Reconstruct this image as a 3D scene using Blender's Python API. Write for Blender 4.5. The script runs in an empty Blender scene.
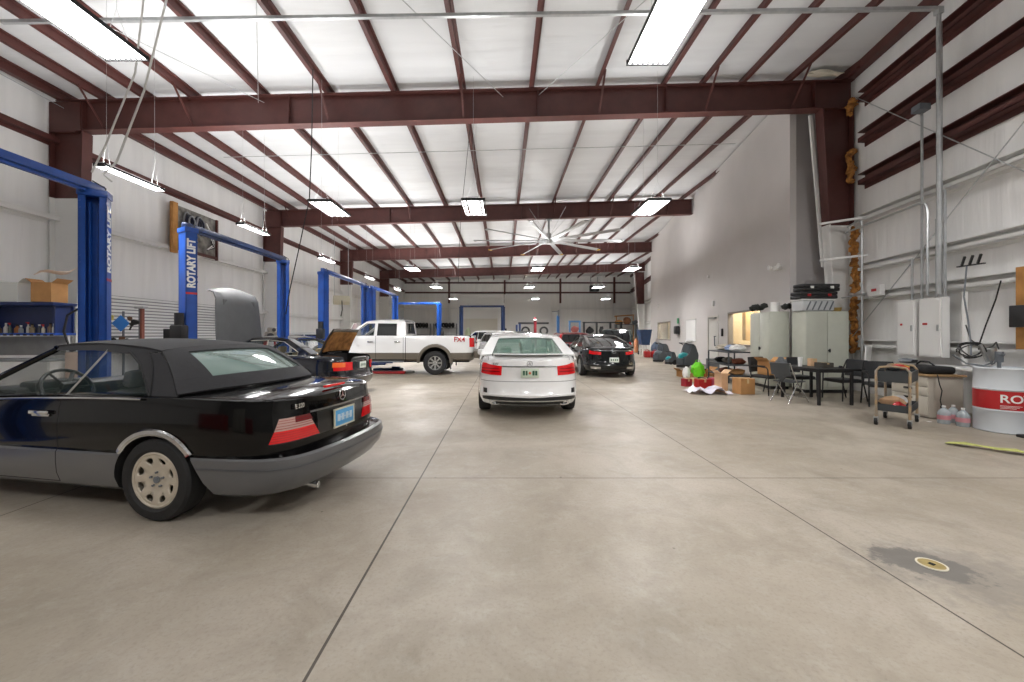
import bpy, bmesh, math, random
from mathutils import Vector, Matrix
random.seed(11)
SC = bpy.context.scene
COL = SC.collection
PI = math.pi
V = Vector

# ------------------------------------------------------------------ materials
def lin(c):
    return tuple((x / 12.92 if x <= 0.04045 else ((x + 0.055) / 1.055) ** 2.4) for x in c)

def hexc(h):
    return lin(tuple(int(h[i:i + 2], 16) / 255 for i in (0, 2, 4)))

_M = {}
def mat(name, col, rough=0.5, metal=0.0, coat=0.0, var=0.0, vscale=6.0, bump=0.0, bscale=40.0, emit=0.0,
        trans=0.0, alpha=1.0, spec=0.5, tint=None):
    """procedural principled material; col is an sRGB hex string"""
    if name in _M:
        return _M[name]
    m = bpy.data.materials.new(name)
    m.use_nodes = True
    nt = m.node_tree
    b = nt.nodes['Principled BSDF']
    c = hexc(col)
    b.inputs['Base Color'].default_value = (*c, 1)
    b.inputs['Roughness'].default_value = rough
    b.inputs['Metallic'].default_value = metal
    b.inputs['Coat Weight'].default_value = coat
    b.inputs['Coat Roughness'].default_value = 0.03
    b.inputs['Specular IOR Level'].default_value = spec
    b.inputs['Transmission Weight'].default_value = trans
    b.inputs['Alpha'].default_value = alpha
    if emit:
        b.inputs['Emission Color'].default_value = (*c, 1)
        b.inputs['Emission Strength'].default_value = emit
    tc = nt.nodes.new('ShaderNodeTexCoord')
    if var:
        n = nt.nodes.new('ShaderNodeTexNoise')
        n.inputs['Scale'].default_value = vscale
        n.inputs['Detail'].default_value = 6
        nt.links.new(tc.outputs['Object'], n.inputs['Vector'])
        r = nt.nodes.new('ShaderNodeMix')
        r.data_type = 'RGBA'
        c2 = hexc(tint) if tint else tuple(x * (1 - var) for x in c)
        c1 = c if tint else tuple(min(1, x * (1 + var * 0.5)) for x in c)
        r.inputs[6].default_value = (*c1, 1)
        r.inputs[7].default_value = (*c2, 1)
        mr = nt.nodes.new('ShaderNodeMapRange')
        mr.inputs[1].default_value = 0.35
        mr.inputs[2].default_value = 0.7
        nt.links.new(n.outputs['Fac'], mr.inputs[0])
        nt.links.new(mr.outputs[0], r.inputs[0])
        nt.links.new(r.outputs[2], b.inputs['Base Color'])
    if bump:
        n2 = nt.nodes.new('ShaderNodeTexNoise')
        n2.inputs['Scale'].default_value = bscale
        n2.inputs['Detail'].default_value = 4
        nt.links.new(tc.outputs['Object'], n2.inputs['Vector'])
        bp = nt.nodes.new('ShaderNodeBump')
        bp.inputs['Strength'].default_value = bump
        bp.inputs['Distance'].default_value = 0.02
        nt.links.new(n2.outputs['Fac'], bp.inputs['Height'])
        nt.links.new(bp.outputs['Normal'], b.inputs['Normal'])
    _M[name] = m
    return m

STEEL = mat('oxide_red_steel', '542e2a', 0.5, var=0.2, vscale=3)
WSTEEL = mat('white_painted_steel', 'e3e3e1', 0.45, var=0.03, vscale=2)
GALV = mat('galvanised_steel', 'b9bcbd', 0.38, metal=0.6, var=0.12, vscale=8)
LBLUE = mat('lift_blue_paint', '17499c', 0.33, var=0.2, vscale=4, coat=0.3)
LNAVY = mat('lift_dark_blue_paint', '18305c', 0.4, var=0.25, vscale=4)
BLACKP = mat('black_plastic', '1d1d1f', 0.45)
DARK = mat('dark_void', '0b0b0c', 0.8)
RUBBER = mat('black_rubber', '222223', 0.7, var=0.2, vscale=30)
CHROME = mat('chrome', 'dadcde', 0.12, metal=1.0)
ALU = mat('brushed_aluminium', 'b9bab9', 0.35, metal=0.85, var=0.1, vscale=12)
GLASS = mat('car_glass', '3c4c48', 0.03, trans=0.0, alpha=0.15, spec=0.9)
GLASSD = mat('dark_tinted_glass', '101214', 0.04, alpha=0.9, spec=0.8)
TAN = mat('tan_leather', 'a8987c', 0.6)
GREYFAB = mat('grey_interior_fabric', '66686a', 0.8)
REDL = mat('red_lens', 'c8141a', 0.12, coat=0.6, emit=0.12)
AMBL = mat('amber_lens', 'e0662a', 0.15, coat=0.6, emit=0.1)
CLRL = mat('pale_lens', 'c9a59c', 0.12, coat=0.6)
WHITE = mat('white_plastic', 'eeeeec', 0.4)
CARD = mat('cardboard', 'b98a58', 0.85, var=0.12, vscale=5)
CARDL = mat('pale_cardboard', 'd9b28c', 0.85, var=0.12, vscale=5)
WOOD = mat('plywood', 'b07c45', 0.7, var=0.25, vscale=4, tint='8a5a2c')
LUMBER = mat('lumber', 'c08a4a', 0.7, var=0.25, vscale=4, tint='a06f38')
FOAM = mat('torn_insulation_foam', 'b9803e', 0.95, var=0.6, vscale=9, bump=0.8, bscale=18, tint='6e4420')
REDP = mat('red_paint', 'b51f24', 0.35, coat=0.3)
PUTTY = mat('putty_grey_steel', 'c3c6ba', 0.42, var=0.04)
GREYST = mat('grey_painted_steel', '6c7177', 0.5, var=0.1)
CHAIRB = mat('black_vinyl', '26272a', 0.5, var=0.15)

# ------------------------------------------------------------------ mesh helpers
class MB:
    def __init__(s):
        s.bm = bmesh.new()
        s.mi = 0
    def _tag(s, faces):
        for f in faces:
            f.material_index = s.mi
    def box(s, c, d, rz=0.0, rx=0.0, ry=0.0, bev=0.0, seg=2):
        m = Matrix.Translation(V(c)) @ Matrix.Rotation(rz, 4, 'Z') @ Matrix.Rotation(ry, 4, 'Y') @ Matrix.Rotation(rx, 4, 'X') @ Matrix.Diagonal((d[0], d[1], d[2], 1))
        r = bmesh.ops.create_cube(s.bm, size=1, matrix=m)
        vs = r['verts']
        fs = set(f for v in vs for f in v.link_faces)
        s._tag(fs)
        if bev:
            es = list(set(e for v in vs for e in v.link_edges))
            rb = bmesh.ops.bevel(s.bm, geom=es, offset=min(bev, min(d) * 0.45), segments=seg, affect='EDGES', profile=0.5)
            s._tag(rb['faces'])
        return s
    def bar(s, p0, p1, w, h, up=(0, 0, 1)):
        p0, p1 = V(p0), V(p1)
        d = p1 - p0
        L = d.length
        x = d.normalized()
        u = V(up)
        y = u.cross(x)
        if y.length < 1e-4:
            y = V((0, 1, 0)).cross(x)
        y.normalize()
        z = x.cross(y)
        R = Matrix((x, y, z)).transposed().to_4x4()
        m = Matrix.Translation((p0 + p1) / 2) @ R @ Matrix.Diagonal((L, w, h, 1))
        r = bmesh.ops.create_cube(s.bm, size=1, matrix=m)
        s._tag(set(f for v in r['verts'] for f in v.link_faces))
        return s
    def tube(s, pts, r, seg=8, cap=True, closed=False):
        pts = [V(p) for p in pts]
        n = len(pts)
        rings = []
        ref = None
        for i, p in enumerate(pts):
            a = pts[(i - 1) % n] if (i > 0 or closed) else p
            b = pts[(i + 1) % n] if (i < n - 1 or closed) else p
            t = (b - a).normalized()
            if ref is None:
                ref = V((0, 0, 1)) if abs(t.z) < 0.9 else V((1, 0, 0))
            x = (ref - t * ref.dot(t))
            if x.length < 1e-5:
                x = t.orthogonal()
            x.normalize()
            ref = x
            y = t.cross(x)
            rr = r[i] if isinstance(r, (list, tuple)) else r
            rings.append([s.bm.verts.new(p + x * (rr * math.cos(2 * PI * k / seg)) + y * (rr * math.sin(2 * PI * k / seg))) for k in range(seg)])
        fs = []
        rng = range(n if closed else n - 1)
        for i in rng:
            A, B = rings[i], rings[(i + 1) % n]
            for k in range(seg):
                fs.append(s.bm.faces.new((A[k], A[(k + 1) % seg], B[(k + 1) % seg], B[k])))
        if cap and not closed:
            fs.append(s.bm.faces.new(rings[0][::-1]))
            fs.append(s.bm.faces.new(rings[-1]))
        s._tag(fs)
        return s
    def cyl(s, c, r, h, axis='Z', seg=24, r2=None):
        ax = {'X': V((1, 0, 0)), 'Y': V((0, 1, 0)), 'Z': V((0, 0, 1))}[axis] if isinstance(axis, str) else V(axis).normalized()
        c = V(c)
        return s.tube([c - ax * h / 2, c + ax * h / 2], [r, r if r2 is None else r2], seg)
    def lathe(s, prof, c=(0, 0, 0), axis='Z', seg=28, closed=False):
        """prof: list of (r, h) along the axis"""
        c = V(c)
        if axis == 'Z':
            x, y, z = V((1, 0, 0)), V((0, 1, 0)), V((0, 0, 1))
        elif axis == 'Y':
            x, y, z = V((1, 0, 0)), V((0, 0, 1)), V((0, 1, 0))
        else:
            x, y, z = V((0, 1, 0)), V((0, 0, 1)), V((1, 0, 0))
        rings = []
        for r, h in prof:
            if r < 1e-6:
                rings.append([s.bm.verts.new(c + z * h)])
            else:
                rings.append([s.bm.verts.new(c + z * h + x * (r * math.cos(2 * PI * k / seg)) + y * (r * math.sin(2 * PI * k / seg))) for k in range(seg)])
        fs = []
        n = len(rings)
        for i in range(n if closed else n - 1):
            A, B = rings[i], rings[(i + 1) % n]
            for k in range(seg):
                q = [A[k % len(A)], A[(k + 1) % len(A)], B[(k + 1) % len(B)], B[k % len(B)]]
                u = []
                for v in q:
                    if v not in u:
                        u.append(v)
                if len(u) >= 3:
                    fs.append(s.bm.faces.new(u))
        s._tag(fs)
        return s
    def prism(s, poly, d, plane='XZ'):
        """poly: list of 3-D points (planar), extruded by vector d"""
        d = V(d)
        a = [s.bm.verts.new(V(p)) for p in poly]
        b = [s.bm.verts.new(V(p) + d) for p in poly]
        n = len(a)
        fs = [s.bm.faces.new(a[::-1]), s.bm.faces.new(b)]
        for i in range(n):
            fs.append(s.bm.faces.new((a[i], a[(i + 1) % n], b[(i + 1) % n], b[i])))
        s._tag(fs)
        return s
    def sheet(s, grid, t):
        """grid of points -> slab of thickness t along the local normal (t may be negative)"""
        nu, nv = len(grid), len(grid[0])
        g = [[V(p) for p in row] for row in grid]
        A = [[s.bm.verts.new(p) for p in row] for row in g]
        B = []
        for i in range(nu):
            row = []
            for j in range(nv):
                du = g[min(i + 1, nu - 1)][j] - g[max(i - 1, 0)][j]
                dv = g[i][min(j + 1, nv - 1)] - g[i][max(j - 1, 0)]
                nn = du.cross(dv)
                nn = nn.normalized() if nn.length > 1e-9 else V((0, 0, 1))
                row.append(s.bm.verts.new(g[i][j] + nn * t))
            B.append(row)
        fs = []
        for i in range(nu - 1):
            for j in range(nv - 1):
                fs.append(s.bm.faces.new((A[i][j], A[i + 1][j], A[i + 1][j + 1], A[i][j + 1])))
                fs.append(s.bm.faces.new((B[i][j], B[i][j + 1], B[i + 1][j + 1], B[i + 1][j])))
        for i in range(nu - 1):
            for j in (0, nv - 1):
                fs.append(s.bm.faces.new((A[i][j], B[i][j], B[i + 1][j], A[i + 1][j])))
        for j in range(nv - 1):
            for i in (0, nu - 1):
                fs.append(s.bm.faces.new((A[i][j], A[i][j + 1], B[i][j + 1], B[i][j])))
        s._tag(fs)
        return s
    def blob(s, c, d, seed=0, amp=0.15, sub=2, flat=False):
        rnd = random.Random(seed)
        r = bmesh.ops.create_icosphere(s.bm, subdivisions=sub, radius=0.5)
        for v in r['verts']:
            k = 1 + rnd.uniform(-amp, amp)
            v.co = V((v.co.x * d[0] * k, v.co.y * d[1] * k, v.co.z * d[2] * k))
            if flat and v.co.z < -0.42 * d[2]:
                v.co.z = -0.42 * d[2]
            v.co += V(c)
        s._tag(set(f for v in r['verts'] for f in v.link_faces))
        return s
    def build(s, name, mats, parent=None, ang=0.6, loc=None, rot=None):
        bm = s.bm
        bmesh.ops.recalc_face_normals(bm, faces=bm.faces[:])
        for f in bm.faces:
            f.smooth = True
        for e in bm.edges:
            if len(e.link_faces) == 2:
                e.smooth = e.calc_face_angle(0) < ang
        me = bpy.data.meshes.new(name)
        bm.to_mesh(me)
        bm.free()
        for m in (mats if isinstance(mats, (list, tuple)) else [mats]):
            me.materials.append(m)
        o = bpy.data.objects.new(name, me)
        COL.objects.link(o)
        if parent is not None:
            o.parent = parent
        if loc is not None:
            o.location = loc
        if rot is not None:
            o.rotation_euler = rot
        return o

def thing(name, label, cat, loc=(0, 0, 0), rz=0.0, group=None):
    o = bpy.data.objects.new(name, None)
    o.empty_display_size = 0.2
    COL.objects.link(o)
    o.location = loc
    o.rotation_euler = (0, 0, rz)
    tag(o, label, cat, group)
    return o

def tag(o, label, cat, group=None, kind=None):
    o['label'] = label
    o['category'] = cat
    if group:
        o['group'] = group
    if kind:
        o['kind'] = kind
    return o

def struct(o):
    o['kind'] = 'structure'
    return o

def kids(o):
    return [c for c in COL.objects if c.parent is o]

def dup(o, loc=None, rz=None, label=None, group=None, parent=None):
    c = o.copy()
    COL.objects.link(c)
    if parent is not None:
        c.parent = parent
    for ch in kids(o):
        dup(ch, parent=c)
    if loc is not None:
        c.location = loc
    if rz is not None:
        c.rotation_euler = (0, 0, rz)
    if label:
        c['label'] = label
    if group:
        c['group'] = group
    return c

def text_mesh(s, size, mat_, name, parent, mtx, extrude=0.003, align='CENTER', bold=0.0):
    cu = bpy.data.curves.new(name, 'FONT')
    cu.body = s
    cu.size = size
    cu.extrude = extrude
    cu.offset = bold
    cu.align_x = align
    cu.align_y = 'CENTER'
    t = bpy.data.objects.new(name + '_tmp', cu)
    COL.objects.link(t)
    dg = bpy.context.evaluated_depsgraph_get()
    me = bpy.data.meshes.new_from_object(t.evaluated_get(dg))
    bpy.data.objects.remove(t)
    me.materials.clear()
    me.materials.append(mat_)
    me.transform(mtx)
    o = bpy.data.objects.new(name, me)
    COL.objects.link(o)
    if parent:
        o.parent = parent
    return o

def frame_mtx(o, x, y):
    x, y = V(x).normalized(), V(y).normalized()
    z = x.cross(y)
    m = Matrix((x, y, z)).transposed().to_4x4()
    return Matrix.Translation(V(o)) @ m

# ------------------------------------------------------------------ camera (1024 x 682 frame, 400 px focal length)
cam = bpy.data.cameras.new('camera')
cam.sensor_width = 36.0
cam.lens = 400 / 1024 * 36
cam.shift_x = 9 / 1024
cam.shift_y = -7.3 / 1024
cam.clip_start = 0.05
cam.clip_end = 300
co = bpy.data.objects.new('camera', cam)
COL.objects.link(co)
co.location = (0, 0, 1.45)
co.rotation_euler = (PI / 2, 0, 0)
SC.camera = co
# ================================================================== the building
XL = -11.65                     # left wall plane
YB, YF = 46.9, -7.0             # back wall, front wall (behind the camera)
def XR(y): return 7.33 + 0.165 * y          # right wall runs slightly outward
def ROOF(x): return 7.43 + 0.0266 * (x + 11.3)   # underside of the purlins
def XO(y): return 6.125 + 0.159 * y         # hall side of the office block
BAYS = [10.36, 19.5, 28.64, 37.78]

def shade_floor():
    m = bpy.data.materials.new('polished_concrete')
    m.use_nodes = True
    nt = m.node_tree
    N, L = nt.nodes, nt.links
    b = N['Principled BSDF']
    tc = N.new('ShaderNodeTexCoord')
    def noise(scale, detail=6, rough=0.6, dist=0.0):
        n = N.new('ShaderNodeTexNoise')
        n.inputs['Scale'].default_value = scale
        n.inputs['Detail'].default_value = detail
        n.inputs['Roughness'].default_value = rough
        n.inputs['Distortion'].default_value = dist
        L.new(tc.outputs['Object'], n.inputs['Vector'])
        return n.outputs['Fac']
    def rng(v, a, b_, c=0.0, d=1.0):
        n = N.new('ShaderNodeMapRange')
        n.inputs[1].default_value, n.inputs[2].default_value = a, b_
        n.inputs[3].default_value, n.inputs[4].default_value = c, d
        L.new(v, n.inputs[0])
        return n.outputs[0]
    def mix(f, c1, c2):
        n = N.new('ShaderNodeMix')
        n.data_type = 'RGBA'
        L.new(f, n.inputs[0])
        for i, c in ((6, c1), (7, c2)):
            if isinstance(c, str):
                n.inputs[i].default_value = (*hexc(c), 1)
            else:
                L.new(c, n.inputs[i])
        return n.outputs[2]
    def math_(op, a, b_=None, c=None):
        n = N.new('ShaderNodeMath')
        n.operation = op
        for i, v in enumerate((a, b_, c)):
            if v is None: continue
            if isinstance(v, (int, float)): n.inputs[i].default_value = v
            else: L.new(v, n.inputs[i])
        return n.outputs[0]
    c = mix(rng(noise(0.45, 5, 0.6, 0.6), 0.38, 0.66), 'aca396', '958b7b')
    c = mix(rng(noise(1.7, 10, 0.72, 0.7), 0.46, 0.7, 0, 0.6), c, '857c6e')
    c = mix(rng(noise(6.5, 8, 0.75, 0.3), 0.5, 0.75, 0, 0.45), c, 'b5b0a8')
    c = mix(rng(noise(45, 4, 0.7), 0.5, 0.75, 0, 0.45), c, '7d7566')
    sep = N.new('ShaderNodeSeparateXYZ')
    L.new(tc.outputs['Object'], sep.inputs[0])
    X, Y = sep.outputs[0], sep.outputs[1]
    # small dark flecks
    vo = N.new('ShaderNodeTexVoronoi')
    vo.inputs['Scale'].default_value = 2.3
    L.new(tc.outputs['Object'], vo.inputs['Vector'])
    c = mix(rng(math_('ADD', vo.outputs['Distance'], math_('MULTIPLY', noise(9, 3, .7), .06)), 0.04, 0.062, 0.85, 0.0), c, '4f463b')
    vo2 = N.new('ShaderNodeTexVoronoi')
    vo2.inputs['Scale'].default_value = 0.8
    L.new(tc.outputs['Object'], vo2.inputs['Vector'])
    c = mix(rng(math_('ADD', vo2.outputs['Distance'], math_('MULTIPLY', noise(14, 3, .7), .05)), 0.03, 0.055, 0.7, 0.0), c, 'a06f3e')
    # grey patch around the clean-out and brown spill beside it
    def spot(cx, cy, ax, ay, ang, ns, amp):
        dx, dy = math_('SUBTRACT', X, cx), math_('SUBTRACT', Y, cy)
        ca, sa = math.cos(ang), math.sin(ang)
        u = math_('DIVIDE', math_('ADD', math_('MULTIPLY', dx, ca), math_('MULTIPLY', dy, sa)), ax)
        w = math_('DIVIDE', math_('SUBTRACT', math_('MULTIPLY', dy, ca), math_('MULTIPLY', dx, sa)), ay)
        r = math_('SQRT', math_('ADD', math_('MULTIPLY', u, u), math_('MULTIPLY', w, w)))
        return math_('ADD', r, math_('MULTIPLY', math_('SUBTRACT', noise(ns, 6, 0.7), 0.5), amp))
    c = mix(rng(spot(2.8, 2.42, 0.60, 0.40, -0.35, 9, 2.8), 0.5, 1.1, 0.5, 0.0), c, '7e7973')
    c = mix(rng(spot(2.66, 2.52, 0.27, 0.20, -0.45, 8, 2.0), 0.8, 1.0, 0.85, 0.0), c, '6b6864')
    c = mix(rng(spot(3.2, 2.2, 0.16, 0.08, -0.3, 12, 1.0), 0.4, 1.1, 0.55, 0.0), c, 'a8794c')
    c = mix(rng(spot(-1.2, 5.6, 1.3, 0.45, 0.3, 2.5, 1.2), 0.4, 1.2, 0.35, 0.0), c, '7d7365')
    c = mix(rng(spot(-0.65, 3.4, 0.35, 0.3, 0.3, 5.5, 1.8), 0.3, 1.1, 0.25, 0.0), c, '857564')
    # saw-cut joints
    def joint(v, at, w):
        return math_('LESS_THAN', math_('ABSOLUTE', math_('SUBTRACT', v, at)), w)
    j = None
    for v, at, w in ((X, -0.83, 0.0075), (X, 2.335, 0.006), (Y, 4.02, 0.006), (X, -4.0, 0.006), (X, -7.2, 0.006),
                     (Y, 10.36, 0.008), (Y, 16.6, 0.01), (Y, 22.9, 0.01), (Y, 29.0, 0.01), (Y, -2.3, 0.006)):
        q = joint(v, at, w)
        j = q if j is None else math_('MAXIMUM', j, q)
    c = mix(math_('MULTIPLY', j, 0.92), c, '39332b')
    L.new(c, b.inputs['Base Color'])
    L.new(rng(noise(1.1, 6, 0.65, 0.5), 0.3, 0.7, 0.30, 0.55), b.inputs['Roughness'])
    b.inputs['Specular IOR Level'].default_value = 0.38
    bp = N.new('ShaderNodeBump')
    bp.inputs['Strength'].default_value = 0.12
    bp.inputs['Distance'].default_value = 0.01
    L.new(noise(14, 6, 0.6), bp.inputs['Height'])
    L.new(bp.outputs['Normal'], b.inputs['Normal'])
    return m

def shade_vinyl(name, col, axis, pleat, strength, rough=0.42):
    """white vinyl-faced insulation, gently quilted between seams along one axis"""
    m = bpy.data.materials.new(name)
    m.use_nodes = True
    nt = m.node_tree
    N, L = nt.nodes, nt.links
    b = N['Principled BSDF']
    b.inputs['Base Color'].default_value = (*hexc(col), 1)
    b.inputs['Roughness'].default_value = rough
    tc = N.new('ShaderNodeTexCoord')
    mp = N.new('ShaderNodeMapping')
    L.new(tc.outputs['Object'], mp.inputs[0])
    sc = [0.25, 0.25, 0.25]
    sc[axis] = pleat
    mp.inputs['Scale'].default_value = sc
    n = N.new('ShaderNodeTexNoise')
    n.inputs['Scale'].default_value = 1.0
    n.inputs['Detail'].default_value = 5
    n.inputs['Distortion'].default_value = 0.4
    L.new(mp.outputs[0], n.inputs['Vector'])
    w = N.new('ShaderNodeTexWave')
    w.bands_direction = 'XYZ'[axis]
    w.inputs['Scale'].default_value = 0.26
    w.inputs['Distortion'].default_value = 0.6
    L.new(tc.outputs['Object'], w.inputs['Vector'])
    ad = N.new('ShaderNodeMath')
    ad.operation = 'MULTIPLY_ADD'
    L.new(w.outputs['Fac'], ad.inputs[0])
    ad.inputs[1].default_value = 0.35
    L.new(n.outputs['Fac'], ad.inputs[2])
    bp = N.new('ShaderNodeBump')
    bp.inputs['Strength'].default_value = strength
    bp.inputs['Distance'].default_value = 0.12
    L.new(ad.outputs[0], bp.inputs['Height'])
    L.new(bp.outputs['Normal'], b.inputs['Normal'])
    mr = N.new('ShaderNodeMapRange')
    mr.inputs[1].default_value, mr.inputs[2].default_value = 0.35, 0.75
    mr.inputs[3].default_value, mr.inputs[4].default_value = 0.0, 0.5
    L.new(n.outputs['Fac'], mr.inputs[0])
    mx = N.new('ShaderNodeMix')
    mx.data_type = 'RGBA'
    L.new(mr.outputs[0], mx.inputs[0])
    c = hexc(col)
    mx.inputs[6].default_value = (*c, 1)
    mx.inputs[7].default_value = (*[x * 0.8 for x in c], 1)
    L.new(mx.outputs[2], b.inputs['Base Color'])
    return m

FLOORM = shade_floor()
VINW = shade_vinyl('white_vinyl_wall_insulation', 'eeeeed', 1, 3.0, 0.30)
VINX = shade_vinyl('white_vinyl_end_wall_insulation', 'ecebe8', 0, 3.0, 0.30)
VINC = shade_vinyl('white_vinyl_roof_insulation', 'd9dbdd', 1, 2.2, 0.35, 0.5)
DRYW = mat('light_grey_painted_drywall', 'cdc9c7', 0.6, var=0.03, vscale=1.2)
DRYG = mat('darker_drywall_front', 'b9b5b5', 0.6, var=0.03, vscale=1.2)  # darker tone of the same drywall, for the front face

# floor slab
b = MB(); b.box((3, (YB + YF) / 2, -0.1), (34, YB - YF + 1, 0.2))
struct(b.build('floor', FLOORM))
# left, right, back and front walls
b = MB(); b.box((XL - 0.1, (YB + YF) / 2, 3.9), (0.2, YB - YF, 7.8))
struct(b.build('wall_left', VINW))
b = MB(); b.prism([(XR(YF), YF, 0), (XR(YB), YB, 0), (XR(YB) + 0.2, YB, 0), (XR(YF) + 0.2, YF, 0)], (0, 0, 8.6))
struct(b.build('wall_right', VINW))
b = MB(); b.box((2, YB + 0.1, 4.3), (28, 0.2, 8.6))
struct(b.build('wall_back', VINX))
b = MB(); b.box((-2.5, YF - 0.1, 4.2), (19, 0.2, 8.4))
struct(b.build('wall_front', mat('grey_front_wall', '8a8a88', .6)))
# roof deck insulation
b = MB()
z0, z1 = ROOF(-12) + 0.21, ROOF(16) + 0.21
b.prism([(-12, YF, z0), (16, YF, z1), (16, YF, z1 + 0.2), (-12, YF, z0 + 0.2)], (0, YB - YF + 0.2, 0))
struct(b.build('ceiling', VINC))

# purlins: Z sections standing on the roof beams
PURX = [-11.3, -10.28, -9.2, -8.0, -6.2, -4.5, -2.8, -1.04, 0.74, 2.45, 4.17, 5.18, 6.22, 7.4]
def zsec(x, z, h, f, t, top, sgn=1):
    return [(x - sgn * f, z), (x + sgn * t / 2, z), (x + sgn * t / 2, z + h - t), (x + sgn * f, z + h - t), (x + sgn * f, z + h),
            (x - sgn * t / 2, z + h), (x - sgn * t / 2, z + t), (x - sgn * f, z + t)]
def wallplan(x0, x1, m):
    return m
for i, x in enumerate(PURX):
    z = ROOF(x) + 0.005
    b = MB()
    w = 0.075 if i else 0.12
    y1 = YB - 0.05
    b.prism([(p[0], YF + 0.05, p[1]) for p in zsec(x, z, 0.195, w, 0.03, 0)], (0, y1 - YF - 0.05, 0))
    struct(b.build('roof_purlin', STEEL))
# purlins over the part that widens: they stop at the office block
for x, ya in ((8.75, 9.8), (10.4, 19.8), (12.0, 29.5), (13.4, 37.9)):
    z = ROOF(x) + 0.005
    b = MB()
    b.prism([(p[0], ya, p[1]) for p in zsec(x, z, 0.195, 0.075, 0.03, 0)], (0, YB - 0.05 - ya, 0))
    struct(b.build('roof_purlin', STEEL))
# eave strut along the right wall
b = MB()
b.prism([(XR(YF) - 0.2, YF + 0.05, ROOF(7.4) - 0.02), (XR(YF) - 0.02, YF + 0.05, ROOF(7.4) - 0.02), (XR(YF) - 0.02, YF + 0.05, ROOF(7.4) + 0.2), (XR(YF) - 0.2, YF + 0.05, ROOF(7.4) + 0.2)],
        (XR(YB) - XR(YF), YB - YF - 0.1, ROOF(14.5) - ROOF(7.4) - 0.05))
struct(b.build('eave_beam', STEEL))

def ibeam_x(x0, x1, y, zt0, zt1, zb0, zb1, fl, name='roof_beam', m=STEEL):
    """tapered I beam running across the hall"""
    t = 0.028
    b = MB()
    b.prism([(x0, y - 0.012, zb0), (x1, y - 0.012, zb1), (x1, y - 0.012, zt1), (x0, y - 0.012, zt0)], (0, 0.024, 0))
    for za, zb_ in ((zt0 - t, zt1 - t), (zb0, zb1)):
        b.prism([(x0, y - fl / 2, za), (x1, y - fl / 2, zb_), (x1, y - fl / 2, zb_ + t), (x0, y - fl / 2, za + t)], (0, fl, 0))
    return b, t

for i, y in enumerate(BAYS):
    x1 = [9.0, 9.2, 10.64, 13.4][i]
    zt0, zt1 = ROOF(-11.3), ROOF(x1)
    zb0, zb1 = 6.64, 6.64 + (x1 + 11.3) * 0.0298
    b, t = ibeam_x(-11.45, x1, y, zt0, zt1, zb0, zb1, 0.26)
    for xs in (-10.78, -5.5, 0.9, 4.2, 8.0):          # web stiffeners
        if xs < x1 - 0.3:
            b.box((xs, y - 0.07, (ROOF(xs) + 6.64 + (xs + 11.3) * 0.0298) / 2), (0.02, 0.11, 0.66 - 0.003 * xs))
    struct(b.build('roof_beam', STEEL))
    # left column: tapered, red above, white below the paint line
    for (za, zb_, m, nm) in ((0.0, 4.95, WSTEEL, 'steel_column_lower'), (4.95, 6.64, STEEL, 'steel_column_upper')):
        b = MB()
        def xin(z): return -11.0 + 0.22 * (z / 6.64)
        b.prism([(-11.6, y - 0.012, za), (xin(za), y - 0.012, za), (xin(zb_), y - 0.012, zb_), (-11.6, y - 0.012, zb_)], (0, 0.024, 0))
        b.prism([(xin(za), y - 0.13, za), (xin(za) + 0.03, y - 0.13, za), (xin(zb_) + 0.03, y - 0.13, zb_), (xin(zb_), y - 0.13, zb_)], (0, 0.26, 0))
        b.box((-11.6, y, (za + zb_) / 2), (0.03, 0.26, zb_ - za))
        if za > 0:
            b.box((-11.28, y, 6.63), (0.66, 0.26, 0.03)); b.box((-11.1, y - 0.07, 7.05), (0.02, 0.12, 0.8))
            b.prism([(-11.6, y - 0.14, 6.64), (-10.8, y - 0.14, 6.64), (-10.8, y - 0.14, 7.38), (-11.6, y - 0.14, 7.38)], (0, 0.02, 0))
        struct(b.build(nm, m))
    # right column
    if i in (0, 3):
        xo = [8.98, 0, 0, 13.3][i]
        for (za, zb_, m, nm) in ((0.0, 4.25, WSTEEL, 'steel_column_lower'), (4.25, 7.26, STEEL, 'steel_column_upper')):
            b = MB()
            def xin(z): return xo - 0.38 - 0.42 * (z / 7.25)
            b.prism([(xo, y - 0.012, za), (xin(za), y - 0.012, za), (xin(zb_), y - 0.012, zb_), (xo, y - 0.012, zb_)], (0, 0.024, 0))
            b.prism([(xin(za), y - 0.13, za), (xin(za) + 0.03, y - 0.13, za), (xin(zb_) + 0.03, y - 0.13, zb_), (xin(zb_), y - 0.13, zb_)], (0, 0.26, 0))
            b.box((xo - 0.015, y, (za + zb_) / 2), (0.03, 0.26, zb_ - za))
            struct(b.build(nm, m))
        # pale batten beside the column
        b = MB()
        b.prism([(xo - 0.92, y + 0.16, 7.2), (xo - 0.84, y + 0.16, 7.2), (xo - 0.5, y + 0.16, 3.2), (xo - 0.58, y + 0.16, 3.2)], (0, 0.05, 0))
        struct(b.build('trim_1' if i == 0 else 'trim_2', WSTEEL))
    # flange braces from purlin down to the beam's lower flange
    for k, x in enumerate(PURX[1:]):
        if k % 2 == 0 and x < x1 - 0.6 or x in (5.18, 7.4) and x < x1:
            for sg in (-1, 1) if i == 0 else (-1,):
                b = MB()
                zb = 6.66 + (x + 11.3) * 0.0298
                b.bar((x + 0.02, y + sg * 0.72, ROOF(x) + 0.03), (x + 0.02, y + sg * 0.05, zb), 0.05, 0.012, up=(1, 0, 0))
                b.bar((x + 0.02, y + sg * 0.72, ROOF(x) + 0.03), (x + 0.02, y + sg * 0.05, zb), 0.012, 0.05, up=(1, 0, 0))
                struct(b.build('flange_brace', STEEL))

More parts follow.
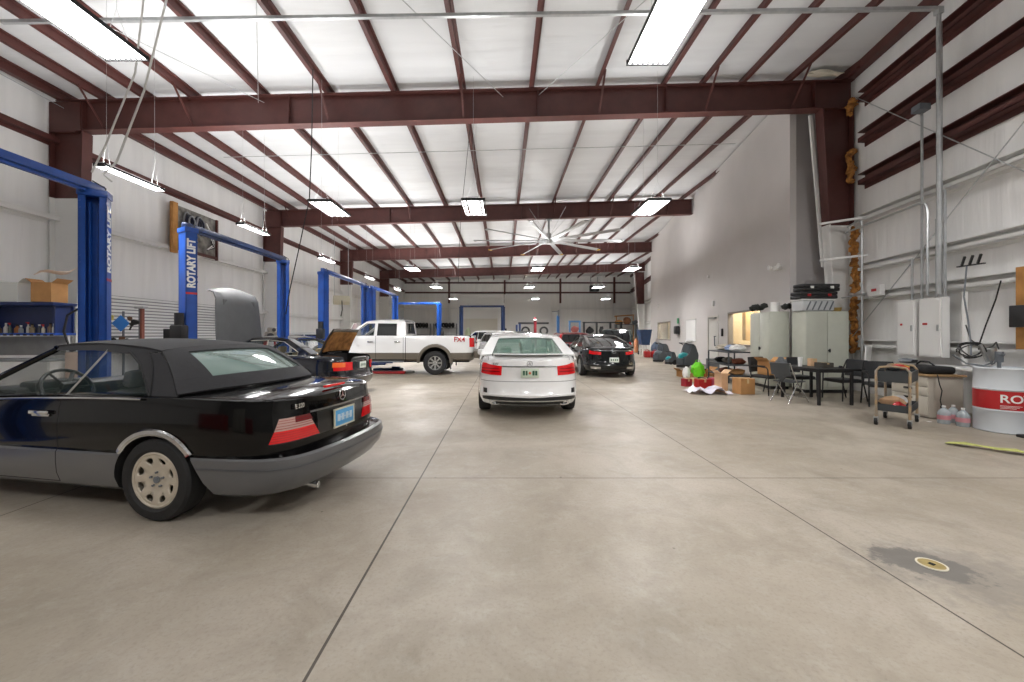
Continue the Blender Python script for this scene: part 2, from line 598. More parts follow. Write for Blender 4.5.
# end-wall framing at the back
for x in (-6.3, 0.2, 6.7, 13.0):
    for za, zb_, m in ((0, 5.0, WSTEEL), (5.0, ROOF(x) - 0.02, STEEL)):
        b = MB(); b.box((x, YB - 0.16, (za + zb_) / 2), (0.2, 0.26, zb_ - za)); struct(b.build('end_wall_post', m))
for z, m in ((6.2, STEEL), (7.35, STEEL), (4.35, WSTEEL), (2.3, WSTEEL)):
    b = MB(); b.box((1.7, YB - 0.12, z), (26.4, 0.2, 0.07)); b.box((1.7, YB - 0.03, z + 0.07), (26.4, 0.03, 0.16)); struct(b.build('back_wall_girt', m))
# white sheeted panel over the back door opening
b = MB()
for k in range(2):
    b.box((-2.6 + k * 5.45, YB - 0.28, 3.1), (5.4, 0.05, 5.9), bev=0.01)
for k in range(10):
    b.box((0.12, YB - 0.31, 0.6 + k * 0.55), (10.8, 0.015, 0.02))
pnl = struct(b.build('door_back', mat('white_sectional_door', 'e6e6e4', 0.45)))
b = MB(); b.box((-2.6, YB - 0.33, 1.9), (3.9, 0.04, 2.6)); struct(b.build('door_back_panel', mat('pale_roll_door', 'd8d4c8', 0.5)))

# left wall girts: Z shaped, white below and red above
def girt_left(z, m, h=0.2):
    y0, y1 = YF + 0.1, YB - 0.1
    b = MB()
    b.box((XL + 0.10, (y0 + y1) / 2, z), (0.19, y1 - y0, 0.03))
    b.box((XL + 0.19, (y0 + y1) / 2, z + 0.05), (0.02, y1 - y0, 0.12))
    b.box((XL + 0.015, (y0 + y1) / 2, z - 0.05), (0.02, y1 - y0, 0.1))
    struct(b.build('wall_girt', m))
girt_left(6.38, STEEL); girt_left(4.38, WSTEEL); girt_left(2.45, WSTEEL)
def girt_right(z, m, y0=YF + 0.1, y1=9.88, h=0.24, d=0.2):
    b = MB()
    def quad(dx0, dx1, za, zb_):
        b.prism([(XR(y0) - dx1, y0, za), (XR(y1) - dx1, y1, za), (XR(y1) - dx0, y1, za), (XR(y0) - dx0, y0, za)], (0, 0, zb_ - za))
    quad(0.01, d, z, z + 0.03)
    quad(d - 0.02, d, z, z + h * 0.45)
    quad(0.01, 0.03, z - h * 0.4, z + h * 0.2)
    quad(0.01, d, z + h, z + h + 0.02)
    quad(0.01, 0.02, z, z + h)
    struct(b.build('wall_girt', m))
for z, m in ((7.16, STEEL), (6.16, STEEL), (5.12, STEEL)):
    girt_right(z, m)
for z in (4.2, 3.0, 2.28, 1.12):
    girt_right(z, WSTEEL, h=0.16)
for z, m in ((6.3, STEEL), (4.3, WSTEEL), (2.4, WSTEEL)):
    girt_right(z, m, 29.4, YB - 0.1)
# second row of the wall framing behind the girts (right side near roof)

# ---------------------------------------------------------------- office block
# along-wall frame: s metres from the near corner, wall line X = 6.125 + .159 Y
A0 = V((XO(10.97), 10.97, 0)); A1 = V((XO(29.1), 29.1, 0))
AD = (A1 - A0).normalized(); AN = V((AD.y, -AD.x, 0))   # AN points into the office
AL = (A1 - A0).length
def ow(s, d, z): return A0 + AD * s + AN * d + V((0, 0, z))
def obox(b, s0, s1, d0, d1, z0, z1):
    b.prism([ow(s0, d0, z0), ow(s1, d0, z0), ow(s1, d1, z0), ow(s0, d1, z0)], (0, 0, z1 - z0))
def s_of(y): return (y - 10.97) / AD.y
OPEN = [(s_of(12.6), s_of(15.18), 1.02, 2.25), (s_of(16.1), s_of(17.35), 0.0, 2.2), (s_of(23.6), s_of(26.9), 1.05, 2.2)]
WT = 0.16
b = MB()
cur = 0
ztop = ROOF(8.6)
for s0, s1, z0, z1 in OPEN:
    obox(b, cur, s0, 0, WT, 0, 2.3)
    if z0 > 0: obox(b, s0, s1, 0, WT, 0, z0)
    obox(b, s0, s1, 0, WT, z1, 2.3)
    cur = s1
obox(b, cur, AL, 0, WT, 0, 2.3)
# upper wall follows the roof slope
b.prism([ow(0, 0, 2.3), ow(AL, 0, 2.3), ow(AL, 0, ROOF(A1.x) + 0.16), ow(0, 0, ROOF(A0.x) + 0.16)], AN * WT)
# far return
b.prism([A1, (XR(29.1) - 0.02, 29.1, 0), (XR(29.1) - 0.02, 29.1, ROOF(12) + 0.16), (A1.x, 29.1, ROOF(A1.x) + 0.16)], (0, -0.16, 0))
struct(b.build('wall_office', DRYW))
b = MB()
b.prism([(A0.x + 0.165, 10.985, 0), (XR(10.97) - 0.02, 10.985, 0), (XR(10.97) - 0.02, 10.985, 7.95), (A0.x + 0.165, 10.985, 7.95)], (0, 0.14, 0))
struct(b.build('wall_office_front', DRYG))
# rooms inside: back, floor and ceiling
b = MB()
obox(b, 0.3, AL - 0.3, 1.1, 1.15, 0, 2.9)
struct(b.build('wall_office_inner', mat('warm_white_wall', 'f0e6cf', 0.6)))
b = MB(); obox(b, 0.3, AL - 0.3, WT + 0.01, 1.1, 2.75, 2.8)
struct(b.build('ceiling_office', mat('office_ceiling', 'f2f2ee', 0.7)))
SEP = mat('partition_beige', 'd8c7a6', 0.7)
b = MB(); obox(b, s_of(15.6), s_of(15.7), WT + 0.01, 1.08, 0, 2.74); obox(b, s_of(19), s_of(19.1), WT + 0.01, 1.08, 0, 2.74)
struct(b.build('wall_office_partition', SEP))
for k, (y0, y1) in enumerate(((12.4, 15.3), (23.8, 27.0))):
    L = bpy.data.lights.new('office_lamp', 'AREA'); L.shape = 'RECTANGLE'; L.size = 0.5; L.size_y = 2.2
    L.energy = 42; L.color = (1, 0.93, 0.78)
    o = bpy.data.objects.new('office_lamp', L); COL.objects.link(o)
    o.location = ow(s_of((y0 + y1) / 2), 0.62, 2.72); o.rotation_euler = (0, 0, -0.16)
# window frames and glass
for k, (s0, s1, z0, z1) in enumerate((OPEN[0], OPEN[2])):
    r = thing('window_%d' % (k + 1), 'interior office window', 'window', (0, 0, 0)); r['kind'] = 'structure'
    b = MB()
    for a in ((s0, s0 + 0.05, z0, z1), (s1 - 0.05, s1, z0, z1), (s0, s1, z1 - 0.05, z1), (s0, s1, z0, z0 + 0.05)):
        obox(b, a[0], a[1], -0.015, WT + 0.01, a[2], a[3])
    b.build('window_frame', mat('grey_window_frame', '8b8580', 0.5), r)
    b = MB(); obox(b, s0 + 0.05, s1 - 0.05, 0.07, 0.08, z0 + 0.05, z1 - 0.05); b.build('window_pane', mat('clear_glass', 'e8f0ee', 0.02, alpha=0.12, spec=0.6), r)
# door with frame, lever and wired slot
s0, s1, z0, z1 = OPEN[1]
r = thing('door_1', 'white office door', 'door'); r['kind'] = 'structure'
b = MB(); obox(b, s0 + 0.06, s1 - 0.06, 0.02, 0.07, 0.02, z1 - 0.06); b.build('door_leaf', mat('white_door_paint', 'dcdad4', 0.45), r)
b = MB()
for a in ((s0, s0 + 0.06, 0, z1), (s1 - 0.06, s1, 0, z1), (s0, s1, z1 - 0.06, z1)):
    obox(b, a[0], a[1], -0.02, WT, a[2], a[3])
b.build('door_frame', mat('door_frame_paint', 'c9c6bf', 0.5), r)
b = MB(); b.tube([ow(s0 + 0.35, -0.04, 0.95), ow(s0 + 0.35, -0.05, 1.35)], 0.02, 8)
for z in (0.97, 1.33): b.tube([ow(s0 + 0.35, -0.05, z), ow(s0 + 0.35, 0.02, z)], 0.014, 8)
b.build('door_handle', GREYST, r)
b = MB(); obox(b, s0 + 0.3, s1 - 0.3, -0.05, 0.02, z1 - 0.13, z1 - 0.07); b.build('door_closer', ALU, r)
b = MB(); obox(b, 0.02, s_of(12.3), -0.02, -0.003, 0, 0.1); obox(b, s_of(17.45), AL, -0.02, -0.003, 0, 0.1)
struct(b.build('baseboard_office', mat('grey_vinyl_base', '77726e', 0.6)))
b = MB(); b.box((2.1, YB - 0.02, 0.05), (26, 0.02, 0.1)); struct(b.build('baseboard_back', GREYST))

# ---------------------------------------------------------------- lamps
TUBE = mat('fluorescent_tube', 'ffffff', 0.5, emit=9.0)
REFL = mat('white_reflector', 'f4f4f4', 0.3)
def lamp_light(loc, sx, sy, e, rz=0, parent=None, up=False):
    L = bpy.data.lights.new('tube_and_fill_light', 'AREA'); L.shape = 'RECTANGLE'; L.size = sx; L.size_y = sy
    L.energy = e * 0.42; L.color = (1.0, 0.985, 0.97)
    o = bpy.data.objects.new('tube_and_fill_light', L); COL.objects.link(o)
    o.location = loc
    o.rotation_euler = (PI, 0, rz) if up else (0, 0, rz)
    if parent: o.parent = parent
    return o
def highbay(x, y, z, w, l, label, group, ntube=6, e=150, zr=None, rz=0.0, eu=0.35, cat='ceiling lamp', nm='high_bay_lamp'):
    t = thing(nm, label, cat, (x, y, z), rz, group)
    b = MB()
    b.box((0, 0, 0.06), (w * 0.5, l * 0.96, 0.05), bev=0.01)
    b.build('ballast_box', REFL, t)
    b = MB()
    for k in range(ntube + 1):
        xx = -w / 2 + w * k / ntube
        b.prism([(xx - 0.004, -l / 2, 0.0), (xx + 0.004, -l / 2, 0.0), (xx + 0.004, -l / 2, 0.045), (xx - 0.004, -l / 2, 0.045)], (0, l, 0))
    for yy in (-l / 2, l / 2):
        b.box((0, yy, 0.025), (w + 0.02, 0.015, 0.065))
    b.build('louvre_frame', mat('grey_louvre', '242426', 0.6), t)
    for k in range(ntube):
        xx = -w / 2 + w * (k + 0.5) / ntube
        b = MB(); b.cyl((xx, 0, 0.012), 0.013, l - 0.03, 'Y', 8); b.build('tube', TUBE, t)
    zc = (zr if zr else ROOF(x)) - z
    b = MB()
    for yy in (-l * 0.4, l * 0.4):
        b.tube([(-w * 0.3, yy, 0.08), (0, yy, 0.5), (w * 0.3, yy, 0.08)], 0.003, 4)
        b.tube([(0, yy, 0.5), (0, yy, zc)], 0.003, 4)
    b.build('hanging_wire', GALV, t)
    lamp_light((0, 0, 0.034), w * .97, l * .97, e, 0, t)
    if eu: lamp_light((0, 0, 0.10), w, l, e * eu, 0, t, up=True)  # upward fill light added to brighten the roof insulation
    return t
g1 = 'louvred lamps hanging over the main bays'
HB = [(-4.36, 4.0, 4.62, 0.48, 1.28, 'louvred fluorescent lamp hanging near the camera, top corner above the lift beam', 210),
      (1.72, 4.12, 4.65, 0.48, 1.28, 'large louvred fluorescent lamp hanging near the camera, top middle of the hall', 210),
      (-4.4, 10.2, 4.62, 0.56, 1.22, 'louvred lamp hanging in front of the second roof beam, beside the hanging air hose', 230),
      (-0.72, 10.2, 4.65, 0.56, 1.22, 'louvred lamp hanging mid-hall in front of the second roof beam', 230),
      (3.75, 10.2, 4.65, 0.56, 1.22, 'louvred lamp hanging at the office end of the second roof beam, seen edge-lit', 230),
      (-4.5, 19.9, 4.65, 0.6, 1.22, 'small lamp beyond the third roof beam on the lift side', 260),
      (1.7, 19.9, 4.65, 0.6, 1.22, 'small lamp beyond the third roof beam, mid-hall', 260),
      (6.4, 19.9, 4.65, 0.6, 1.22, 'small lamp beyond the third roof beam on the office side', 260),
      (-4.6, 27.6, 4.65, 0.7, 1.3, 'distant lamp near the back wall on the lift side', 280),
      (1.8, 27.6, 4.65, 0.7, 1.3, 'distant lamp near the back wall, mid-hall', 280),
      (6.56, 27.6, 4.65, 0.7, 1.3, 'distant lamp near the back wall beside the wall heater', 280),
      (-4.6, 37.0, 4.65, 0.7, 1.3, 'farthest lamp before the back wall on the lift side', 330),
      (3.0, 37.0, 4.65, 0.7, 1.3, 'farthest lamp before the back wall, mid-hall', 330),
      (9.5, 37.0, 4.65, 0.7, 1.3, 'farthest lamp before the back wall on the office side', 330)]
for x, y, z, w, l, lab, e in HB:
    highbay(x, y, z, w, l, lab, g1, 8 if y < 6 else 4, e * (1.1 if y < 15 else 1.7), eu=0.32 if y > 6 else 0.12)
g2 = 'slim strip lamps along the lift wall'
for k, y in enumerate((7.55, 11.25, 15.9, 21.0, 26.5)):
    lab = ['slim strip lamp above the nearest lift beam', 'slim strip lamp above the second lift, before the second column', 'slim strip lamp above the third lift',
           'slim strip lamp past the third column', 'farthest slim strip lamp on the lift wall'][k]
    highbay(-7.0, y, 4.36, 0.2, 1.22, lab, g2, 2, 370, eu=0.4, cat='strip lamp', nm='strip_lamp')
# unseen fill lamps added out of view, mostly behind the camera
for x, y in ((-6, -2.6), (0.5, -2.6), (5.6, -1.2), (5.9, 3.6)):
    e = 230
    L = lamp_light((x, y, 6.3), 0.6, 1.3, e)
    L2 = lamp_light((x, y, 6.35), 0.6, 1.3, e * 0.25, up=True)
w = bpy.data.worlds.new('world'); SC.world = w; w.use_nodes = True
w.node_tree.nodes['Background'].inputs[0].default_value = (0.9, 0.95, 1, 1)
w.node_tree.nodes['Background'].inputs[1].default_value = 0.3
SC.view_settings.view_transform = 'Standard'
SC.view_settings.look = 'None'
SC.view_settings.gamma = 1
SC.view_settings.use_curve_mapping = False
SC.view_settings.exposure = 0.85
SC.cycles.max_bounces = 10
SC.cycles.diffuse_bounces = 6
SC.cycles.glossy_bounces = 4
SC.cycles.transparent_max_bounces = 12
SC.cycles.sample_clamp_indirect = 8
# ================================================================== cars
def lerp(a, b, t): return a + (b - a) * t
def interp(tab, x):
    if x <= tab[0][0]: return tab[0][1]
    for (x0, y0), (x1, y1) in zip(tab, tab[1:]):
        if x <= x1:
            t = (x - x0) / (x1 - x0)
            return lerp(y0, y1, t)
    return tab[-1][1]
def smoothi(tab, x):
    if x <= tab[0][0]: return tab[0][1]
    n = len(tab)
    for i in range(n - 1):
        if x <= tab[i + 1][0]:
            x0, y0 = tab[i]; x1, y1 = tab[i + 1]
            m0 = (y1 - y0) / (x1 - x0) if i == 0 else (y1 - tab[i - 1][1]) / (x1 - tab[i - 1][0])
            m1 = (y1 - y0) / (x1 - x0) if i == n - 2 else (tab[i + 2][1] - y0) / (tab[i + 2][0] - x0)
            h = x1 - x0; t = (x - x0) / h
            return (2*t**3-3*t*t+1)*y0 + (t**3-2*t*t+t)*h*m0 + (-2*t**3+3*t*t)*y1 + (t**3-t*t)*h*m1
    return tab[-1][1]

class Car:
    """x forward, y to the car's left, z up; origin on the ground at the middle of the car"""
    def __init__(s, P):
        s.P = P
        n = P.get('n', 6.0)
        s.n = n
        yf = [0, .14, .28, .42, .55, .66, .75]
        xs = [.8, .7, .6, .5, .4, .3, .2, .1, 0]
        pa = [math.asin(min(1, y ** (n / 2))) for y in yf]
        pe = math.acos(.86 ** (n / 2))
        ps = pa + [pa[-1] + (pe - pa[-1]) * k / 6 for k in range(1, 7)] + [math.acos(x ** (n / 2)) for x in xs]
        s.half = [('r', p) for p in ps] + [('f', p) for p in ps[-2::-1]]
        s.K = len(s.half)
        s.rows = P['rows']          # list of (zspec, w, xr, xf); zspec: float absolute or ('r', frac)
        s.zm = P['zmid']
        s.G = [[s.pt(r, k) for k in range(s.K)] for r in s.rows]
    def sh(s, x): return smoothi(s.P['shoulder'], x)
    def pt(s, row, k):
        zs, w, xr, xf = row
        end, ph = s.half[k]
        xm = 0.5 * (xr + xf)
        n = s.n
        c, q = max(0, math.cos(ph)) ** (2 / n), max(0, math.sin(ph)) ** (2 / n)
        a = (xm - xr) if end == 'r' else (xf - xm)
        bow = s.P.get('bow', (0.07, 0.12))[0 if end == 'r' else 1]
        tz = s.P.get('taper', (0.0, 0.03))[0 if end == 'r' else 1]
        x = xm - a * c if end == 'r' else xm + a * c
        x += (bow if end == 'r' else -bow) * q * q * c ** 6
        y = w * q * (1 - tz * c ** 3)
        z = zs if not isinstance(zs, tuple) else lerp(s.zm, s.sh(x), zs[1])
        return V((x, y, z))
    def body(s, name, mats, classify, parent, wells, cavity=None, cuts=(), crown=None):
        bm = bmesh.new()
        R = []
        for g in s.G:
            left = [bm.verts.new(p) for p in g]
            right = [left[0]] + [bm.verts.new((p.x, -p.y, p.z)) for p in g[1:-1]] + [left[-1]]
            R.append((left, right))
        for (l0, r0), (l1, r1) in zip(R, R[1:]):
            for k in range(s.K - 1):
                for a, b_ in ((l0, l1), (r0, r1)):
                    q = [a[k], a[k + 1], b_[k + 1], b_[k]]
                    bm.faces.new(q)
        def capface(L, Rr, cr, m):
            lines = []
            for k in range(s.K):
                if k in (0, s.K - 1):
                    lines.append([L[k]]); continue
                a, b_ = L[k].co.copy(), Rr[k].co.copy()
                row = [L[k]]
                for j in range(1, m):
                    t = j / m
                    p = a.lerp(b_, t)
                    yy = 1 - (2 * t - 1) ** 2
                    c = cr(p.x) if callable(cr) else cr
                    p.z += c * yy
                    row.append(bm.verts.new(p))
                row.append(Rr[k])
                lines.append(row)
            for A, B in zip(lines, lines[1:]):
                if len(A) == 1 or len(B) == 1:
                    o, rr = (A[0], B) if len(A) == 1 else (B[0], A)
                    for j in range(len(rr) - 1): bm.faces.new((o, rr[j], rr[j + 1]))
                else:
                    for j in range(len(A) - 1): bm.faces.new((A[j], A[j + 1], B[j + 1], B[j]))
        xa, xb = s.G[-1][0].x, s.G[-1][-1].x
        cw = crown if crown is not None else s.P.get('crown', 0.045)
        def cr(x): return cw * min(1, max(0, (x - xa) / 0.25)) ** 0.6 * min(1, max(0, (xb - x) / 0.35)) ** 0.6
        capface(R[-1][0], R[-1][1], cr, 8)
        capface(R[0][0], R[0][1], 0.0, 1)
        bmesh.ops.recalc_face_normals(bm, faces=bm.faces[:])
        me = bpy.data.meshes.new(name); bm.to_mesh(me); bm.free()
        for m in mats: me.materials.append(m)
        o = bpy.data.objects.new('tmp_body', me); COL.objects.link(o)
        cutters = []
        def cutter(b, mi):
            for f in b.bm.faces: f.material_index = 0
            c = b.build('tmp_cut', mats[mi]); c.hide_render = True
            md = o.modifiers.new('b', 'BOOLEAN'); md.object = c; md.operation = 'DIFFERENCE'; md.solver = 'EXACT'; md.material_mode = 'TRANSFER'
            cutters.append(c)
        for (x, z, r, yin, yout) in wells:
            for sg in (1, -1):
                b = MB(); b.cyl((x, sg * (yin + yout) / 2, z), r, yout - yin, 'Y', 40); cutter(b, 1)
        for c in (cavity or []):
            b = MB(); b.box(*c); cutter(b, 1)
        dg = bpy.context.evaluated_depsgraph_get()
        me2 = bpy.data.meshes.new_from_object(o.evaluated_get(dg))
        names = [m.name for m in me2.materials]
        darkidx = [i for i, nme in enumerate(names) if nme == mats[1].name]
        for c in cutters + [o]: bpy.data.objects.remove(c)
        bm = bmesh.new(); bm.from_mesh(me2)
        for co_, no in cuts:
            bmesh.ops.bisect_plane(bm, geom=bm.verts[:] + bm.edges[:] + bm.faces[:], plane_co=co_, plane_no=no, dist=1e-5)
        bmesh.ops.recalc_face_normals(bm, faces=bm.faces[:])
        bm.normal_update()
        groups = {}
        for f in bm.faces:
            dark = f.material_index in darkidx and f.material_index != 0
            key = ('body_shell', 1) if dark else classify(f.calc_center_median(), f.normal)
            groups.setdefault(key[0], {})[f.index] = key[1]
        out = {}
        base = bpy.data.meshes.new('t'); bm.to_mesh(base); bm.free()
        for part, fm in groups.items():
            b2 = MB(); b2.bm.from_mesh(base)
            b2.bm.faces.ensure_lookup_table()
            kill = [f for f in b2.bm.faces if f.index not in fm]
            for f in b2.bm.faces:
                if f.index in fm: f.material_index = fm[f.index]
            bmesh.ops.delete(b2.bm, geom=kill, context='FACES')
            bmesh.ops.remove_doubles(b2.bm, verts=b2.bm.verts, dist=1e-5)
            bm = b2.bm
            for f in bm.faces: f.smooth = True
            for e in bm.edges:
                e.smooth = e.calc_face_angle(0) < 0.55 if len(e.link_faces) == 2 else True
            part = part.replace('_far', '')
            mm = bpy.data.meshes.new(part); bm.to_mesh(mm); bm.free()
            for m in mats: mm.materials.append(m)
            ob = bpy.data.objects.new(part, mm); COL.objects.link(ob); ob.parent = parent
            out[part] = ob
        return out
    # --- surface lookups
    def row_at(s, z, k):
        for i in range(len(s.G) - 1):
            a, b_ = s.G[i], s.G[i + 1]
            za = lerp(a[int(k)].z, a[min(int(k) + 1, s.K - 1)].z, k % 1); zb = lerp(b_[int(k)].z, b_[min(int(k) + 1, s.K - 1)].z, k % 1)
            if z <= zb or i == len(s.G) - 2:
                return i + (z - za) / max(1e-6, zb - za)
        return len(s.G) - 1
    def P3(s, z, k):
        k = min(max(k, 0), s.K - 1.0001)
        r = min(max(s.row_at(z, k), 0), len(s.G) - 1.0001)
        i, j = int(r), int(k)
        u, w = r - i, k - j
        return (s.G[i][j] * (1 - w) + s.G[i][j + 1] * w) * (1 - u) + (s.G[i + 1][j] * (1 - w) + s.G[i + 1][j + 1] * w) * u
    def kx(s, x, z, end='r'):
        """param on the side where the surface has this x"""
        lo, hi = (6.0, s.K - 7.0)
        for _ in range(40):
            m = (lo + hi) / 2
            if s.P3(z, m).x < x: lo = m
            else: hi = m
        return lo
    def ky(s, y, z, end='r'):
        lo, hi = (0.0, 14.0) if end == 'r' else (s.K - 1.0, s.K - 15.0)
        for _ in range(40):
            m = (lo + hi) / 2
            if s.P3(z, m).y < y: lo = m
            else: hi = m
        return lo
    def patch(s, b, zf0, zf1, k0, k1, side=1, off=0.004, t=0.012, nk=14, nz=4, s0=0.0, s1=0.0):
        """curved slab lying on the body between params k0..k1; zf may be numbers or functions of the fraction along k"""
        g = []
        for i in range(nk + 1):
            u = i / nk; k = lerp(k0, k1, u)
            za = zf0(u) if callable(zf0) else zf0; zb = zf1(u) if callable(zf1) else zf1
            row = []
            for j in range(nz + 1):
                z = lerp(za, zb, j / nz)
                k = lerp(k0 + s0 * j / nz, k1 + s1 * j / nz, u)
                p = s.P3(z, k)
                e = 0.02
                du = s.P3(z, k + e) - s.P3(z, k - e); dz = s.P3(z + 0.01, k) - s.P3(z - 0.01, k)
                nn = dz.cross(du)
                if nn.length < 1e-9: nn = V((0, 1, 0))
                nn.normalize()
                if nn.dot(V((p.x, p.y * 2, 0))) < 0: nn = -nn
                q = p + nn * off
                row.append(V((q.x, q.y * side, q.z)))
            g.append(row)
        # orient outward
        du = g[-1][0] - g[0][0]; dv = g[0][-1] - g[0][0]
        mid = g[nk // 2][nz // 2]
        sgn = 1 if du.cross(dv).dot(V((mid.x, mid.y * 2, 0))) < 0 else -1
        b.sheet(g, t * sgn)
        return b

    # --- cabin
    def cab_w(s, x, z):
        C = s.P['cab']
        t = max(0, min(1.1, (z - C['zb']) / (C['zr'] - C['zb'])))
        wb = C['wb']; wr = C['wr']
        fx = 1.0
        if 'taperx' in C: fx = interp(C['taperx'], x)
        return lerp(wb, wr, t ** 1.15) * fx
    def side_poly(s, b, poly, side, off=0.0, t=0.02):
        """polygon in the side view (x, z) laid on the cabin side"""
        bm = b.bm
        A = []; B = []
        for x, z in poly:
            y = s.cab_w(x, z) + off
            A.append(bm.verts.new((x, side * y, z))); B.append(bm.verts.new((x, side * (y - t), z)))
        n = len(A)
        fs = [bm.faces.new(A), bm.faces.new(B[::-1])]
        for i in range(n): fs.append(bm.faces.new((A[i], B[i], B[(i + 1) % n], A[(i + 1) % n])))
        b._tag(fs)
    def across(s, rail, k0, k1, t, crown, bow, nu=10, nk=16, off=0.0, inset=0.0, u0=0.0, u1=1.0, edge=4.0):
        """skin spanning from side to side along a polyline of rail points (x, z)"""
        L = [0]
        for a, b_ in zip(rail, rail[1:]): L.append(L[-1] + math.hypot(b_[0] - a[0], b_[1] - a[1]))
        g = []
        for i in range(nu + 1):
            d = lerp(u0, u1, i / nu) * L[-1]
            x = smoothi([(l, r[0]) for l, r in zip(L, rail)], d); z = smoothi([(l, r[1]) for l, r in zip(L, rail)], d)
            w = s.cab_w(x, z) + off
            u = d / L[-1]
            cr = crown(u) if callable(crown) else crown
            bw = bow(u) if callable(bow) else bow
            row = []
            for j in range(nk + 1):
                k = lerp(k0, k1, j / nk)
                q = 1 - abs(k) ** edge
                q2 = 1 - k * k
                row.append(V((x + bw * q2, k * w, z + cr * (0.5 * q + 0.5 * q2) + off)))
            g.append(row)
        return g

def wheel(parent, x, y, r, w, side, rim_r, style, rim_mat, name='wheel', steer=0.0):
    """tyre with rim, spokes and hub; the outer face looks along +y * side"""
    t = MB()
    hw = w / 2
    ri = rim_r
    prof = [(ri, -hw * .85), (ri + .02, -hw), (r - .05, -hw * 1.0), (r - .018, -hw * .93), (r, -hw * .7), (r, hw * .7), (r - .018, hw * .93),
            (r - .05, hw), (ri + .02, hw), (ri, hw * .85)]
    t.lathe(prof, (0, 0, 0), 'Y', 48, closed=True)
    for gx in (-.45, -.15, .15, .45):
        pass
    ty = t.build(name, RUBBER, parent)
    ty.location = (x, y, r); ty.rotation_euler = (0, 0, (0 if side > 0 else PI) + steer)
    face = hw * 0.80
    b = MB()
    b.lathe([(ri, -hw * .8), (ri, hw * .84), (ri - .012, hw * .9), (ri - .022, hw * .84), (ri - .026, hw * .3), (ri - .03, -hw * .8)], (0, 0, 0), 'Y', 48, closed=True)
    rb = ri - 0.02
    if style == 'eight_hole':
        b.lathe([(0.0, face * .78), (.05, face * .80), (.075, face * .72), (.1, face * .80), (rb - .02, face * 1.04), (rb + .004, face * .98), (rb + .004, face * .8), (rb - .02, face * .84), (.1, face * .6), (0.0, face * .58)], (0, 0, 0), 'Y', 48)
    elif style == 'truck':
        for k in range(8):
            a = 2 * PI * k / 8
            d = V((math.cos(a), 0, math.sin(a))); e = V((-math.sin(a), 0, math.cos(a)))
            p0 = d * 0.045 + V((0, face * .75, 0)); p1 = d * (rb + .004) + V((0, face * .95, 0))
            b.prism([p0 - e * .022, p1 - e * .032, p1 + e * .032, p0 + e * .022], (0, -0.03, 0))
        b.lathe([(0, face * .95), (.05, face * .93), (.062, face * .8), (.062, face * .5)], (0, 0, 0), 'Y', 24)
    else:
        ns = {'ten': 10, 'five': 5, 'seven': 7}[style]
        ww = {'ten': .014, 'five': .034, 'seven': .024}[style]
        for k in range(ns):
            a = 2 * PI * (k + .25) / ns
            d = V((math.cos(a), 0, math.sin(a))); e = V((-math.sin(a), 0, math.cos(a)))
            p0 = d * 0.03 + V((0, face * .72, 0)); p1 = d * (rb + .004) + V((0, face * .93, 0))
            b.prism([p0 - e * ww, p1 - e * ww * 1.1, p1 + e * ww * 1.1, p0 + e * ww], (0, -0.025, 0))
        b.lathe([(0, face * .82), (.04, face * .8), (.05, face * .55)], (0, 0, 0), 'Y', 20)
    rim = b.build('rim', rim_mat, ty)
    if style == 'eight_hole':
        h = MB()
        for k in range(8):
            a = 2 * PI * (k + .5) / 8
            R0 = ri * .70
            c = V((math.cos(a) * R0, 0, math.sin(a) * R0)); e = V((-math.sin(a), 0, math.cos(a))); d = V((math.cos(a), 0, math.sin(a)))
            poly = [c + e * (.034 * math.cos(q * PI / 6)) * (1 + .25 * math.sin(q * PI / 6)) + d * (.024 * math.sin(q * PI / 6)) + V((0, face * .55, 0)) for q in range(12)]
            h.prism(poly, (0, 0.05, 0))
        cutr = h.build('tmp_cut', DARK)
        md = rim.modifiers.new('b', 'BOOLEAN'); md.object = cutr; md.operation = 'DIFFERENCE'; md.solver = 'EXACT'
        cutr.matrix_world = Matrix.Identity(4)
        # evaluate in the rim's own frame
        rp = rim.parent; rim.parent = None
        bpy.context.view_layer.update()
        dg = bpy.context.evaluated_depsgraph_get()
        me = bpy.data.meshes.new_from_object(rim.evaluated_get(dg))
        rim.modifiers.clear(); old = rim.data; rim.data = me; rim.parent = rp
        bpy.data.objects.remove(cutr)
    b = MB()
    for k in range(5):
        a = 2 * PI * k / 5 + .3
        b.cyl((math.cos(a) * .056, face * .80, math.sin(a) * .056), .009, .03, 'Y', 8)
    b.cyl((0, face * .84, 0), .026, .02, 'Y', 16)
    b.build('wheel_bolts', ALU if style != 'eight_hole' else GREYST, ty)
    b = MB(); b.lathe([(0, -hw * .3), (ri - .04, -hw * .3), (ri - .04, -hw * .2), (0, -hw * .2)], (0, 0, 0), 'Y', 24)
    b.build('brake_disc', DARK, ty)
    return ty

def star_emblem(parent, o, x, y, r, m=CHROME):
    """ring with a three-pointed star, lying in the plane x, y at o"""
    M = frame_mtx(o, x, y)
    b = MB()
    pts = [M @ V((r * math.cos(2 * PI * k / 24), r * math.sin(2 * PI * k / 24), 0)) for k in range(24)]
    b.tube(pts, r * .10, 6, closed=True)
    nrm = (M.to_3x3() @ V((0, 0, 1)))
    for k in range(3):
        a = PI / 2 + k * 2 * PI / 3
        tip = M @ V((r * math.cos(a), r * math.sin(a), 0))
        l = M @ V((r * .17 * math.cos(a + PI / 2), r * .17 * math.sin(a + PI / 2), 0)); q = M @ V((r * .17 * math.cos(a - PI / 2), r * .17 * math.sin(a - PI / 2), 0))
        b.prism([l - nrm * .003, tip - nrm * .003, q - nrm * .003], nrm * 0.006)
    return b.build('star_badge', m, parent)

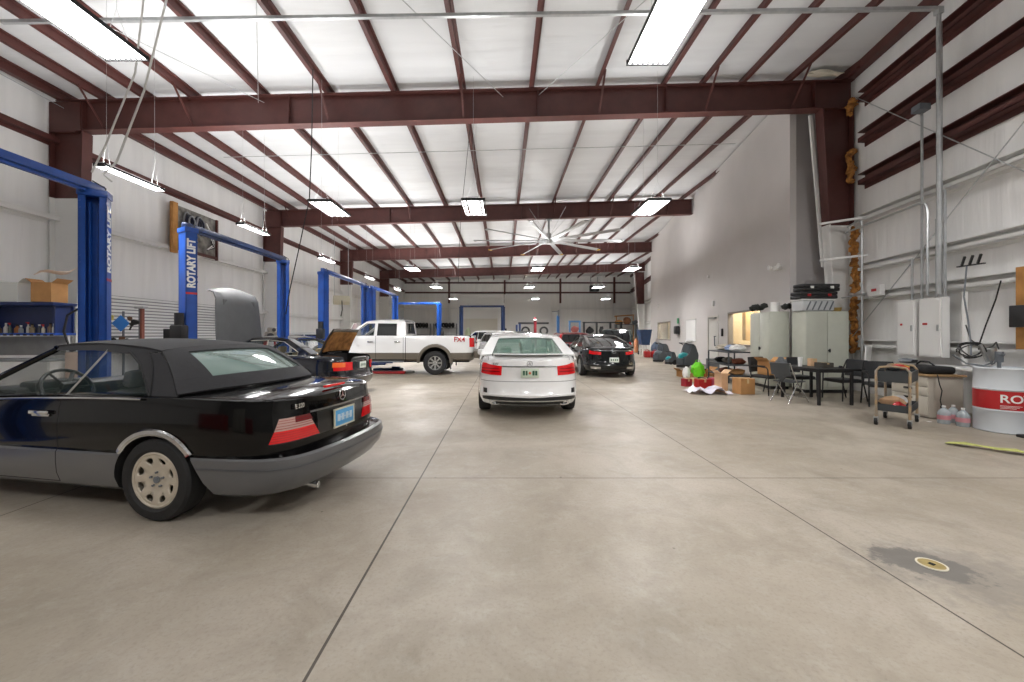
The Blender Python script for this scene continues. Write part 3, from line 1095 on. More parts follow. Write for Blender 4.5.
def seat(parent, x, y, m, z=0.28, back=1.0, name='seat', wd=.5):
    t = MB()
    t.box((x + .02, y, z + .1), (.5, wd, .16), bev=.05)
    t.box((x - .3, y, z + .1 + (back - z - .1) / 2), (.16, wd, back - z - .1), ry=-.22, bev=.06)
    s_ = t.build(name, m, parent)
    b = MB(); b.box((x - .40, y, back + .09), (.1, wd * .52, .16), ry=-.2, bev=.045); b.build('headrest', m, s_)
    return s_

def plate(parent, o, x, y, m, marks, w=.305, h=.155, frame=None):
    M = frame_mtx(o, x, y)
    b = MB(); b.box((0, 0, 0), (w, h, .006), bev=.002)
    b.bm.transform(M)
    p = b.build('licence_plate', m, parent)
    b = MB()
    for (cx, cw, ch) in marks: b.box((cx * w, 0, .0045), (cw * w, ch * h, .003))
    b.bm.transform(M)
    b.build('plate_characters', marks_mat(m), p)
    if frame:
        b = MB()
        for c, d in (((0, h / 2, 0), (w + .02, .014, .012)), ((0, -h / 2, 0), (w + .02, .014, .012)), ((w / 2, 0, 0), (.014, h, .012)), ((-w / 2, 0, 0), (.014, h, .012))):
            b.box(c, d)
        b.bm.transform(M)
        b.build('plate_frame', frame, p)
    return p
def marks_mat(m):
    return {'plate_blue': mat('plate_pale_print', 'c4d8e8', .5)}.get(m.name, mat('plate_green_print', '35604a', .5))

# ---------------------------------------------------------------- black convertible with grey cladding
BLKPAINT = mat('black_car_paint', '060607', 0.12, coat=0.35, spec=0.2)
CLAD = mat('grey_cladding_paint', '5d5e60', 0.3, coat=0.5)
CANVAS = mat('black_canvas', '2e2e31', 0.85, var=0.1, vscale=30, bump=0.15, bscale=220)
def rows_std(zb, zc, wl, xr, xf, wtop=.9, xrt=None, xft=None):
    """lower skirt rows and body rows; wl: half width"""
    xrt = xr + .1 if xrt is None else xrt; xft = xf - .12 if xft is None else xft
    return [(zb, wl * .90, xr + .10, xf - .12), (zb + .05, wl * .965, xr + .03, xf - .05), (lerp(zb, zc, .55), wl * .99, xr, xf), (zc - .02, wl, xr - .0, xf), ]

def convertible(t):
    W = .868
    P = dict(n=8.5, zmid=.53, bow=(.09, .14), taper=(.035, .05), crown=.045,
             shoulder=[(-2.34, .92), (-2.1, .94), (-1.5, .958), (-.6, .955), (.4, .92), (1.3, .875), (2.0, .80), (2.3, .72)],
             rows=[(.19, W * .88, -2.20, 2.2), (.24, W * .965, -2.33, 2.30), (.33, W * .998, -2.405, 2.335), (.42, W * 1.006, -2.43, 2.345), (.50, W * 1.006, -2.42, 2.33), (.515, W * .995, -2.39, 2.31),
                   (.53, W * .985, -2.29, 2.26), (('r', .12), W * .993, -2.29, 2.25), (('r', .45), W * .995, -2.285, 2.22), (('r', .75), W * .98, -2.265, 2.19), (('r', .9), W * .965, -2.262, 2.16), (('r', .975), W * .955, -2.262, 2.13), (('r', 1.0), W * .93, -2.245, 2.08)],
             cab=dict(zb=.93, zr=1.31, wb=.80, wr=.60))
    c = Car(P)
    XRW, XFW = -1.23, 1.485
    d0, d1 = -.29, .97
    cuts = [((0, 0, .515), (0, 0, 1))]
    for d in (d0, d1):
        cuts += [((d - .005, 0, 0), (1, 0, 0)), ((d + .005, 0, 0), (1, 0, 0))]
    cuts += [((-1.68, 0, 0), (1, 0, 0)), ((1.86, 0, 0), (1, 0, 0)), ((0, 0, .25), (0, 0, 1)), ((0, 0, .258), (0, 0, 1))]
    cuts += [((0, .70, 0), (0, 1, 0)), ((0, .706, 0), (0, 1, 0)), ((0, -.70, 0), (0, 1, 0)), ((0, -.706, 0), (0, 1, 0)), ((-1.66, 0, 0), (1, 0, 0)), ((-1.666, 0, 0), (1, 0, 0))]
    def cl(p, n):
        side = abs(p.y) > .55
        if abs(p.y) > .5 and p.z > .25:
            for d in (d0, d1):
                if abs(p.x - d) < .005: return ('body_shell', 1)
        if p.z > .8 and n.z > .3 and p.x < -1.6 and abs(p.y) > .69 and abs(p.y) < .71 and p.x > -2.15: return ('body_shell', 1)
        if p.z > .8 and n.z > .5 and -1.668 < p.x < -1.658 and abs(p.y) < .706: return ('body_shell', 1)
        if p.z < .515:
            if p.x < -1.68: return ('rear_bumper', 2)
            if p.x > 1.86: return ('front_bumper', 2)
            if .25 < p.z < .258 and d0 < p.x < d1: return ('body_shell', 1)
            if p.z > .258 and d0 < p.x < d1 and side: return ('door_cladding' if p.y > 0 else 'door_cladding_far', 2)
            return ('side_cladding', 2)
        if d0 < p.x < d1 and side and p.z < .97 and abs(n.y) > .4: return ('door' if p.y > 0 else 'door_far', 0)
        if p.z > .8 and n.z > .5 and p.x < -1.66 and abs(p.y) < .705: return ('trunk_lid', 0)
        return ('body_shell', 0)
    parts = c.body('body', [BLKPAINT, DARK, CLAD], cl, t, [(XRW, .31, .365, .5, 1.1), (XFW, .31, .37, .5, 1.1)],
                   cavity=[((-.2, 0, .9), (2.05, 1.44, .98)), ((-1.531, 0, .273), (.30, 2.4, .42), 0, 0, .54)], cuts=cuts)
    silver = mat('aged_alloy', 'cfc6b6', .38, metal=.35, var=.12, vscale=14)
    for x in (XRW, XFW):
        for sg in (1, -1):
            wheel(t, x, sg * (.868 - .105), .32, .2, sg, .218, 'eight_hole', silver)
    # chrome wheel arch trim
    for x in (XRW, XFW):
        for sg in (1, -1):
            b = MB(); g = []
            for i in range(25):
                a = lerp(PI * .19, PI * .81, i / 24)
                row = []
                for rr, oo in ((.362, .012), (.375, .02), (.398, .018), (.405, .004)):
                    px, pz = x + rr * math.cos(a), .31 + rr * math.sin(a)
                    kk = c.kx(px, max(.3, pz)); y = c.P3(max(.3, pz), kk).y
                    row.append(V((px, sg * (y + oo), pz)))
                g.append(row)
            b.sheet(g, .006)
            b.build('wheel_arch_trim', CHROME, t)
    # canvas top
    rail = [(.13, 1.325), (-.1, 1.345), (-.4, 1.345), (-.8, 1.32), (-1.0, 1.29)]
    back = [(-1.0, 1.29), (-1.13, 1.20), (-1.27, 1.08), (-1.37, .965)]
    b = MB()
    b.sheet(c.across(rail, -1, 1, .02, lambda u: .035, 0.0, 12, 18, edge=3), -.02)
    top = b.build('canvas_top', CANVAS, t)
    # rear quarter of the top as one mesh with a window opening
    g = c.across(back, -1, 1, .02, lambda u: lerp(.035, .04, u), lambda u: -.33 * u ** .8, 16, 28)
    b = MB()
    def sub(g, i0, i1, j0, j1): return [r[j0:j1 + 1] for r in g[i0:i1 + 1]]
    j0, j1, i0, i1 = 4, 24, 2, 12
    for a in ((0, i0, 0, 28), (i1, 16, 0, 28), (i0, i1, 0, j0), (i0, i1, j1, 28)):
        b.sheet(sub(g, *a), -.018)
    for sg in (1, -1):
        c.side_poly(b, [(-1.0, 1.285), (-1.13, 1.2), (-1.27, 1.08), (-1.37, .96), (-1.12, .955), (-.86, 1.20), (-.66, 1.30)], sg, .004, .02)
        c.side_poly(b, [(.13, 1.30), (.13, 1.34), (-.4, 1.355), (-1.0, 1.30), (-.66, 1.28), (-.3, 1.305)], sg, .006, .03)
    b.build('canvas_rear', CANVAS, t)
    for sg in (1, -1):
        b = MB()
        b.tube([(x, sg * (c.cab_w(x, z) + .008), z) for x, z in ((-1.12, .95), (-.86, 1.20), (-.68, 1.295))], .007, 6)
        b.tube([(x, sg * (c.cab_w(x, z) + .004) , z + .012) for x, z in ((-1.12, .95), (-1.05, 1.1), (-.98, 1.2), (-.9, 1.27))], .008, 6)
        b.build('canvas_seam', mat('canvas_piping', '1b1b1d', .7), t)
    b = MB(); b.sheet(sub(g, i0, i1, j0, j1), -.006)
    b.build('rear_window', mat('hazy_rear_glass', '8fa7a0', .06, alpha=.6, spec=.9), t)
    b = MB()
    ring = [g[i0][j] for j in range(j0, j1 + 1)] + [g[i][j1] for i in range(i0, i1 + 1)] + [g[i1][j] for j in range(j1, j0 - 1, -1)] + [g[i][j0] for i in range(i1, i0, -1)]
    b.tube([p + V((0, 0, .003)) for p in ring], .009, 6, closed=True)
    b.build('window_seal', BLACKP, t)
    # side glass
    for sg in (1, -1):
        b = MB(); c.side_poly(b, [(.80, .94), (.10, 1.305), (-.42, 1.31), (-.27, .94)], sg, -.01, .005); w1 = b.build('side_window', GLASS, t)
        b = MB(); c.side_poly(b, [(-.29, .94), (-.44, 1.31), (-.66, 1.28), (-.86, 1.19), (-1.10, .94)], sg, -.01, .005); b.build('quarter_window', GLASS, t)
        b = MB()
        P_ = lambda x, z, o=0.0: (x, sg * (c.cab_w(x, z) + o), z)
        b.bar(P_(-.28, .94), P_(-.43, 1.31), .010, .014)
        b.build('window_divider', ALU, t)
        b = MB()
        b.tube([P_(.84, .93, -.01), P_(.15, 1.315, -.01)], [.03, .024], 8)
        b.build('windscreen_pillar', BLKPAINT, t)
        b = MB()
        xs = [-1.9 + i * .1 for i in range(29)]
        b.tube([(x, sg * (c.P3(min(.885, c.sh(x) - .05), c.kx(x, .8)).y + .006), c.sh(x) - .02 - .012 * (x < -1.5)) for x in xs if x > -1.15], .009, 6)
        b.build('belt_trim', CHROME, t)
        # body side crease strip, door handle
        b = MB(); yh = c.P3(.80, c.kx(-.1, .8)).y
        b.box((-.12, sg * (yh + .022), .81), (.20, .022, .034), bev=.01); b.box((-.12, sg * (yh + .008), .79), (.18, .02, .03), bev=.008)
        b.build('door_handle', CHROME, t)
        b = MB(); b.box((.74, sg * .93, .99), (.12, .2, .13), bev=.04); b.bar((.74, sg * .8, .95), (.74, sg * .87, .98), .05, .03)
        b.build('door_mirror', BLKPAINT, t)
    b = MB(); b.sheet(c.across([(.86, .93), (.5, 1.13), (.15, 1.325)], -.96, .96, .006, .03, lambda u: .12 * (1 - u), 8, 14), .005)
    b.build('windscreen', GLASS, t)
    b = MB(); b.tube([(.15, -.6, 1.32), (.17, -.3, 1.355), (.17, 0, 1.365), (.17, .3, 1.355), (.15, .6, 1.32)], .026, 8); b.build('windscreen_header', BLKPAINT, t)
    # interior
    b = MB(); b.box((.68, 0, .86), (.42, 1.38, .2), bev=.05); b.box((.52, .38, .96), (.2, .42, .1), bev=.03); b.build('dashboard', BLACKP, t)
    b = MB()
    ctr = V((.38, .37, .93)); ax = V((-.86, 0, .5)).normalized(); u = V((0, 1, 0)); w_ = ax.cross(u)
    b.tube([ctr + u * (.195 * math.cos(2 * PI * k / 28)) + w_ * (.195 * math.sin(2 * PI * k / 28)) for k in range(28)], .016, 8, closed=True)
    for a in (0, PI, -PI / 2 - .5, -PI / 2 + .5): b.bar(ctr, ctr + u * (.19 * math.cos(a)) + w_ * (.19 * math.sin(a)), .03, .015)
    b.box(ctr + ax * .01, (.06, .14, .12), ry=-.5, bev=.02)
    b.tube([ctr, ctr - ax * .3], .03, 8)
    b.build('steering_wheel', BLACKP, t)
    for y in (.36, -.36):
        seat(t, -.05, y, GREYFAB, .3, .95, wd=.48)
    b = MB(); b.box((-.95, 0, .62), (.22, 1.2, .5), ry=-.2, bev=.05); b.box((-.72, 0, .5), (.4, 1.2, .16), bev=.05); b.build('rear_seat', GREYFAB, t)
    for y in (.33, -.33):
        b = MB(); b.box((-1.08, y, .99), (.09, .25, .17), ry=-.2, bev=.04); b.build('rear_headrest', mat('dark_headrest', '333436', .7), t)
    # rear end
    for sg in (1, -1):
        ka0, ka1 = c.ky(.34, .66), c.ky(.44, .79); kb0, kb1 = c.kx(-2.13, .66), c.kx(-2.17, .79)
        m = (.70 - .61) / (.79 - .61)
        km0, km1 = lerp(ka0, ka1, m), lerp(kb0, kb1, m)
        lt = MB(); c.patch(lt, .61, .70, ka0, kb0, sg, .012, .02, 20, 3, km0 - ka0, km1 - kb0); tl = lt.build('tail_lamp', REDL, t)
        up = MB(); c.patch(up, .70, .79, km0, km1, sg, .011, .02, 20, 3, ka1 - km0, kb1 - km1); up.build('clear_section', CLRL, tl)
        up = MB(); c.patch(up, .745, .792, lerp(km0, ka1, .5) - .1, lerp(km0, kb0, .36), sg, .014, .02, 12, 2, ka1 - lerp(km0, ka1, .5), 0); up.build('smoked_section', mat('smoked_red_lens', '6b2a2b', .15), tl)
        rb = MB()
        for zz in (.628, .646, .664, .682, .715, .733, .755, .773):
            f = (zz - .61) / .18
            c.patch(rb, zz - .0015, zz + .0015, lerp(ka0, ka1, f) + .05, lerp(kb0, kb1, f) - .05, sg, .015, .008, 20, 1)
        rb.build('lens_ribs', mat('lens_rib_red', '99141a', .2), tl)
        fr = MB(); c.patch(fr, .60, .61, ka0, kb0, sg, .012, .016, 20, 1); fr.build('lamp_surround', BLACKP, tl)
    b = MB(); k0 = c.ky(.345, .7); 
    for sg in (1, -1): c.patch(b, .60, .80, 0, k0, sg, .003, .006, 8, 3)
    b.build('rear_panel', mat('dark_rear_panel', '17181a', .3, coat=.5), t)
    b = MB()
    for sg in (1, -1): c.patch(b, .795, .81, 0, c.ky(.42, .8), sg, .012, .012, 8, 1)
    b.build('trunk_grip_strip', mat('dull_chrome', '9c9c9e', .25, metal=.9), t)
    xb = c.P3(.7, 0).x
    plate(t, (xb - .016, 0, .69), (0, -1, 0), (0, 0, 1), mat('plate_blue', '5aa5d8', .4), [(-.3, .14, .4), (-.1, .14, .4), (.12, .14, .4), (.32, .12, .4), (0, .5, .06)], frame=mat('pale_plate_frame', 'd9d4c0', .4))
    xs = c.P3(.86, 0).x
    star_emblem(t, (xs - .018, 0, .885), (0, -1, 0), (0.05, 0, 1), .045)
    text_mesh('E 320', .05, CHROME, 'model_badge', t, frame_mtx((c.P3(.85, c.ky(.5, .85)).x - .008, .52, .868), (0.06, -1, 0), (0.02, 0, 1)), .002, bold=.001)
    b = MB(); b.box((-2.2, 0, .975), (.03, .3, .022), bev=.006); b.build('high_brake_lamp', REDL, t)
    b = MB(); b.cyl((c.P3(.6, 0).x - .004, -.04, .592), .010, .01, 'X', 10); b.build('trunk_lock', CHROME, t)
    b = MB(); b.tube([(-2.0, .42, .21), (-2.2, .42, .215), (-2.33, .42, .205)], .026, 10); b.build('exhaust_tip', CHROME, t)
    b = MB()
    for sg in (1, -1):
        c.patch(b, .432, .44, 0, c.kx(-1.62, .43), sg, .008, .008, 30, 1)
    b.build('bumper_strip', mat('bumper_groove', '55565a', .4), t)
    b = MB(); b.tube([(-1.55, .79, .925), (-1.55, .80, .95)], .008, 6); b.build('aerial_base', BLACKP, t)
    b = MB()
    b.box((2.25, 0, .64), (.06, .62, .2), bev=.02); b.build('radiator_grille', CHROME, t)
    for sg in (1, -1):
        b = MB(); b.box((2.18, sg * .58, .63), (.12, .34, .17), bev=.03); b.build('headlamp', CLRL, t)
    return c

al = math.radians(10.5)
car1 = thing('convertible_car', 'black two-tone convertible with soft top up and grey lower cladding, parked nearest the camera', 'car', (-3.737, 4.138, 0), PI - al)
convertible(car1)
def sedan(t, A):
    """saloon, coupe, estate or van body from a dictionary of measures"""
    L2, W, zb, zc = A['L2'], A['W'], A.get('zb', .2), A.get('zc', .5)
    ov = A.get('top_in', .10)
    sh = A['shoulder']
    xr, xf = -L2, L2
    P = dict(n=A.get('n', 5.5), zmid=zc + .02, bow=A.get('bow', (.14, .22)), taper=A.get('taper', (.06, .08)), crown=A.get('crown', .04), shoulder=sh,
             rows=[(zb, W * .86, xr + .2, xf - .22), (zb + .05, W * .95, xr + .06, xf - .08), (lerp(zb, zc, .6), W * .985, xr + .01, xf - .01), (zc, W, xr, xf),
                   (zc + .02, W * .998, xr + .015, xf - .02), (('r', .25), W * 1.0, xr + .04, xf - .04), (('r', .5), W * .995, xr + .06, xf - .08), (('r', .78), W * .97, xr + .06, xf - .14),
                   (('r', .92), W * .94, xr + .07, xf - .2), (('r', .98), W * .91, xr + .08, xf - .26), (('r', 1.0), W * .87, xr + .12, xf - .34)],
             cab=A['cab'])
    c = Car(P)
    ra, fa, R = A['ra'], A['fa'], A['R']
    paint = A['paint']
    clad = A.get('clad', paint)
    d = A['doors']
    cuts = []
    if A.get('zclad'): cuts.append(((0, 0, A['zclad']), (0, 0, 1)))
    for q in d: cuts += [((q - .006, 0, 0), (1, 0, 0)), ((q + .006, 0, 0), (1, 0, 0))]
    xt = A.get('trunk', None)
    yt = W * .76
    if xt is not None:
        cuts += [((xt, 0, 0), (1, 0, 0)), ((xt - .008, 0, 0), (1, 0, 0)), ((0, yt, 0), (0, 1, 0)), ((0, yt + .008, 0), (0, 1, 0)), ((0, -yt, 0), (0, 1, 0)), ((0, -yt - .008, 0), (0, 1, 0))]
    zbump = A.get('zbump', .55)
    xg = ra - R - .06
    cuts += [((0, 0, zbump), (0, 0, 1)), ((0, 0, zbump + .007), (0, 0, 1)), ((xg, 0, 0), (1, 0, 0)), ((0, 0, zb + .09), (0, 0, 1))]
    zmax = A['cab']['zb'] + .05
    def cl(p, n):
        for q in d:
            if abs(p.x - q) < .006 and abs(p.y) > W * .6 and p.z > zb + .09 and abs(n.y) > .4: return ('body_shell', 1)
        if xt is not None and p.x < xt + .001 and p.z > zbump and p.x > -L2 - .1:
            if (yt < abs(p.y) < yt + .008 or xt - .008 < p.x < xt) and n.z > .3: return ('body_shell', 1)
            if p.x < xt - .008 and abs(p.y) < yt and n.z > .55: return ('trunk_lid', 0)
        if p.x < xg and zbump < p.z < zbump + .007 and n.x < -.3 and A.get('seam', True): return ('body_shell', 1)
        if p.x < xg and p.z < zbump: return ('rear_bumper', 2 if A.get('zclad') else 0)
        if A.get('zclad') and p.z < A['zclad']: return ('side_cladding', 2)
        for i in range(len(d) - 1):
            if d[i] < p.x < d[i + 1] and abs(p.y) > W * .6 and p.z > zb + .09 and p.z < zmax and abs(n.y) > .5:
                return ('door' if p.y > 0 else 'door_far') + '' if False else (('door%d' % i) + ('' if p.y > 0 else '_far'), 0)
        return ('body_shell', 0)
    cav = A.get('cav', None)
    cavs = []
    if cav: cavs.append(cav)
    cavs += A.get('extra_cav', [])
    parts = c.body('body', [paint, DARK, clad], cl, t, [(ra, R * .98, R * 1.17, W * .58, W * 1.3), (fa, R * .98, R * 1.17, W * .58, W * 1.3)], cavity=cavs, cuts=cuts)
    for k, o in parts.items():
        if k.startswith('door'): o.name = 'door'
    for x in (ra, fa):
        for sg in (1, -1):
            wheel(t, x, sg * (W - A.get('tyre_w', .23) / 2 - .012), R, A.get('tyre_w', .23), sg, A.get('rim', .23), A.get('style', 'ten'), A.get('rim_mat', ALU))
    rail, back, front = A['rail'], A['back'], A['front']
    rm = A.get('roof_mat', paint)
    b = MB(); b.sheet(c.across(rail, -1, 1, .02, A.get('roof_crown', .06), 0.0, 12, 18, edge=3), -.03); b.build('roof', rm, t)
    # rear window with body-coloured edges
    g = c.across(back, -1, 1, .02, A.get('roof_crown', .06) * .9, lambda u: -A.get('rbow', .12) * u, 12, 24)
    cm = A.get('cpil', 3)
    def sub(i0, i1, j0, j1): return [r[j0:j1 + 1] for r in g[i0:i1 + 1]]
    b = MB(); b.sheet(sub(0, 12, 0, cm), -.025); b.sheet(sub(0, 12, 24 - cm, 24), -.025); b.sheet(sub(0, 1, cm, 24 - cm), -.025)
    b.build('rear_pillar', rm, t)
    b = MB(); b.sheet(sub(1, 12, cm, 24 - cm), -.006); b.build('rear_window', A.get('rglass', GLASS), t)
    ring = [g[1][j] for j in range(cm, 25 - cm)] + [g[i][24 - cm] for i in range(2, 13)]
    ring += [g[12][j] for j in range(23 - cm, cm - 1, -1)] + [g[i][cm] for i in range(11, 1, -1)]
    b = MB(); b.tube([p + V((0, 0, .002)) for p in ring], .010, 5, closed=True); b.build('window_seal', BLACKP, t)
    b = MB(); b.sheet(c.across(front, -.97, .97, .006, .05, lambda u: .14 * (1 - u), 8, 14), .005); b.build('windscreen', GLASS, t)
    for sg in (1, -1):
        for poly in A['glass']:
            b = MB(); c.side_poly(b, poly, sg, .002, .006); w = b.build('side_window', A.get('sglass', GLASS), t)
            b = MB(); b.tube([(x, sg * (c.cab_w(x, z) + .004), z) for x, z in poly], .008, 5, closed=True); b.build('window_trim', A.get('wtrim', BLACKP), w)
        for poly in A['pillars']:
            b = MB(); c.side_poly(b, poly, sg, .0, .03); b.build('side_pillar', rm, t)
        b = MB()
        for (x, z, x1, z1) in [(*front[0], *front[-1])]:
            b.tube([(x, sg * c.cab_w(x, z), z), (x1, sg * c.cab_w(x1, z1), z1)], [.04, .035], 8)
        b.build('windscreen_pillar', rm, t)
        b = MB(); mx = A['mirror']
        b.box((mx[0], sg * (W + .06), mx[1]), (.11, .2, .14), bev=.04); b.bar((mx[0] + .02, sg * W * .85, mx[1] - .03), (mx[0], sg * (W + .02), mx[1]), .04, .03)
        b.build('door_mirror', paint, t)
        for q in A.get('handles', []):
            b = MB(); y = c.P3(q[1], c.kx(q[0], q[1])).y
            b.box((q[0], sg * (y + .022), q[1]), (.2, .02, .03), bev=.008); b.box((q[0] - .085, sg * (y + .008), q[1]), (.02, .03, .025)); b.box((q[0] + .085, sg * (y + .008), q[1]), (.02, .03, .025))
            b.build('door_handle', A.get('handle_mat', paint), t)
    im = A.get('interior', GREYFAB)
    if A.get('seats', True):
        xs = A['seats_x']
        for y in (W * .42, -W * .42): seat(t, xs[0], y, im, .3, .98)
        b = MB(); b.box((xs[1], 0, .66), (.2, W * 1.4, .5), ry=-.2, bev=.05); b.box((xs[1] + .25, 0, .5), (.4, W * 1.4, .16), bev=.05); rs = b.build('rear_seat', im, t)
        for y in (W * .42, -W * .42):
            b = MB(); b.box((xs[1] - .09, y, .985), (.09, .27, .17), ry=-.2, bev=.04); b.build('rear_headrest', im, t)
        b = MB(); b.box((front[0][0] - .25, 0, .84), (.4, W * 1.5, .2), bev=.05); b.build('dashboard', BLACKP, t)
        b = MB(); b.box((xs[1] - .3, 0, .86), (.4, W * 1.45, .03)); b.build('parcel_shelf', BLACKP, t)
    return c

# ---------------------------------------------------------------- white saloon in the aisle
WPAINT = mat('white_car_paint', 'f0f0f0', .18, coat=1.0)
def white_saloon(t):
    A = dict(L2=2.44, W=.92, zb=.2, zc=.42, n=6.5, bow=(.20, .25), taper=(.025, .1), paint=WPAINT, R=.325, ra=-1.34, fa=1.54, rim=.24, style='ten',
             shoulder=[(-2.44, .97), (-2.25, 1.03), (-1.9, 1.05), (-1, 1.0), (.2, .96), (1.0, .93), (1.7, .84), (2.4, .66)], trunk=-1.78, zbump=.64,
             doors=[-1.05, -.05, .95], cab=dict(zb=.97, zr=1.37, wb=.89, wr=.69), cav=((-.1, 0, .85), (2.3, 1.4, .9)),
             rail=[(.35, 1.355), (0, 1.40), (-.5, 1.40), (-.95, 1.345)], back=[(-.95, 1.345), (-1.3, 1.22), (-1.78, 1.045)], front=[(1.15, .95), (.75, 1.17), (.35, 1.36)],
             glass=[[(1.0, .98), (.38, 1.33), (-.02, 1.36), (0.0, .97)], [(-.06, .97), (-.08, 1.36), (-.55, 1.35), (-.95, 1.27), (-1.1, 1.0)]],
             pillars=[[(-.95, 1.36), (-1.3, 1.22), (-1.78, 1.04), (-1.8, .98), (-1.1, .98), (-.95, 1.27), (-.55, 1.36)], [(0, .97), (-.02, 1.37), (-.08, 1.37), (-.06, .97)],
                      [(.38, 1.32), (.38, 1.38), (-.5, 1.42), (-.95, 1.36), (-.55, 1.34)]],
             mirror=(.82, 1.0), handles=[(-.2, .82), (-1.0, .84)], seats_x=(0.1, -.95), interior=mat('light_beige_leather', 'cfcabc', .5), rglass=mat('green_rear_glass', '5e8577', .04, alpha=.5, spec=.8), roof_crown=.035, top_in=.1)
    c = sedan(t, A)
    for sg in (1, -1):
        ky0 = c.ky(.47, .85); k1 = c.kx(-2.0, .85)
        b = MB(); c.patch(b, lambda u: lerp(.745, .765, u), lambda u: lerp(.90, .945, min(1, u * 1.6)), ky0, k1, sg, .010, .02, 20, 4); l = b.build('tail_lamp', REDL, t)
        b = MB(); c.patch(b, .80, .815, ky0 + .3, k1 - .3, sg, .014, .02, 16, 1); c.patch(b, .85, .862, ky0 + .5, k1 - .3, sg, .014, .02, 16, 1)
        b.build('lamp_light_guide', mat('deep_red_lens', '7c0d12', .15), l)
        # lower bumper: dark insert and exhaust finisher
        b = MB(); c.patch(b, lambda u: lerp(.27, .33, min(1, u * 2)), lambda u: .375 + .02 * math.sin(PI * u), 0, c.kx(-2.1, .35), sg, .006, .012, 24, 2); b.build('bumper_vent', BLACKP, t)
        b = MB(); xb = c.P3(.3, c.ky(.56, .3)).x
        b.lathe([(.03, 0), (.05, 0), (.05, .07), (.03, .07)], (xb + .0, sg * .58, .28), 'X', 20, closed=True)
        b.bm.transform(Matrix.Translation((0, sg * .58, .28)) @ Matrix.Diagonal((1, 1.9, .75, 1)) @ Matrix.Translation((0, -sg * .58, -.28)))
        b.build('exhaust_tip', CHROME, t)
        b = MB(); c.patch(b, .44, .52, c.kx(-2.2, .45) - .6, c.kx(-2.14, .45), sg, .006, .01, 6, 2); b.build('bumper_reflector', BLACKP, t)
    b = MB()
    for sg in (1, -1): c.patch(b, .19, .31, 0, c.ky(.56, .25), sg, .010, .02, 12, 3)
    b.build('rear_diffuser', BLACKP, t)
    b = MB()
    for sg in (1, -1): c.patch(b, .315, .335, 0, c.ky(.68, .35), sg, .012, .02, 16, 1)
    b.build('diffuser_trim', CHROME, t)
    b = MB()
    for sg in (1, -1): c.patch(b, .885, .905, 0, c.ky(.46, .9), sg, .010, .015, 12, 1)
    b.build('trunk_trim_strip', CHROME, t)
    b = MB()
    for sg in (1, -1): c.patch(b, .70, .885, 0, c.ky(.36, .8), sg, .0, .01, 10, 3)
    b.build('plate_recess', WPAINT, t)
    xb = c.P3(.78, 0).x
    plate(t, (xb - .015, 0, .79), (0, -1, 0), (0, 0, 1), mat('plate_white_green', 'cfdcc9', .4), [(-.33, .12, .5), (-.18, .1, .5), (.2, .12, .5), (.35, .12, .5)])
    b = MB(); b.blob((xb - .022, 0, .79), (.008, .045, .055), 1, .1, 1); b.build('plate_orange_emblem', mat('plate_orange', 'd8663a', .5), t)
    star_emblem(t, (c.P3(.95, 0).x - .012, 0, .945), (0, -1, 0), (.2, 0, 1), .045)
    text_mesh('E350', .055, CHROME, 'model_badge', t, frame_mtx((c.P3(.94, c.ky(.55, .94)).x - .010, .57, .935), (.12, -1, 0), (.1, 0, 1)), .002, bold=.001)
    b = MB(); g = []
    for i in range(17):
        y = lerp(-.62, .62, i / 16)
        x = -2.33 + .16 * (y / .62) ** 2
        g.append([(x + .16, y, 1.062), (x + .07, y, 1.085), (x, y, 1.10), (x - .012, y, 1.09)])
    b.sheet(g, .012); b.build('lip_spoiler', WPAINT, t)
    return c
car2 = thing('white_saloon_car', 'white saloon seen square from behind, parked alone in the middle of the aisle', 'car', (.45, 9.09, 0), PI / 2)
white_saloon(car2)

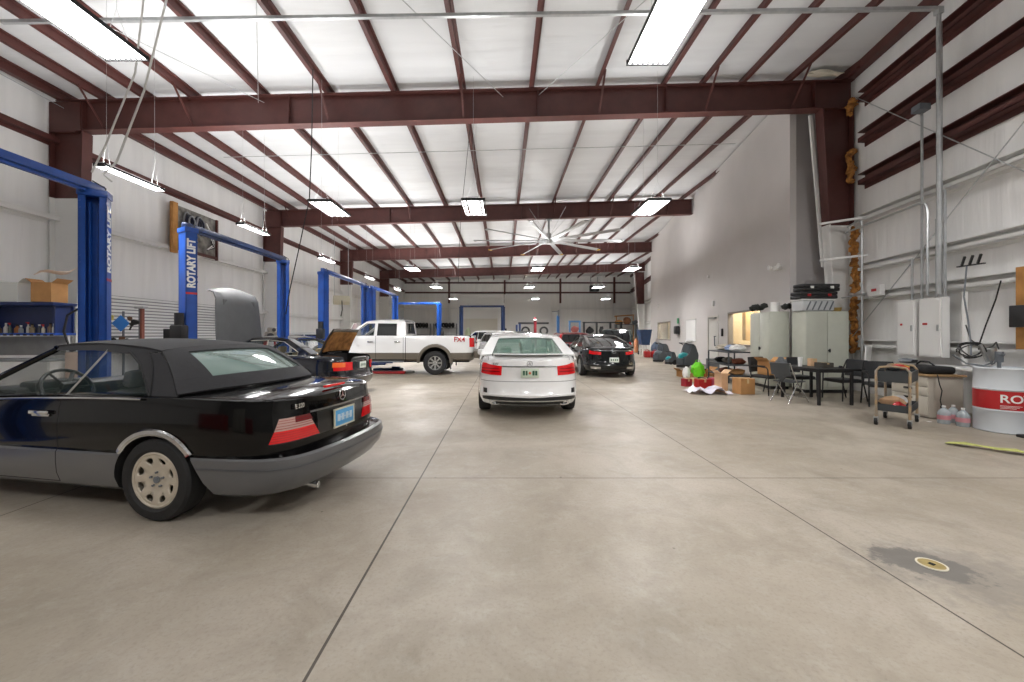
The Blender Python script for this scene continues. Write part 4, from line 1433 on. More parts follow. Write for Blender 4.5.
# ---------------------------------------------------------------- dark coupe
def dark_coupe(t):
    paint = mat('dark_green_black_paint', '0d1214', .13, coat=.6, spec=.3)
    A = dict(L2=2.5, W=.945, zb=.18, zc=.42, n=5.0, bow=(.26, .28), taper=(.07, .1), paint=paint, R=.335, ra=-1.42, fa=1.52, rim=.245, style='ten',
             shoulder=[(-2.5, .93), (-2.3, .98), (-1.8, 1.0), (-1, .98), (.3, .95), (1.2, .91), (1.9, .82), (2.5, .64)], trunk=-1.9, zbump=.58,
             doors=[-.55, .95], cab=dict(zb=.96, zr=1.34, wb=.80, wr=.60), cav=((-.1, 0, .85), (2.3, 1.4, .9)),
             rail=[(.3, 1.33), (0, 1.355), (-.4, 1.35), (-.75, 1.31)], back=[(-.75, 1.31), (-1.3, 1.17), (-1.95, .985)], front=[(1.2, .93), (.75, 1.14), (.3, 1.33)],
             glass=[[(1.05, .96), (.33, 1.30), (-.05, 1.32), (-.1, .96)], [(-.12, .96), (-.07, 1.32), (-.6, 1.28), (-1.2, 1.04), (-1.2, .97)]],
             pillars=[[(-.75, 1.33), (-1.3, 1.17), (-1.95, .985), (-1.95, .95), (-1.2, .96), (-1.2, 1.04), (-.6, 1.28)], [(.33, 1.29), (.33, 1.345), (-.4, 1.37), (-.75, 1.33), (-.6, 1.28)]],
             mirror=(.85, .98), handles=[(-.35, .84)], seats_x=(.1, -.85), interior=mat('rust_leather', '8a4a34', .5), rglass=mat('smoked_glass', '2b3030', .03, alpha=.72, spec=.8), roof_crown=.04,
             wtrim=CHROME, cpil=2)
    c = sedan(t, A)
    for sg in (1, -1):
        b = MB(); c.patch(b, lambda u: lerp(.76, .79, u), lambda u: lerp(.85, .90, u), c.ky(.40, .82), c.kx(-2.1, .82), sg, .010, .02, 20, 3); l = b.build('tail_lamp', REDL, t)
        b = MB(); c.patch(b, .815, .83, c.ky(.44, .82), c.kx(-2.16, .82), sg, .014, .02, 14, 1); b.build('lamp_light_guide', mat('deep_red_lens', '7c0d12', .15), l)
        b = MB(); c.patch(b, .30, .37, c.ky(.42, .35), c.ky(.70, .35), sg, .01, .015, 8, 1); b.build('exhaust_tip', CHROME, t)
    b = MB()
    for sg in (1, -1): c.patch(b, .885, .90, 0, c.ky(.60, .88), sg, .010, .012, 14, 1)
    b.build('trunk_trim_strip', CHROME, t)
    b = MB()
    for sg in (1, -1): c.patch(b, .18, .29, 0, c.ky(.5, .25), sg, .008, .02, 12, 3)
    b.build('rear_diffuser', BLACKP, t)
    xb = c.P3(.6, 0).x
    plate(t, (xb - .018, 0, .60), (0, -1, 0), (0, 0, 1), mat('plate_white', 'dde3dd', .4), [(-.3, .12, .4), (-.1, .1, .4), (.12, .12, .4), (.32, .12, .4)])
    b = MB(); pts = [V((c.P3(.84, 0).x - .014, .05 * math.cos(q * PI / 10) * 1.3, .845 + .03 * math.sin(q * PI / 10))) for q in range(20)]
    b.tube(pts, .005, 5, closed=True); b.bar(pts[0] + V((0, -.025, .025)), pts[0] + V((0, -.025, -.025)), .008, .008)
    b.bar(pts[10] + V((0, .025, .025)), pts[10] + V((0, .025, -.025)), .008, .008)
    b.build('trunk_badge', CHROME, t)
    return c
car3 = thing('dark_coupe_car', 'dark coupe with red full-width tail lamps parked ahead of the white saloon, office side', 'car', (3.6, 15.42, 0), PI / 2)
dark_coupe(car3)

# ---------------------------------------------------------------- black coupe with hood and trunk open
def open_coupe(t):
    paint = mat('midnight_blue_paint', '14171f', .15, coat=1.0)
    TRIM = mat('tan_lid_lining', 'a9763c', .8, var=.4, vscale=7, tint='6e4519')
    A = dict(L2=2.3, W=.87, zb=.19, zc=.42, n=7, bow=(.10, .2), taper=(.04, .06), paint=paint, R=.32, ra=-1.2, fa=1.35, rim=.22, style='five',
             shoulder=[(-2.3, .88), (-2.1, .92), (-1.5, .945), (-.6, .945), (.6, .92), (1.3, .86), (1.9, .76), (2.3, .66)], zbump=.52,
             doors=[-.35, .85], cab=dict(zb=.93, zr=1.31, wb=.78, wr=.58), cav=((-.1, 0, .85), (1.9, 1.36, .9)),
             extra_cav=[((-1.84, 0, .86), (.72, 1.24, .6)), ((1.5, 0, .86), (.9, 1.3, .6))],
             rail=[(.3, 1.31), (0, 1.335), (-.4, 1.33), (-.7, 1.29)], back=[(-.7, 1.29), (-1.05, 1.13), (-1.4, .955)], front=[(1.0, .91), (.65, 1.12), (.3, 1.31)],
             glass=[[(.9, .94), (.33, 1.28), (-.15, 1.30), (-.2, .94)], [(-.22, .94), (-.17, 1.30), (-.6, 1.26), (-1.05, 1.02), (-1.05, .95)]],
             pillars=[[(-.7, 1.305), (-1.05, 1.13), (-1.4, .955), (-1.4, .93), (-1.05, .93), (-1.05, 1.02), (-.6, 1.26)], [(.33, 1.27), (.33, 1.33), (-.4, 1.35), (-.7, 1.31), (-.6, 1.26)]],
             mirror=(.72, .97), handles=[(-.2, .82)], seats_x=(.05, -.75), interior=mat('tan_seat_leather', 'a58d62', .6), roof_crown=.04, wtrim=mat('pale_window_trim', 'c8c2b4', .3, metal=.6), crown=.02)
    c = sedan(t, A)
    for sg in (1, -1):
        b = MB(); c.patch(b, .60, .79, c.ky(.42, .7), c.kx(-1.95, .7), sg, .012, .02, 16, 3); l = b.build('tail_lamp', REDL, t)
        b = MB(); c.patch(b, .68, .785, c.ky(.62, .7), c.kx(-1.93, .7), sg, .018, .012, 12, 2); b.build('indicator_lens', AMBL, l)
    xb = c.P3(.7, 0).x
    plate(t, (xb - .018, 0, .70), (0, -1, 0), (0, 0, 1), mat('plate_white', 'dde3dd', .4), [(-.3, .12, .4), (-.1, .1, .4), (.12, .12, .4), (.32, .12, .4)])
    # trunk lid raised on its hinges, tan lining towards the rear
    g = []
    h0, h1 = V((-1.50, 0, .96)), V((-1.82, 0, 1.56))
    for i in range(9):
        u = i / 8
        row = []
        for j in range(11):
            k = -1 + 2 * j / 10
            p = h0.lerp(h1, u)
            w = .62 - .05 * u
            p = p + V((-.04 * (1 - k * k) * -1 + .03 * math.sin(PI * u), 0, .02 * (1 - k * k)))
            row.append(V((p.x, k * w, p.z)))
        g.append(row)
    b = MB(); b.sheet(g, .03); lid = b.build('trunk_lid', paint, t)
    nn = (h1 - h0).normalized()
    off = V((-nn.z, 0, nn.x)) * .03
    g2 = [[p + off - V((0, p.y * .06, 0)) for p in r] for r in g[1:-1]]
    b = MB(); b.sheet(g2, .02); b.sheet([[p - off * 1.9 for p in r] for r in g2], .02); b.build('lid_lining', TRIM, lid)
    for sg in (1, -1):
        b = MB(); b.tube([(-1.45, sg * .56, .9), (-1.5, sg * .58, 1.0), (-1.62, sg * .58, 1.16)], .014, 6); b.build('lid_hinge', BLACKP, t)
    # hood standing straight up in front of the windscreen
    g = []
    for i in range(11):
        u = i / 10
        row = []
        for j in range(13):
            k = -1 + 2 * j / 12
            w = .72 - .08 * u ** 2
            x = 1.14 + .10 * u + .10 * math.sin(PI * u * .5) * 0 - .05 * (1 - k * k) - (.22 * max(0, u - .86) / .14 if u > .86 else 0) * -1
            row.append(V((x, k * w, 1.15 + 1.45 * u - .05 * k * k * (u > .9) * 2)))
        g.append(row)
    b = MB(); b.sheet(g, .03); hd = b.build('hood', mat('grey_hood_underside', '47484a', .6, var=.1), t)
    b = MB(); b.box((1.17, 0, 1.85), (.03, 1.0, .9), bev=.01); b.build('hood_insulation', mat('hood_pad', '3b3c3d', .9), hd)
    for sg in (1, -1):
        b = MB(); b.tube([(1.1, sg * .62, .85), (1.12, sg * .64, 1.05), (1.15, sg * .66, 1.3)], .016, 6); b.build('hood_hinge', BLACKP, t)
    b = MB(); b.box((1.5, 0, .70), (.6, .5, .25), bev=.05); b.box((1.5, .2, .8), (.5, .1, .08), bev=.02); b.build('engine', GREYST, t)
    return c
a2 = math.radians(9)
car4 = thing('open_coupe_car', 'dark coupe with hood and trunk lid raised, between the second lift posts', 'car', (-5.66, 10.15, 0), PI - a2)
open_coupe(car4)

# ---------------------------------------------------------------- pickup
def pickup(t):
    TAUPE = mat('taupe_cladding_paint', '6b6459', .3, coat=.4)
    W = 1.0
    P = dict(n=9, zmid=.79, bow=(.03, .2), taper=(.01, .06), crown=.0, shoulder=[(-3.13, 1.38), (.6, 1.38), (1.2, 1.37), (2.4, 1.30), (3.13, 1.18)],
             rows=[(.50, W * .90, -2.95, 2.9), (.56, W * .97, -3.0, 3.0), (.70, W * .985, -3.02, 3.06), (.77, W * .985, -3.02, 3.06), (.79, W * .985, -3.03, 3.06), (('r', .4), W * .985, -3.03, 3.06),
                   (('r', .8), W * .97, -3.02, 3.04), (('r', .95), W * .95, -3.015, 3.0), (('r', 1.0), W * .93, -3.0, 2.92)],
             cab=dict(zb=1.38, zr=1.86, wb=.93, wr=.76))
    c = Car(P)
    ra, fa, R = -1.66, 2.25, .42
    xc = -.62     # gap between cab and bed
    d = [-.55, .42, 1.40]
    cuts = [((0, 0, .78), (0, 0, 1)), ((xc, 0, 0), (1, 0, 0)), ((xc - .02, 0, 0), (1, 0, 0)), ((0, 0, .56), (0, 0, 1)), ((-2.99, 0, 0), (1, 0, 0))]
    for q in d: cuts += [((q - .006, 0, 0), (1, 0, 0)), ((q + .006, 0, 0), (1, 0, 0))]
    def cl(p, n):
        if xc - .02 < p.x < xc: return ('body_shell', 1)
        for q in d:
            if abs(p.x - q) < .006 and abs(p.y) > .7 and p.z > .56: return ('body_shell', 1)
        m = 2 if p.z < .78 else 0
        for i in range(2):
            if d[i] < p.x < d[i + 1] and abs(p.y) > .7 and p.z > .56 and abs(n.y) > .5: return ('door%d%s' % (i, '' if p.y > 0 else '_far'), m)
        if p.x < -2.9 and n.x < -.7 and abs(p.y) < .85 and p.z > .78: return ('tailgate', 0)
        if p.x < xc: return ('cargo_bed', m)
        return ('body_shell', m)
    parts = c.body('body', [WPAINT, DARK, TAUPE], cl, t, [(ra, .46, .53, .6, 1.2), (fa, .46, .53, .6, 1.2)], cavity=[((-1.82, 0, 1.5), (2.2, 1.66, .9)), ((.45, 0, 1.2), (1.9, 1.7, .9))], cuts=cuts)
    for k, o in parts.items():
        if k.startswith('door'): o.name = 'door'
    for x in (ra, fa):
        for sg in (1, -1):
            wheel(t, x, sg * (W - .165), R, .28, sg, .245, 'truck', mat('polished_alloy', 'c9c9c7', .25, metal=.7))
            b = MB(); g = []
            for i in range(25):
                a = lerp(PI * -.02, PI * 1.02, i / 24)
                row = []
                for rr, oo in ((.525, .035), (.55, .05), (.60, .045), (.625, .004)):
                    px, pz = x + rr * math.cos(a), .46 + rr * math.sin(a)
                    y = c.P3(max(.6, pz), c.kx(px, max(.6, pz))).y
                    row.append(V((px, sg * (y + oo), pz)))
                g.append(row)
            b.sheet(g, .01); b.build('fender_flare', TAUPE, t)
    # cab
    b = MB(); b.sheet(c.across([(.75, 1.86), (.3, 1.90), (-.2, 1.90), (-.55, 1.87)], -1, 1, .02, .05, 0, 10, 18, edge=3), -.04); b.build('roof', WPAINT, t)
    g = c.across([(-.55, 1.87), (-.58, 1.62), (-.6, 1.37)], -1, 1, .02, 0.02, 0.0, 8, 24)
    b = MB()
    for a in ((0, 1, 0, 24), (7, 8, 0, 24), (1, 7, 0, 4), (1, 7, 20, 24)): b.sheet([r[a[2]:a[3] + 1] for r in g[a[0]:a[1] + 1]], -.03)
    b.build('cab_back', WPAINT, t)
    b = MB(); b.sheet([r[4:21] for r in g[1:8]], -.006); rw = b.build('rear_window', GLASS, t)
    b = MB()
    for j in (4, 10, 14, 20): b.bar(g[1][j] + V((-.01, 0, 0)), g[7][j] + V((-.01, 0, 0)), .02, .03)
    for i in (1, 7): b.bar(g[i][4] + V((-.01, 0, 0)), g[i][20] + V((-.01, 0, 0)), .03, .02)
    b.build('slider_frame', BLACKP, rw)
    for sg in (1, -1):
        for poly, gm in (([(1.28, 1.40), (.80, 1.80), (.50, 1.81), (.50, 1.39)], GLASS), ([(.38, 1.39), (.38, 1.81), (-.28, 1.80), (-.30, 1.39)], GLASSD)):
            b = MB(); c.side_poly(b, poly, sg, .004, .006); w = b.build('side_window', gm, t)
            b = MB(); b.tube([(x, sg * (c.cab_w(x, z) + .004), z) for x, z in poly], .012, 5, closed=True); b.build('window_trim', BLACKP, w)
        for poly in ([(.50, 1.38), (.50, 1.86), (.38, 1.86), (.38, 1.38)], [(-.28, 1.37), (-.28, 1.87), (-.56, 1.87), (-.61, 1.37)], [(.8, 1.80), (.76, 1.88), (.3, 1.915), (-.3, 1.91), (-.55, 1.88), (-.5, 1.80)], [(1.28, 1.40), (1.36, 1.37), (.78, 1.87), (.72, 1.81)]):
            b = MB(); c.side_poly(b, poly, sg, 0, .04); b.build('side_pillar', WPAINT, t)
        b = MB(); b.tube([(1.45, sg * .9, 1.36), (.76, sg * .76, 1.87)], .035, 8); b.build('windscreen_pillar', WPAINT, t)
        b = MB(); b.box((1.2, sg * 1.16, 1.46), (.12, .22, .3), bev=.04); b.bar((1.25, sg * .95, 1.42), (1.2, sg * 1.1, 1.45), .06, .05); b.build('door_mirror', BLACKP, t)
        for q in (-.33, .62):
            b = MB(); b.box((q - .02, sg * 1.008, 1.17), (.2, .03, .04), bev=.01); b.build('door_handle', CHROME, t)
        b = MB(); c.patch(b, .98, 1.30, c.kx(-2.98, 1.1) - 1.2, c.kx(-2.86, 1.1), sg, .012, .02, 8, 4); b.build('tail_lamp', REDL, t)
        text_mesh('FX4', .24, REDP, 'offroad_badge', t, frame_mtx((-2.52, sg * (c.P3(1.25, c.kx(-2.5, 1.0)).y + .022), 1.24), (-sg, 0, 0), (0, 0, 1)), .003, bold=.004)
        b = MB(); b.box((.45, sg * .93, .47), (2.0, .14, .05), bev=.015); b.build('running_board', GREYST, t)
        b = MB(); b.box((-2.2, sg * .86, .42), (.02, .26, .44)); b.build('mud_flap', BLACKP, t)
    b = MB(); b.sheet(c.across([(1.5, 1.36), (1.15, 1.62), (.76, 1.87)], -.97, .97, .01, .04, lambda u: .12 * (1 - u), 6, 12), .005); b.build('windscreen', GLASS, t)
    b = MB()
    b.box((-3.12, 0, .72), (.22, 1.98, .26), bev=.05); b.box((-3.14, 0, .86), (.2, .7, .02)); b.build('rear_bumper', mat('dull_taupe_bumper', '5f594f', .4, metal=.2), t)
    b = MB(); b.box((-3.06, 0, 1.12), (.03, .5, .06), bev=.01); b.build('tailgate_handle', BLACKP, t)
    b = MB(); b.box((0, 0, .48), (5.6, .5, .16)); b.cyl((ra, 0, .42), .06, 1.6, 'Y', 10); b.cyl((ra, 0, .42), .15, .3, 'Y', 14); b.build('chassis', BLACKP, t)
    for y in (.4, -.4): seat(t, .45, y, GREYFAB, .85, 1.5)
    b = MB(); b.box((-.3, 0, 1.2), (.2, 1.5, .6), bev=.05); b.build('rear_seat', GREYFAB, t)
    b = MB(); b.box((1.2, 0, 1.28), (.3, 1.6, .2), bev=.05); b.build('dashboard', BLACKP, t)
    b = MB(); b.box((3.05, 0, .95), (.1, 1.1, .45), bev=.03); b.build('radiator_grille', CHROME, t)
    return c
car5 = thing('pickup_truck', 'white crew-cab pickup with taupe lower body and red off-road badge, side-on beyond the convertible', 'truck', (-4.05, 15.0, 0), PI)
pickup(car5)

# ---------------------------------------------------------------- vans and estates further back
def estate(t, paint, H=1.68, W=.95, L2=2.4, glass=GLASSD, lamp_tall=True, style='five'):
    zb = 1.0
    A = dict(L2=L2, W=W, zb=.24, zc=.5, n=6.0, bow=(.12, .25), taper=(.05, .1), paint=paint, R=.35, ra=-L2 + .95, fa=L2 - .95, rim=.23, style=style,
             shoulder=[(-L2, 1.02), (-1, 1.02), (.8, 1.0), (1.4, .97), (2.0, .9), (2.5, .74)], zbump=.60, doors=[-1.0, -.1, .9], crown=.0,
             cab=dict(zb=zb, zr=H - .06, wb=W * .90, wr=W * .76), cav=((-.55, 0, .95), (2.9, W * 1.6, .9)),
             rail=[(.35, H - .08), (0, H - .03), (-1.2, H - .03), (-L2 + .42, H - .08)], back=[(-L2 + .42, H - .08), (-L2 + .28, 1.35), (-L2 + .14, 1.0)], front=[(1.25, 1.0), (.8, 1.32), (.35, H - .07)],
             glass=[[(1.05, 1.02), (.4, H - .12), (.0, H - .10), (0, 1.02)], [(-.06, 1.02), (-.06, H - .10), (-.95, H - .10), (-.95, 1.02)], [(-1.02, 1.03), (-1.02, H - .10), (-1.75, H - .12), (-1.85, 1.1)]],
             pillars=[[(0, 1.0), (0, H - .06), (-.06, H - .06), (-.06, 1.0)], [(-.95, 1.0), (-.95, H - .06), (-1.02, H - .06), (-1.02, 1.0)], [(-1.75, H - .12), (-1.72, H - .06), (-L2 + .4, H - .06), (-L2 + .12, 1.0), (-1.85, 1.0), (-1.85, 1.1)],
                      [(.4, H - .13), (.38, H - .05), (-1.2, H - .01), (-1.75, H - .06), (-1.75, H - .12), (-.9, H - .11)]],
             mirror=(.85, 1.08), handles=[(-.15, .88), (-1.05, .88)], seats_x=(0, -1.0), rglass=glass, sglass=glass, roof_crown=.03, rbow=.06, cpil=2)
    c = sedan(t, A)
    for sg in (1, -1):
        b = MB(); c.patch(b, .78, 1.0, c.ky(W * .70, .9), c.kx(-L2 + .3, .9), sg, .012, .02, 12, 3); b.build('tail_lamp', REDL, t)
    plate(t, (c.P3(.8, 0).x - .02, 0, .80), (0, -1, 0), (0, 0, 1), mat('plate_white', 'dde3dd', .4), [(-.3, .12, .4), (-.1, .1, .4), (.12, .12, .4), (.32, .12, .4)])
    b = MB(); b.bar((c.P3(.93, 0).x - .02, -.4, .93), (c.P3(.93, 0).x - .02, .4, .93), .02, .03); b.build('liftgate_handle_bar', CHROME, t)
    return c
v1 = thing('dark_minivan', 'dark green minivan with tinted rear glass, beside the blue raised hopper', 'van', (6.45, 23.1, 0), PI / 2 - .22)
estate(v1, mat('dark_green_van_paint', '1c2422', .15, coat=1.0), 1.70, .90, 2.45)
v2 = thing('red_hatchback_car', 'red car half hidden between the white saloon and the dark coupe', 'car', (3.6, 22.2, 0), PI / 2)
estate(v2, mat('dark_red_car_paint', '8e1a20', .15, coat=1.0), 1.50, .9, 2.2)
v3 = thing('white_wagon_car', 'white sport utility car seen past the pickup tailgate, the farther of the two white ones', 'car', (-1.15, 27.6, 0), PI / 2 + .75)
estate(v3, WPAINT, 1.66, .93, 2.35)
v4 = thing('white_hatchback_car', 'white hatchback just behind the white saloon, nearer than the other white wagon', 'car', (-.25, 21.6, 0), PI / 2 + .22)
estate(v4, WPAINT, 1.52, .88, 2.2)
v5 = thing('dark_wagon_car', 'silver grey car at the back with its dark roof just showing over the white saloon', 'car', (1.45, 31.5, 0), PI / 2)
estate(v5, mat('dark_grey_car_paint', '2f3236', .2, coat=1.0), 1.62, .93, 2.35)
v5['label'] = 'dark grey wagon at the far end, its roof just showing over the white cars'
# ================================================================== lifts
def lift(loc, rz, w, label, h=3.6, text=False, beam_m=LBLUE, post_m=LBLUE, arms=True, near_text=0):
    """two posts at local y = -w/2 and +w/2, joined overhead"""
    t = thing('two_post_lift', label, 'car lift', loc, rz, 'two-post vehicle lifts')
    for sg in (-1, 1):
        y = sg * w / 2
        D, Wd = .20, .31      # depth and width of the column section
        RZ = Matrix.Translation((0, y, 0)) @ Matrix.Rotation(sg * math.radians(30), 4, 'Z')   # asymmetric columns turn towards the aisle
        def fin(b, n, m, p):
            b.bm.transform(RZ); return b.build(n, m, p)
        b = MB()
        b.box((0, sg * (D / 2 - .012), h / 2 - .05), (Wd, .024, h - .14))
        for sx in (-1, 1):
            b.box((sx * (Wd / 2 - .011), 0, h / 2 - .05), (.022, D, h - .14))
            b.box((sx * (Wd / 2 - .04), -sg * (D / 2 - .01), h / 2 - .05), (.08, .02, h - .14))
            b.tube([(sx * .055, 0, .1), (sx * .055, 0, h - .2)], .018, 6)
        bq = b; b = MB(); b.box((0, sg * .04, .012), (.46, .5, .024), bev=.006)
        for qx in (-.18, .18):
            for qy in (-.18, .22): b.cyl((qx, sg * .04 + qy, .035), .014, .03, 'Z', 6)
        bp_ = b; b = bq
        for zz in (h - .2, h - .3, h - 1.0, h - 1.1):
            for sx in (-1, 1): b.cyl((sx * .14, -sg * (D / 2 + .004), zz), .014, .016, 'Y', 6)
        post = fin(b, 'post', post_m, t); fin(bp_, 'base_plate', post_m, t)
        b = MB(); b.box((0, 0, h - .07), (Wd + .03, D + .04, .1), bev=.01); fin(b, 'post_cap', post_m, post)
        b = MB(); b.box((0, 0, h - .62), (Wd + .012, D + .012, 1.1)); fin(b, 'upper_sleeve', post_m, post) if False else b.bm.free()
        if text:
            X, Yv = V((0, 0, 1)), V((0, 1, 0))
            mm = Matrix.Translation((Wd / 2 + .002, 0, h - .74)) @ Matrix((X, Yv, X.cross(Yv))).transposed().to_4x4()
            if X.cross(Yv).x < 0:
                Yv = -Yv; mm = Matrix.Translation((Wd / 2 + .002, 0, h - .74)) @ Matrix((X, Yv, X.cross(Yv))).transposed().to_4x4()
            text_mesh('ROTARY LIFT', .19, WHITE, 'lift_lettering', post, RZ @ mm @ Matrix.Diagonal((.86, 1, 1, 1)), .002, bold=.009)
            b = MB(); b.box((Wd / 2 + .002, 0, h - 1.34), (.006, .2, .04)); fin(b, 'red_label_stripe', REDP, post)
        if arms:
            b = MB(); b.box((0, -sg * .05, .42), (.22, .14, .55), bev=.02); fin(b, 'carriage', LNAVY, t)
            for sx in (-1, 1):
                b = MB(); p0 = V((sx * .1, y - sg * .03, .10)); p1 = p0 + V((sx * .55, -sg * .06, 0)); p2 = p1 + V((sx * .3, -sg * .02, 0))
                b.bar(p0, p1, .12, .1); b.bar(p1, p2, .09, .07); b.cyl(p2 + V((0, 0, .06)), .06, .05, 'Z', 14); b.build('swing_arm', LNAVY, t)
    b = MB(); b.box((0, 0, h + .03), (.11, w + .2, .11), bev=.008)
    b.box((0, 0, h - .05), (.05, w - .3, .04))
    ob = b.build('overhead_beam', beam_m, t)
    b = MB()
    for sg in (-1, 1): b.tube([(.06, sg * (w / 2 - .1), h + .1), (.14, sg * (w / 2 + .02), h + .03), (.17, sg * w / 2, h - .2), (.17, sg * w / 2, h - 1.4)], .009, 6)
    b.build('hydraulic_hose', BLACKP, t)
    b = MB(); b.box((.0, -w / 2 - .22, 1.45), (.24, .2, .34), bev=.03); b.cyl((0, -w / 2 - .22, 1.73), .08, .26, 'Z', 16); mo = b.build('motor_unit', BLACKP, t)
    return t
lift((-6.1, 4.29, 0), 0, 3.38, 'nearest blue two-post lift, only its far post and overhead beam in view', 3.6, True, arms=False)
lift((-6.38, 9.85, 0), 0, 3.5, 'blue two-post lift with white lettering around the dark coupe with raised hood', 3.6, True, beam_m=LNAVY)
lift((-6.15, 15.75, 0), 0, 4.1, 'bright blue two-post lift around the nose of the white pickup', 3.6)
lift((-6.1, 20.6, 0), 0, 4.0, 'blue two-post lift directly beyond the one at the pickup', 3.6)
lift((-6.1, 28.5, 0), PI / 2, 3.1, 'blue two-post lift turned to face the aisle, beyond the pickup cab', 3.6)
lift((-1.65, 31.6, 0), PI / 2, 3.3, 'dark blue two-post lift in front of the white back door panels', 3.6, beam_m=LNAVY, post_m=LNAVY)
# low red and blue ramp plates on the floor under the pickup
t = thing('floor_lift_ramp', 'low blue and red lift plates lying on the floor under the pickup', 'ramp', (-4.3, 14.55, 0))
b = MB(); b.box((0, 0, .05), (1.5, .3, .09), bev=.02); b.build('ramp_plate', REDP, t)
b = MB(); b.box((-.1, .8, .08), (1.1, .28, .1), bev=.02); b.box((.2, .8, .16), (.3, .2, .06), bev=.02); b.build('lift_pad', LNAVY, t)
b = MB(); b.box((0, .42, .04), (1.9, .22, .07), bev=.02); b.build('side_plate', WHITE, t)

# ================================================================== ceiling fan, hoses, cross braces
t = thing('ceiling_fan', 'very large grey ten-blade ceiling fan under the second roof beam', 'ceiling fan', (2.23, 19.5, 5.98))
b = MB(); b.lathe([(0, -.16), (.16, -.15), (.2, -.06), (.2, .05), (.12, .12), (.12, .35), (.05, .38), (0, .38)], (0, 0, 0), 'Z', 24); b.build('motor', ALU, t)
b = MB(); b.tube([(0, 0, .35), (0, 0, 1.0)], .05, 10); b.box((0, 0, 1.0), (.3, .3, .03)); b.build('downrod', GALV, t)
for k in range(4):
    a = k * PI / 2 + .6
    b = MB(); b.tube([(.15 * math.cos(a), .15 * math.sin(a), .3), (1.2 * math.cos(a), 1.2 * math.sin(a), 1.35)], .008, 5); b.build('guy_wire', GALV, t)
for k in range(10):
    a = 2 * PI * k / 10
    d = V((math.cos(a), math.sin(a), 0)); e = V((-math.sin(a), math.cos(a), 0))
    b = MB(); g = []
    for i in range(7):
        r = lerp(.2, 3.55, i / 6)
        g.append([d * r + e * (-.09) + V((0, 0, .035)), d * r + e * (-.03) + V((0, 0, .03)), d * r + e * .03 + V((0, 0, .008)), d * r + e * .09 + V((0, 0, -.03))])
    b.sheet(g, .02); bl = b.build('blade', mat('fan_blade_grey', 'a7a9aa', .4, metal=.3), t)
    b = MB(); b.box(d * 3.60 + V((0, 0, 0)), (.12, .2, .05), rz=a, bev=.01); b.build('blade_tip', mat('yellow_tip', 'c7a23c', .5) if k in (1, 2, 3, 4) else GALV, bl)

def cord(name, label, cat, pts, r, m, group=None):
    b = MB(); b.tube(pts, r, 6); o = b.build(name, m); tag(o, label, cat, group); return o
def sag(p0, p1, n=12, dz=.3):
    p0, p1 = V(p0), V(p1)
    return [p0.lerp(p1, i / n) + V((0, 0, -dz * 4 * (i / n) * (1 - i / n))) for i in range(n + 1)]
cord('air_hose', 'pale hose dropping from the roof to the nearest lift post', 'hose', [(-4.62, 5.6, 7.55), (-4.75, 5.7, 6.4), (-5.25, 5.85, 5.0), (-5.75, 5.95, 4.0), (-5.9, 5.9, 3.8), (-5.84, 5.98, 3.72)], .014, mat('pale_hose', 'c9c9c6', .5))
cord('lift_cable', 'second pale cable beside the hose dropping to the nearest lift', 'cable', [(-4.85, 5.5, 7.55), (-4.95, 5.55, 6.4), (-5.15, 5.6, 5.1), (-5.62, 5.65, 4.1), (-5.86, 5.7, 3.75)], .012, mat('pale_hose', 'c9c9c6', .5))
cord('air_hose', 'long dark air hose hanging from the roof before the second beam', 'hose', [(-4.42, 9.3, 7.6), (-4.45, 9.3, 5.8), (-4.5, 9.3, 4.6), (-4.75, 9.3, 3.4), (-4.95, 9.3, 2.5), (-5.05, 9.3, 1.9)], .013, BLACKP)
cord('air_hose', 'thin cord hanging from the roof above the bright blue lift', 'hose', [(-1.02, 12.3, 7.7), (-1.4, 13.4, 5.5), (-1.5, 13.6, 4.2), (-1.52, 13.6, 3.2)], .008, BLACKP)
for p0, p1 in (((-.0, 10.3, 7.55), (-5.1, 1.8, 7.42)), ((.9, 10.3, 7.58), (6.0, 1.8, 7.7)), ((-6.15, 10.3, 7.4), (-10.9, 1.8, 7.28)), ((-6.3, 10.3, 7.4), (-1.2, 1.8, 7.5)), ((-11.2, 10.2, 7.2), (-10.8, 5.2, 7.15))):
    b = MB(); b.tube([p0, p1], .009, 6); struct(b.build('roof_cross_brace_rod', GALV))
for p0, p1 in (((9.0, 9.9, 7.3), (8.05, 5.6, 3.4)), ((8.8, 10.1, 1.3), (8.0, 5.3, 5.6))):
    b = MB(); b.tube([(XR(p0[1]) - .23, p0[1], p0[2]), (XR(p1[1]) - .23, p1[1], p1[2])], .01, 6); struct(b.build('wall_cross_brace_rod', GALV))
for x0, x1, y in ((-9.5, 9.0, 13.6),):
    b = MB(); b.tube([(x0, y, ROOF(x0) - .03), (7.9, y, ROOF(7.9) - .03)], .012, 6); struct(b.build('sag_rod', GALV))
# conduit run under the purlins, turning down the office-side wall
t = thing('electrical_conduit', 'grey strut run under the roof turning down the white wall', 'conduit', (0, 0, 0))
b = MB(); b.box((-.6, 7.5, 7.42), (17.6, .06, .06), ry=-.0142); b.build('roof_run', GALV, t)
b = MB(); b.tube([(8.17, 7.5, 7.52), (8.17, 7.5, 2.2)], .035, 8); b.box((8.17, 7.5, 7.5), (.1, .1, .12)); b.build('vertical_run', GALV, t)

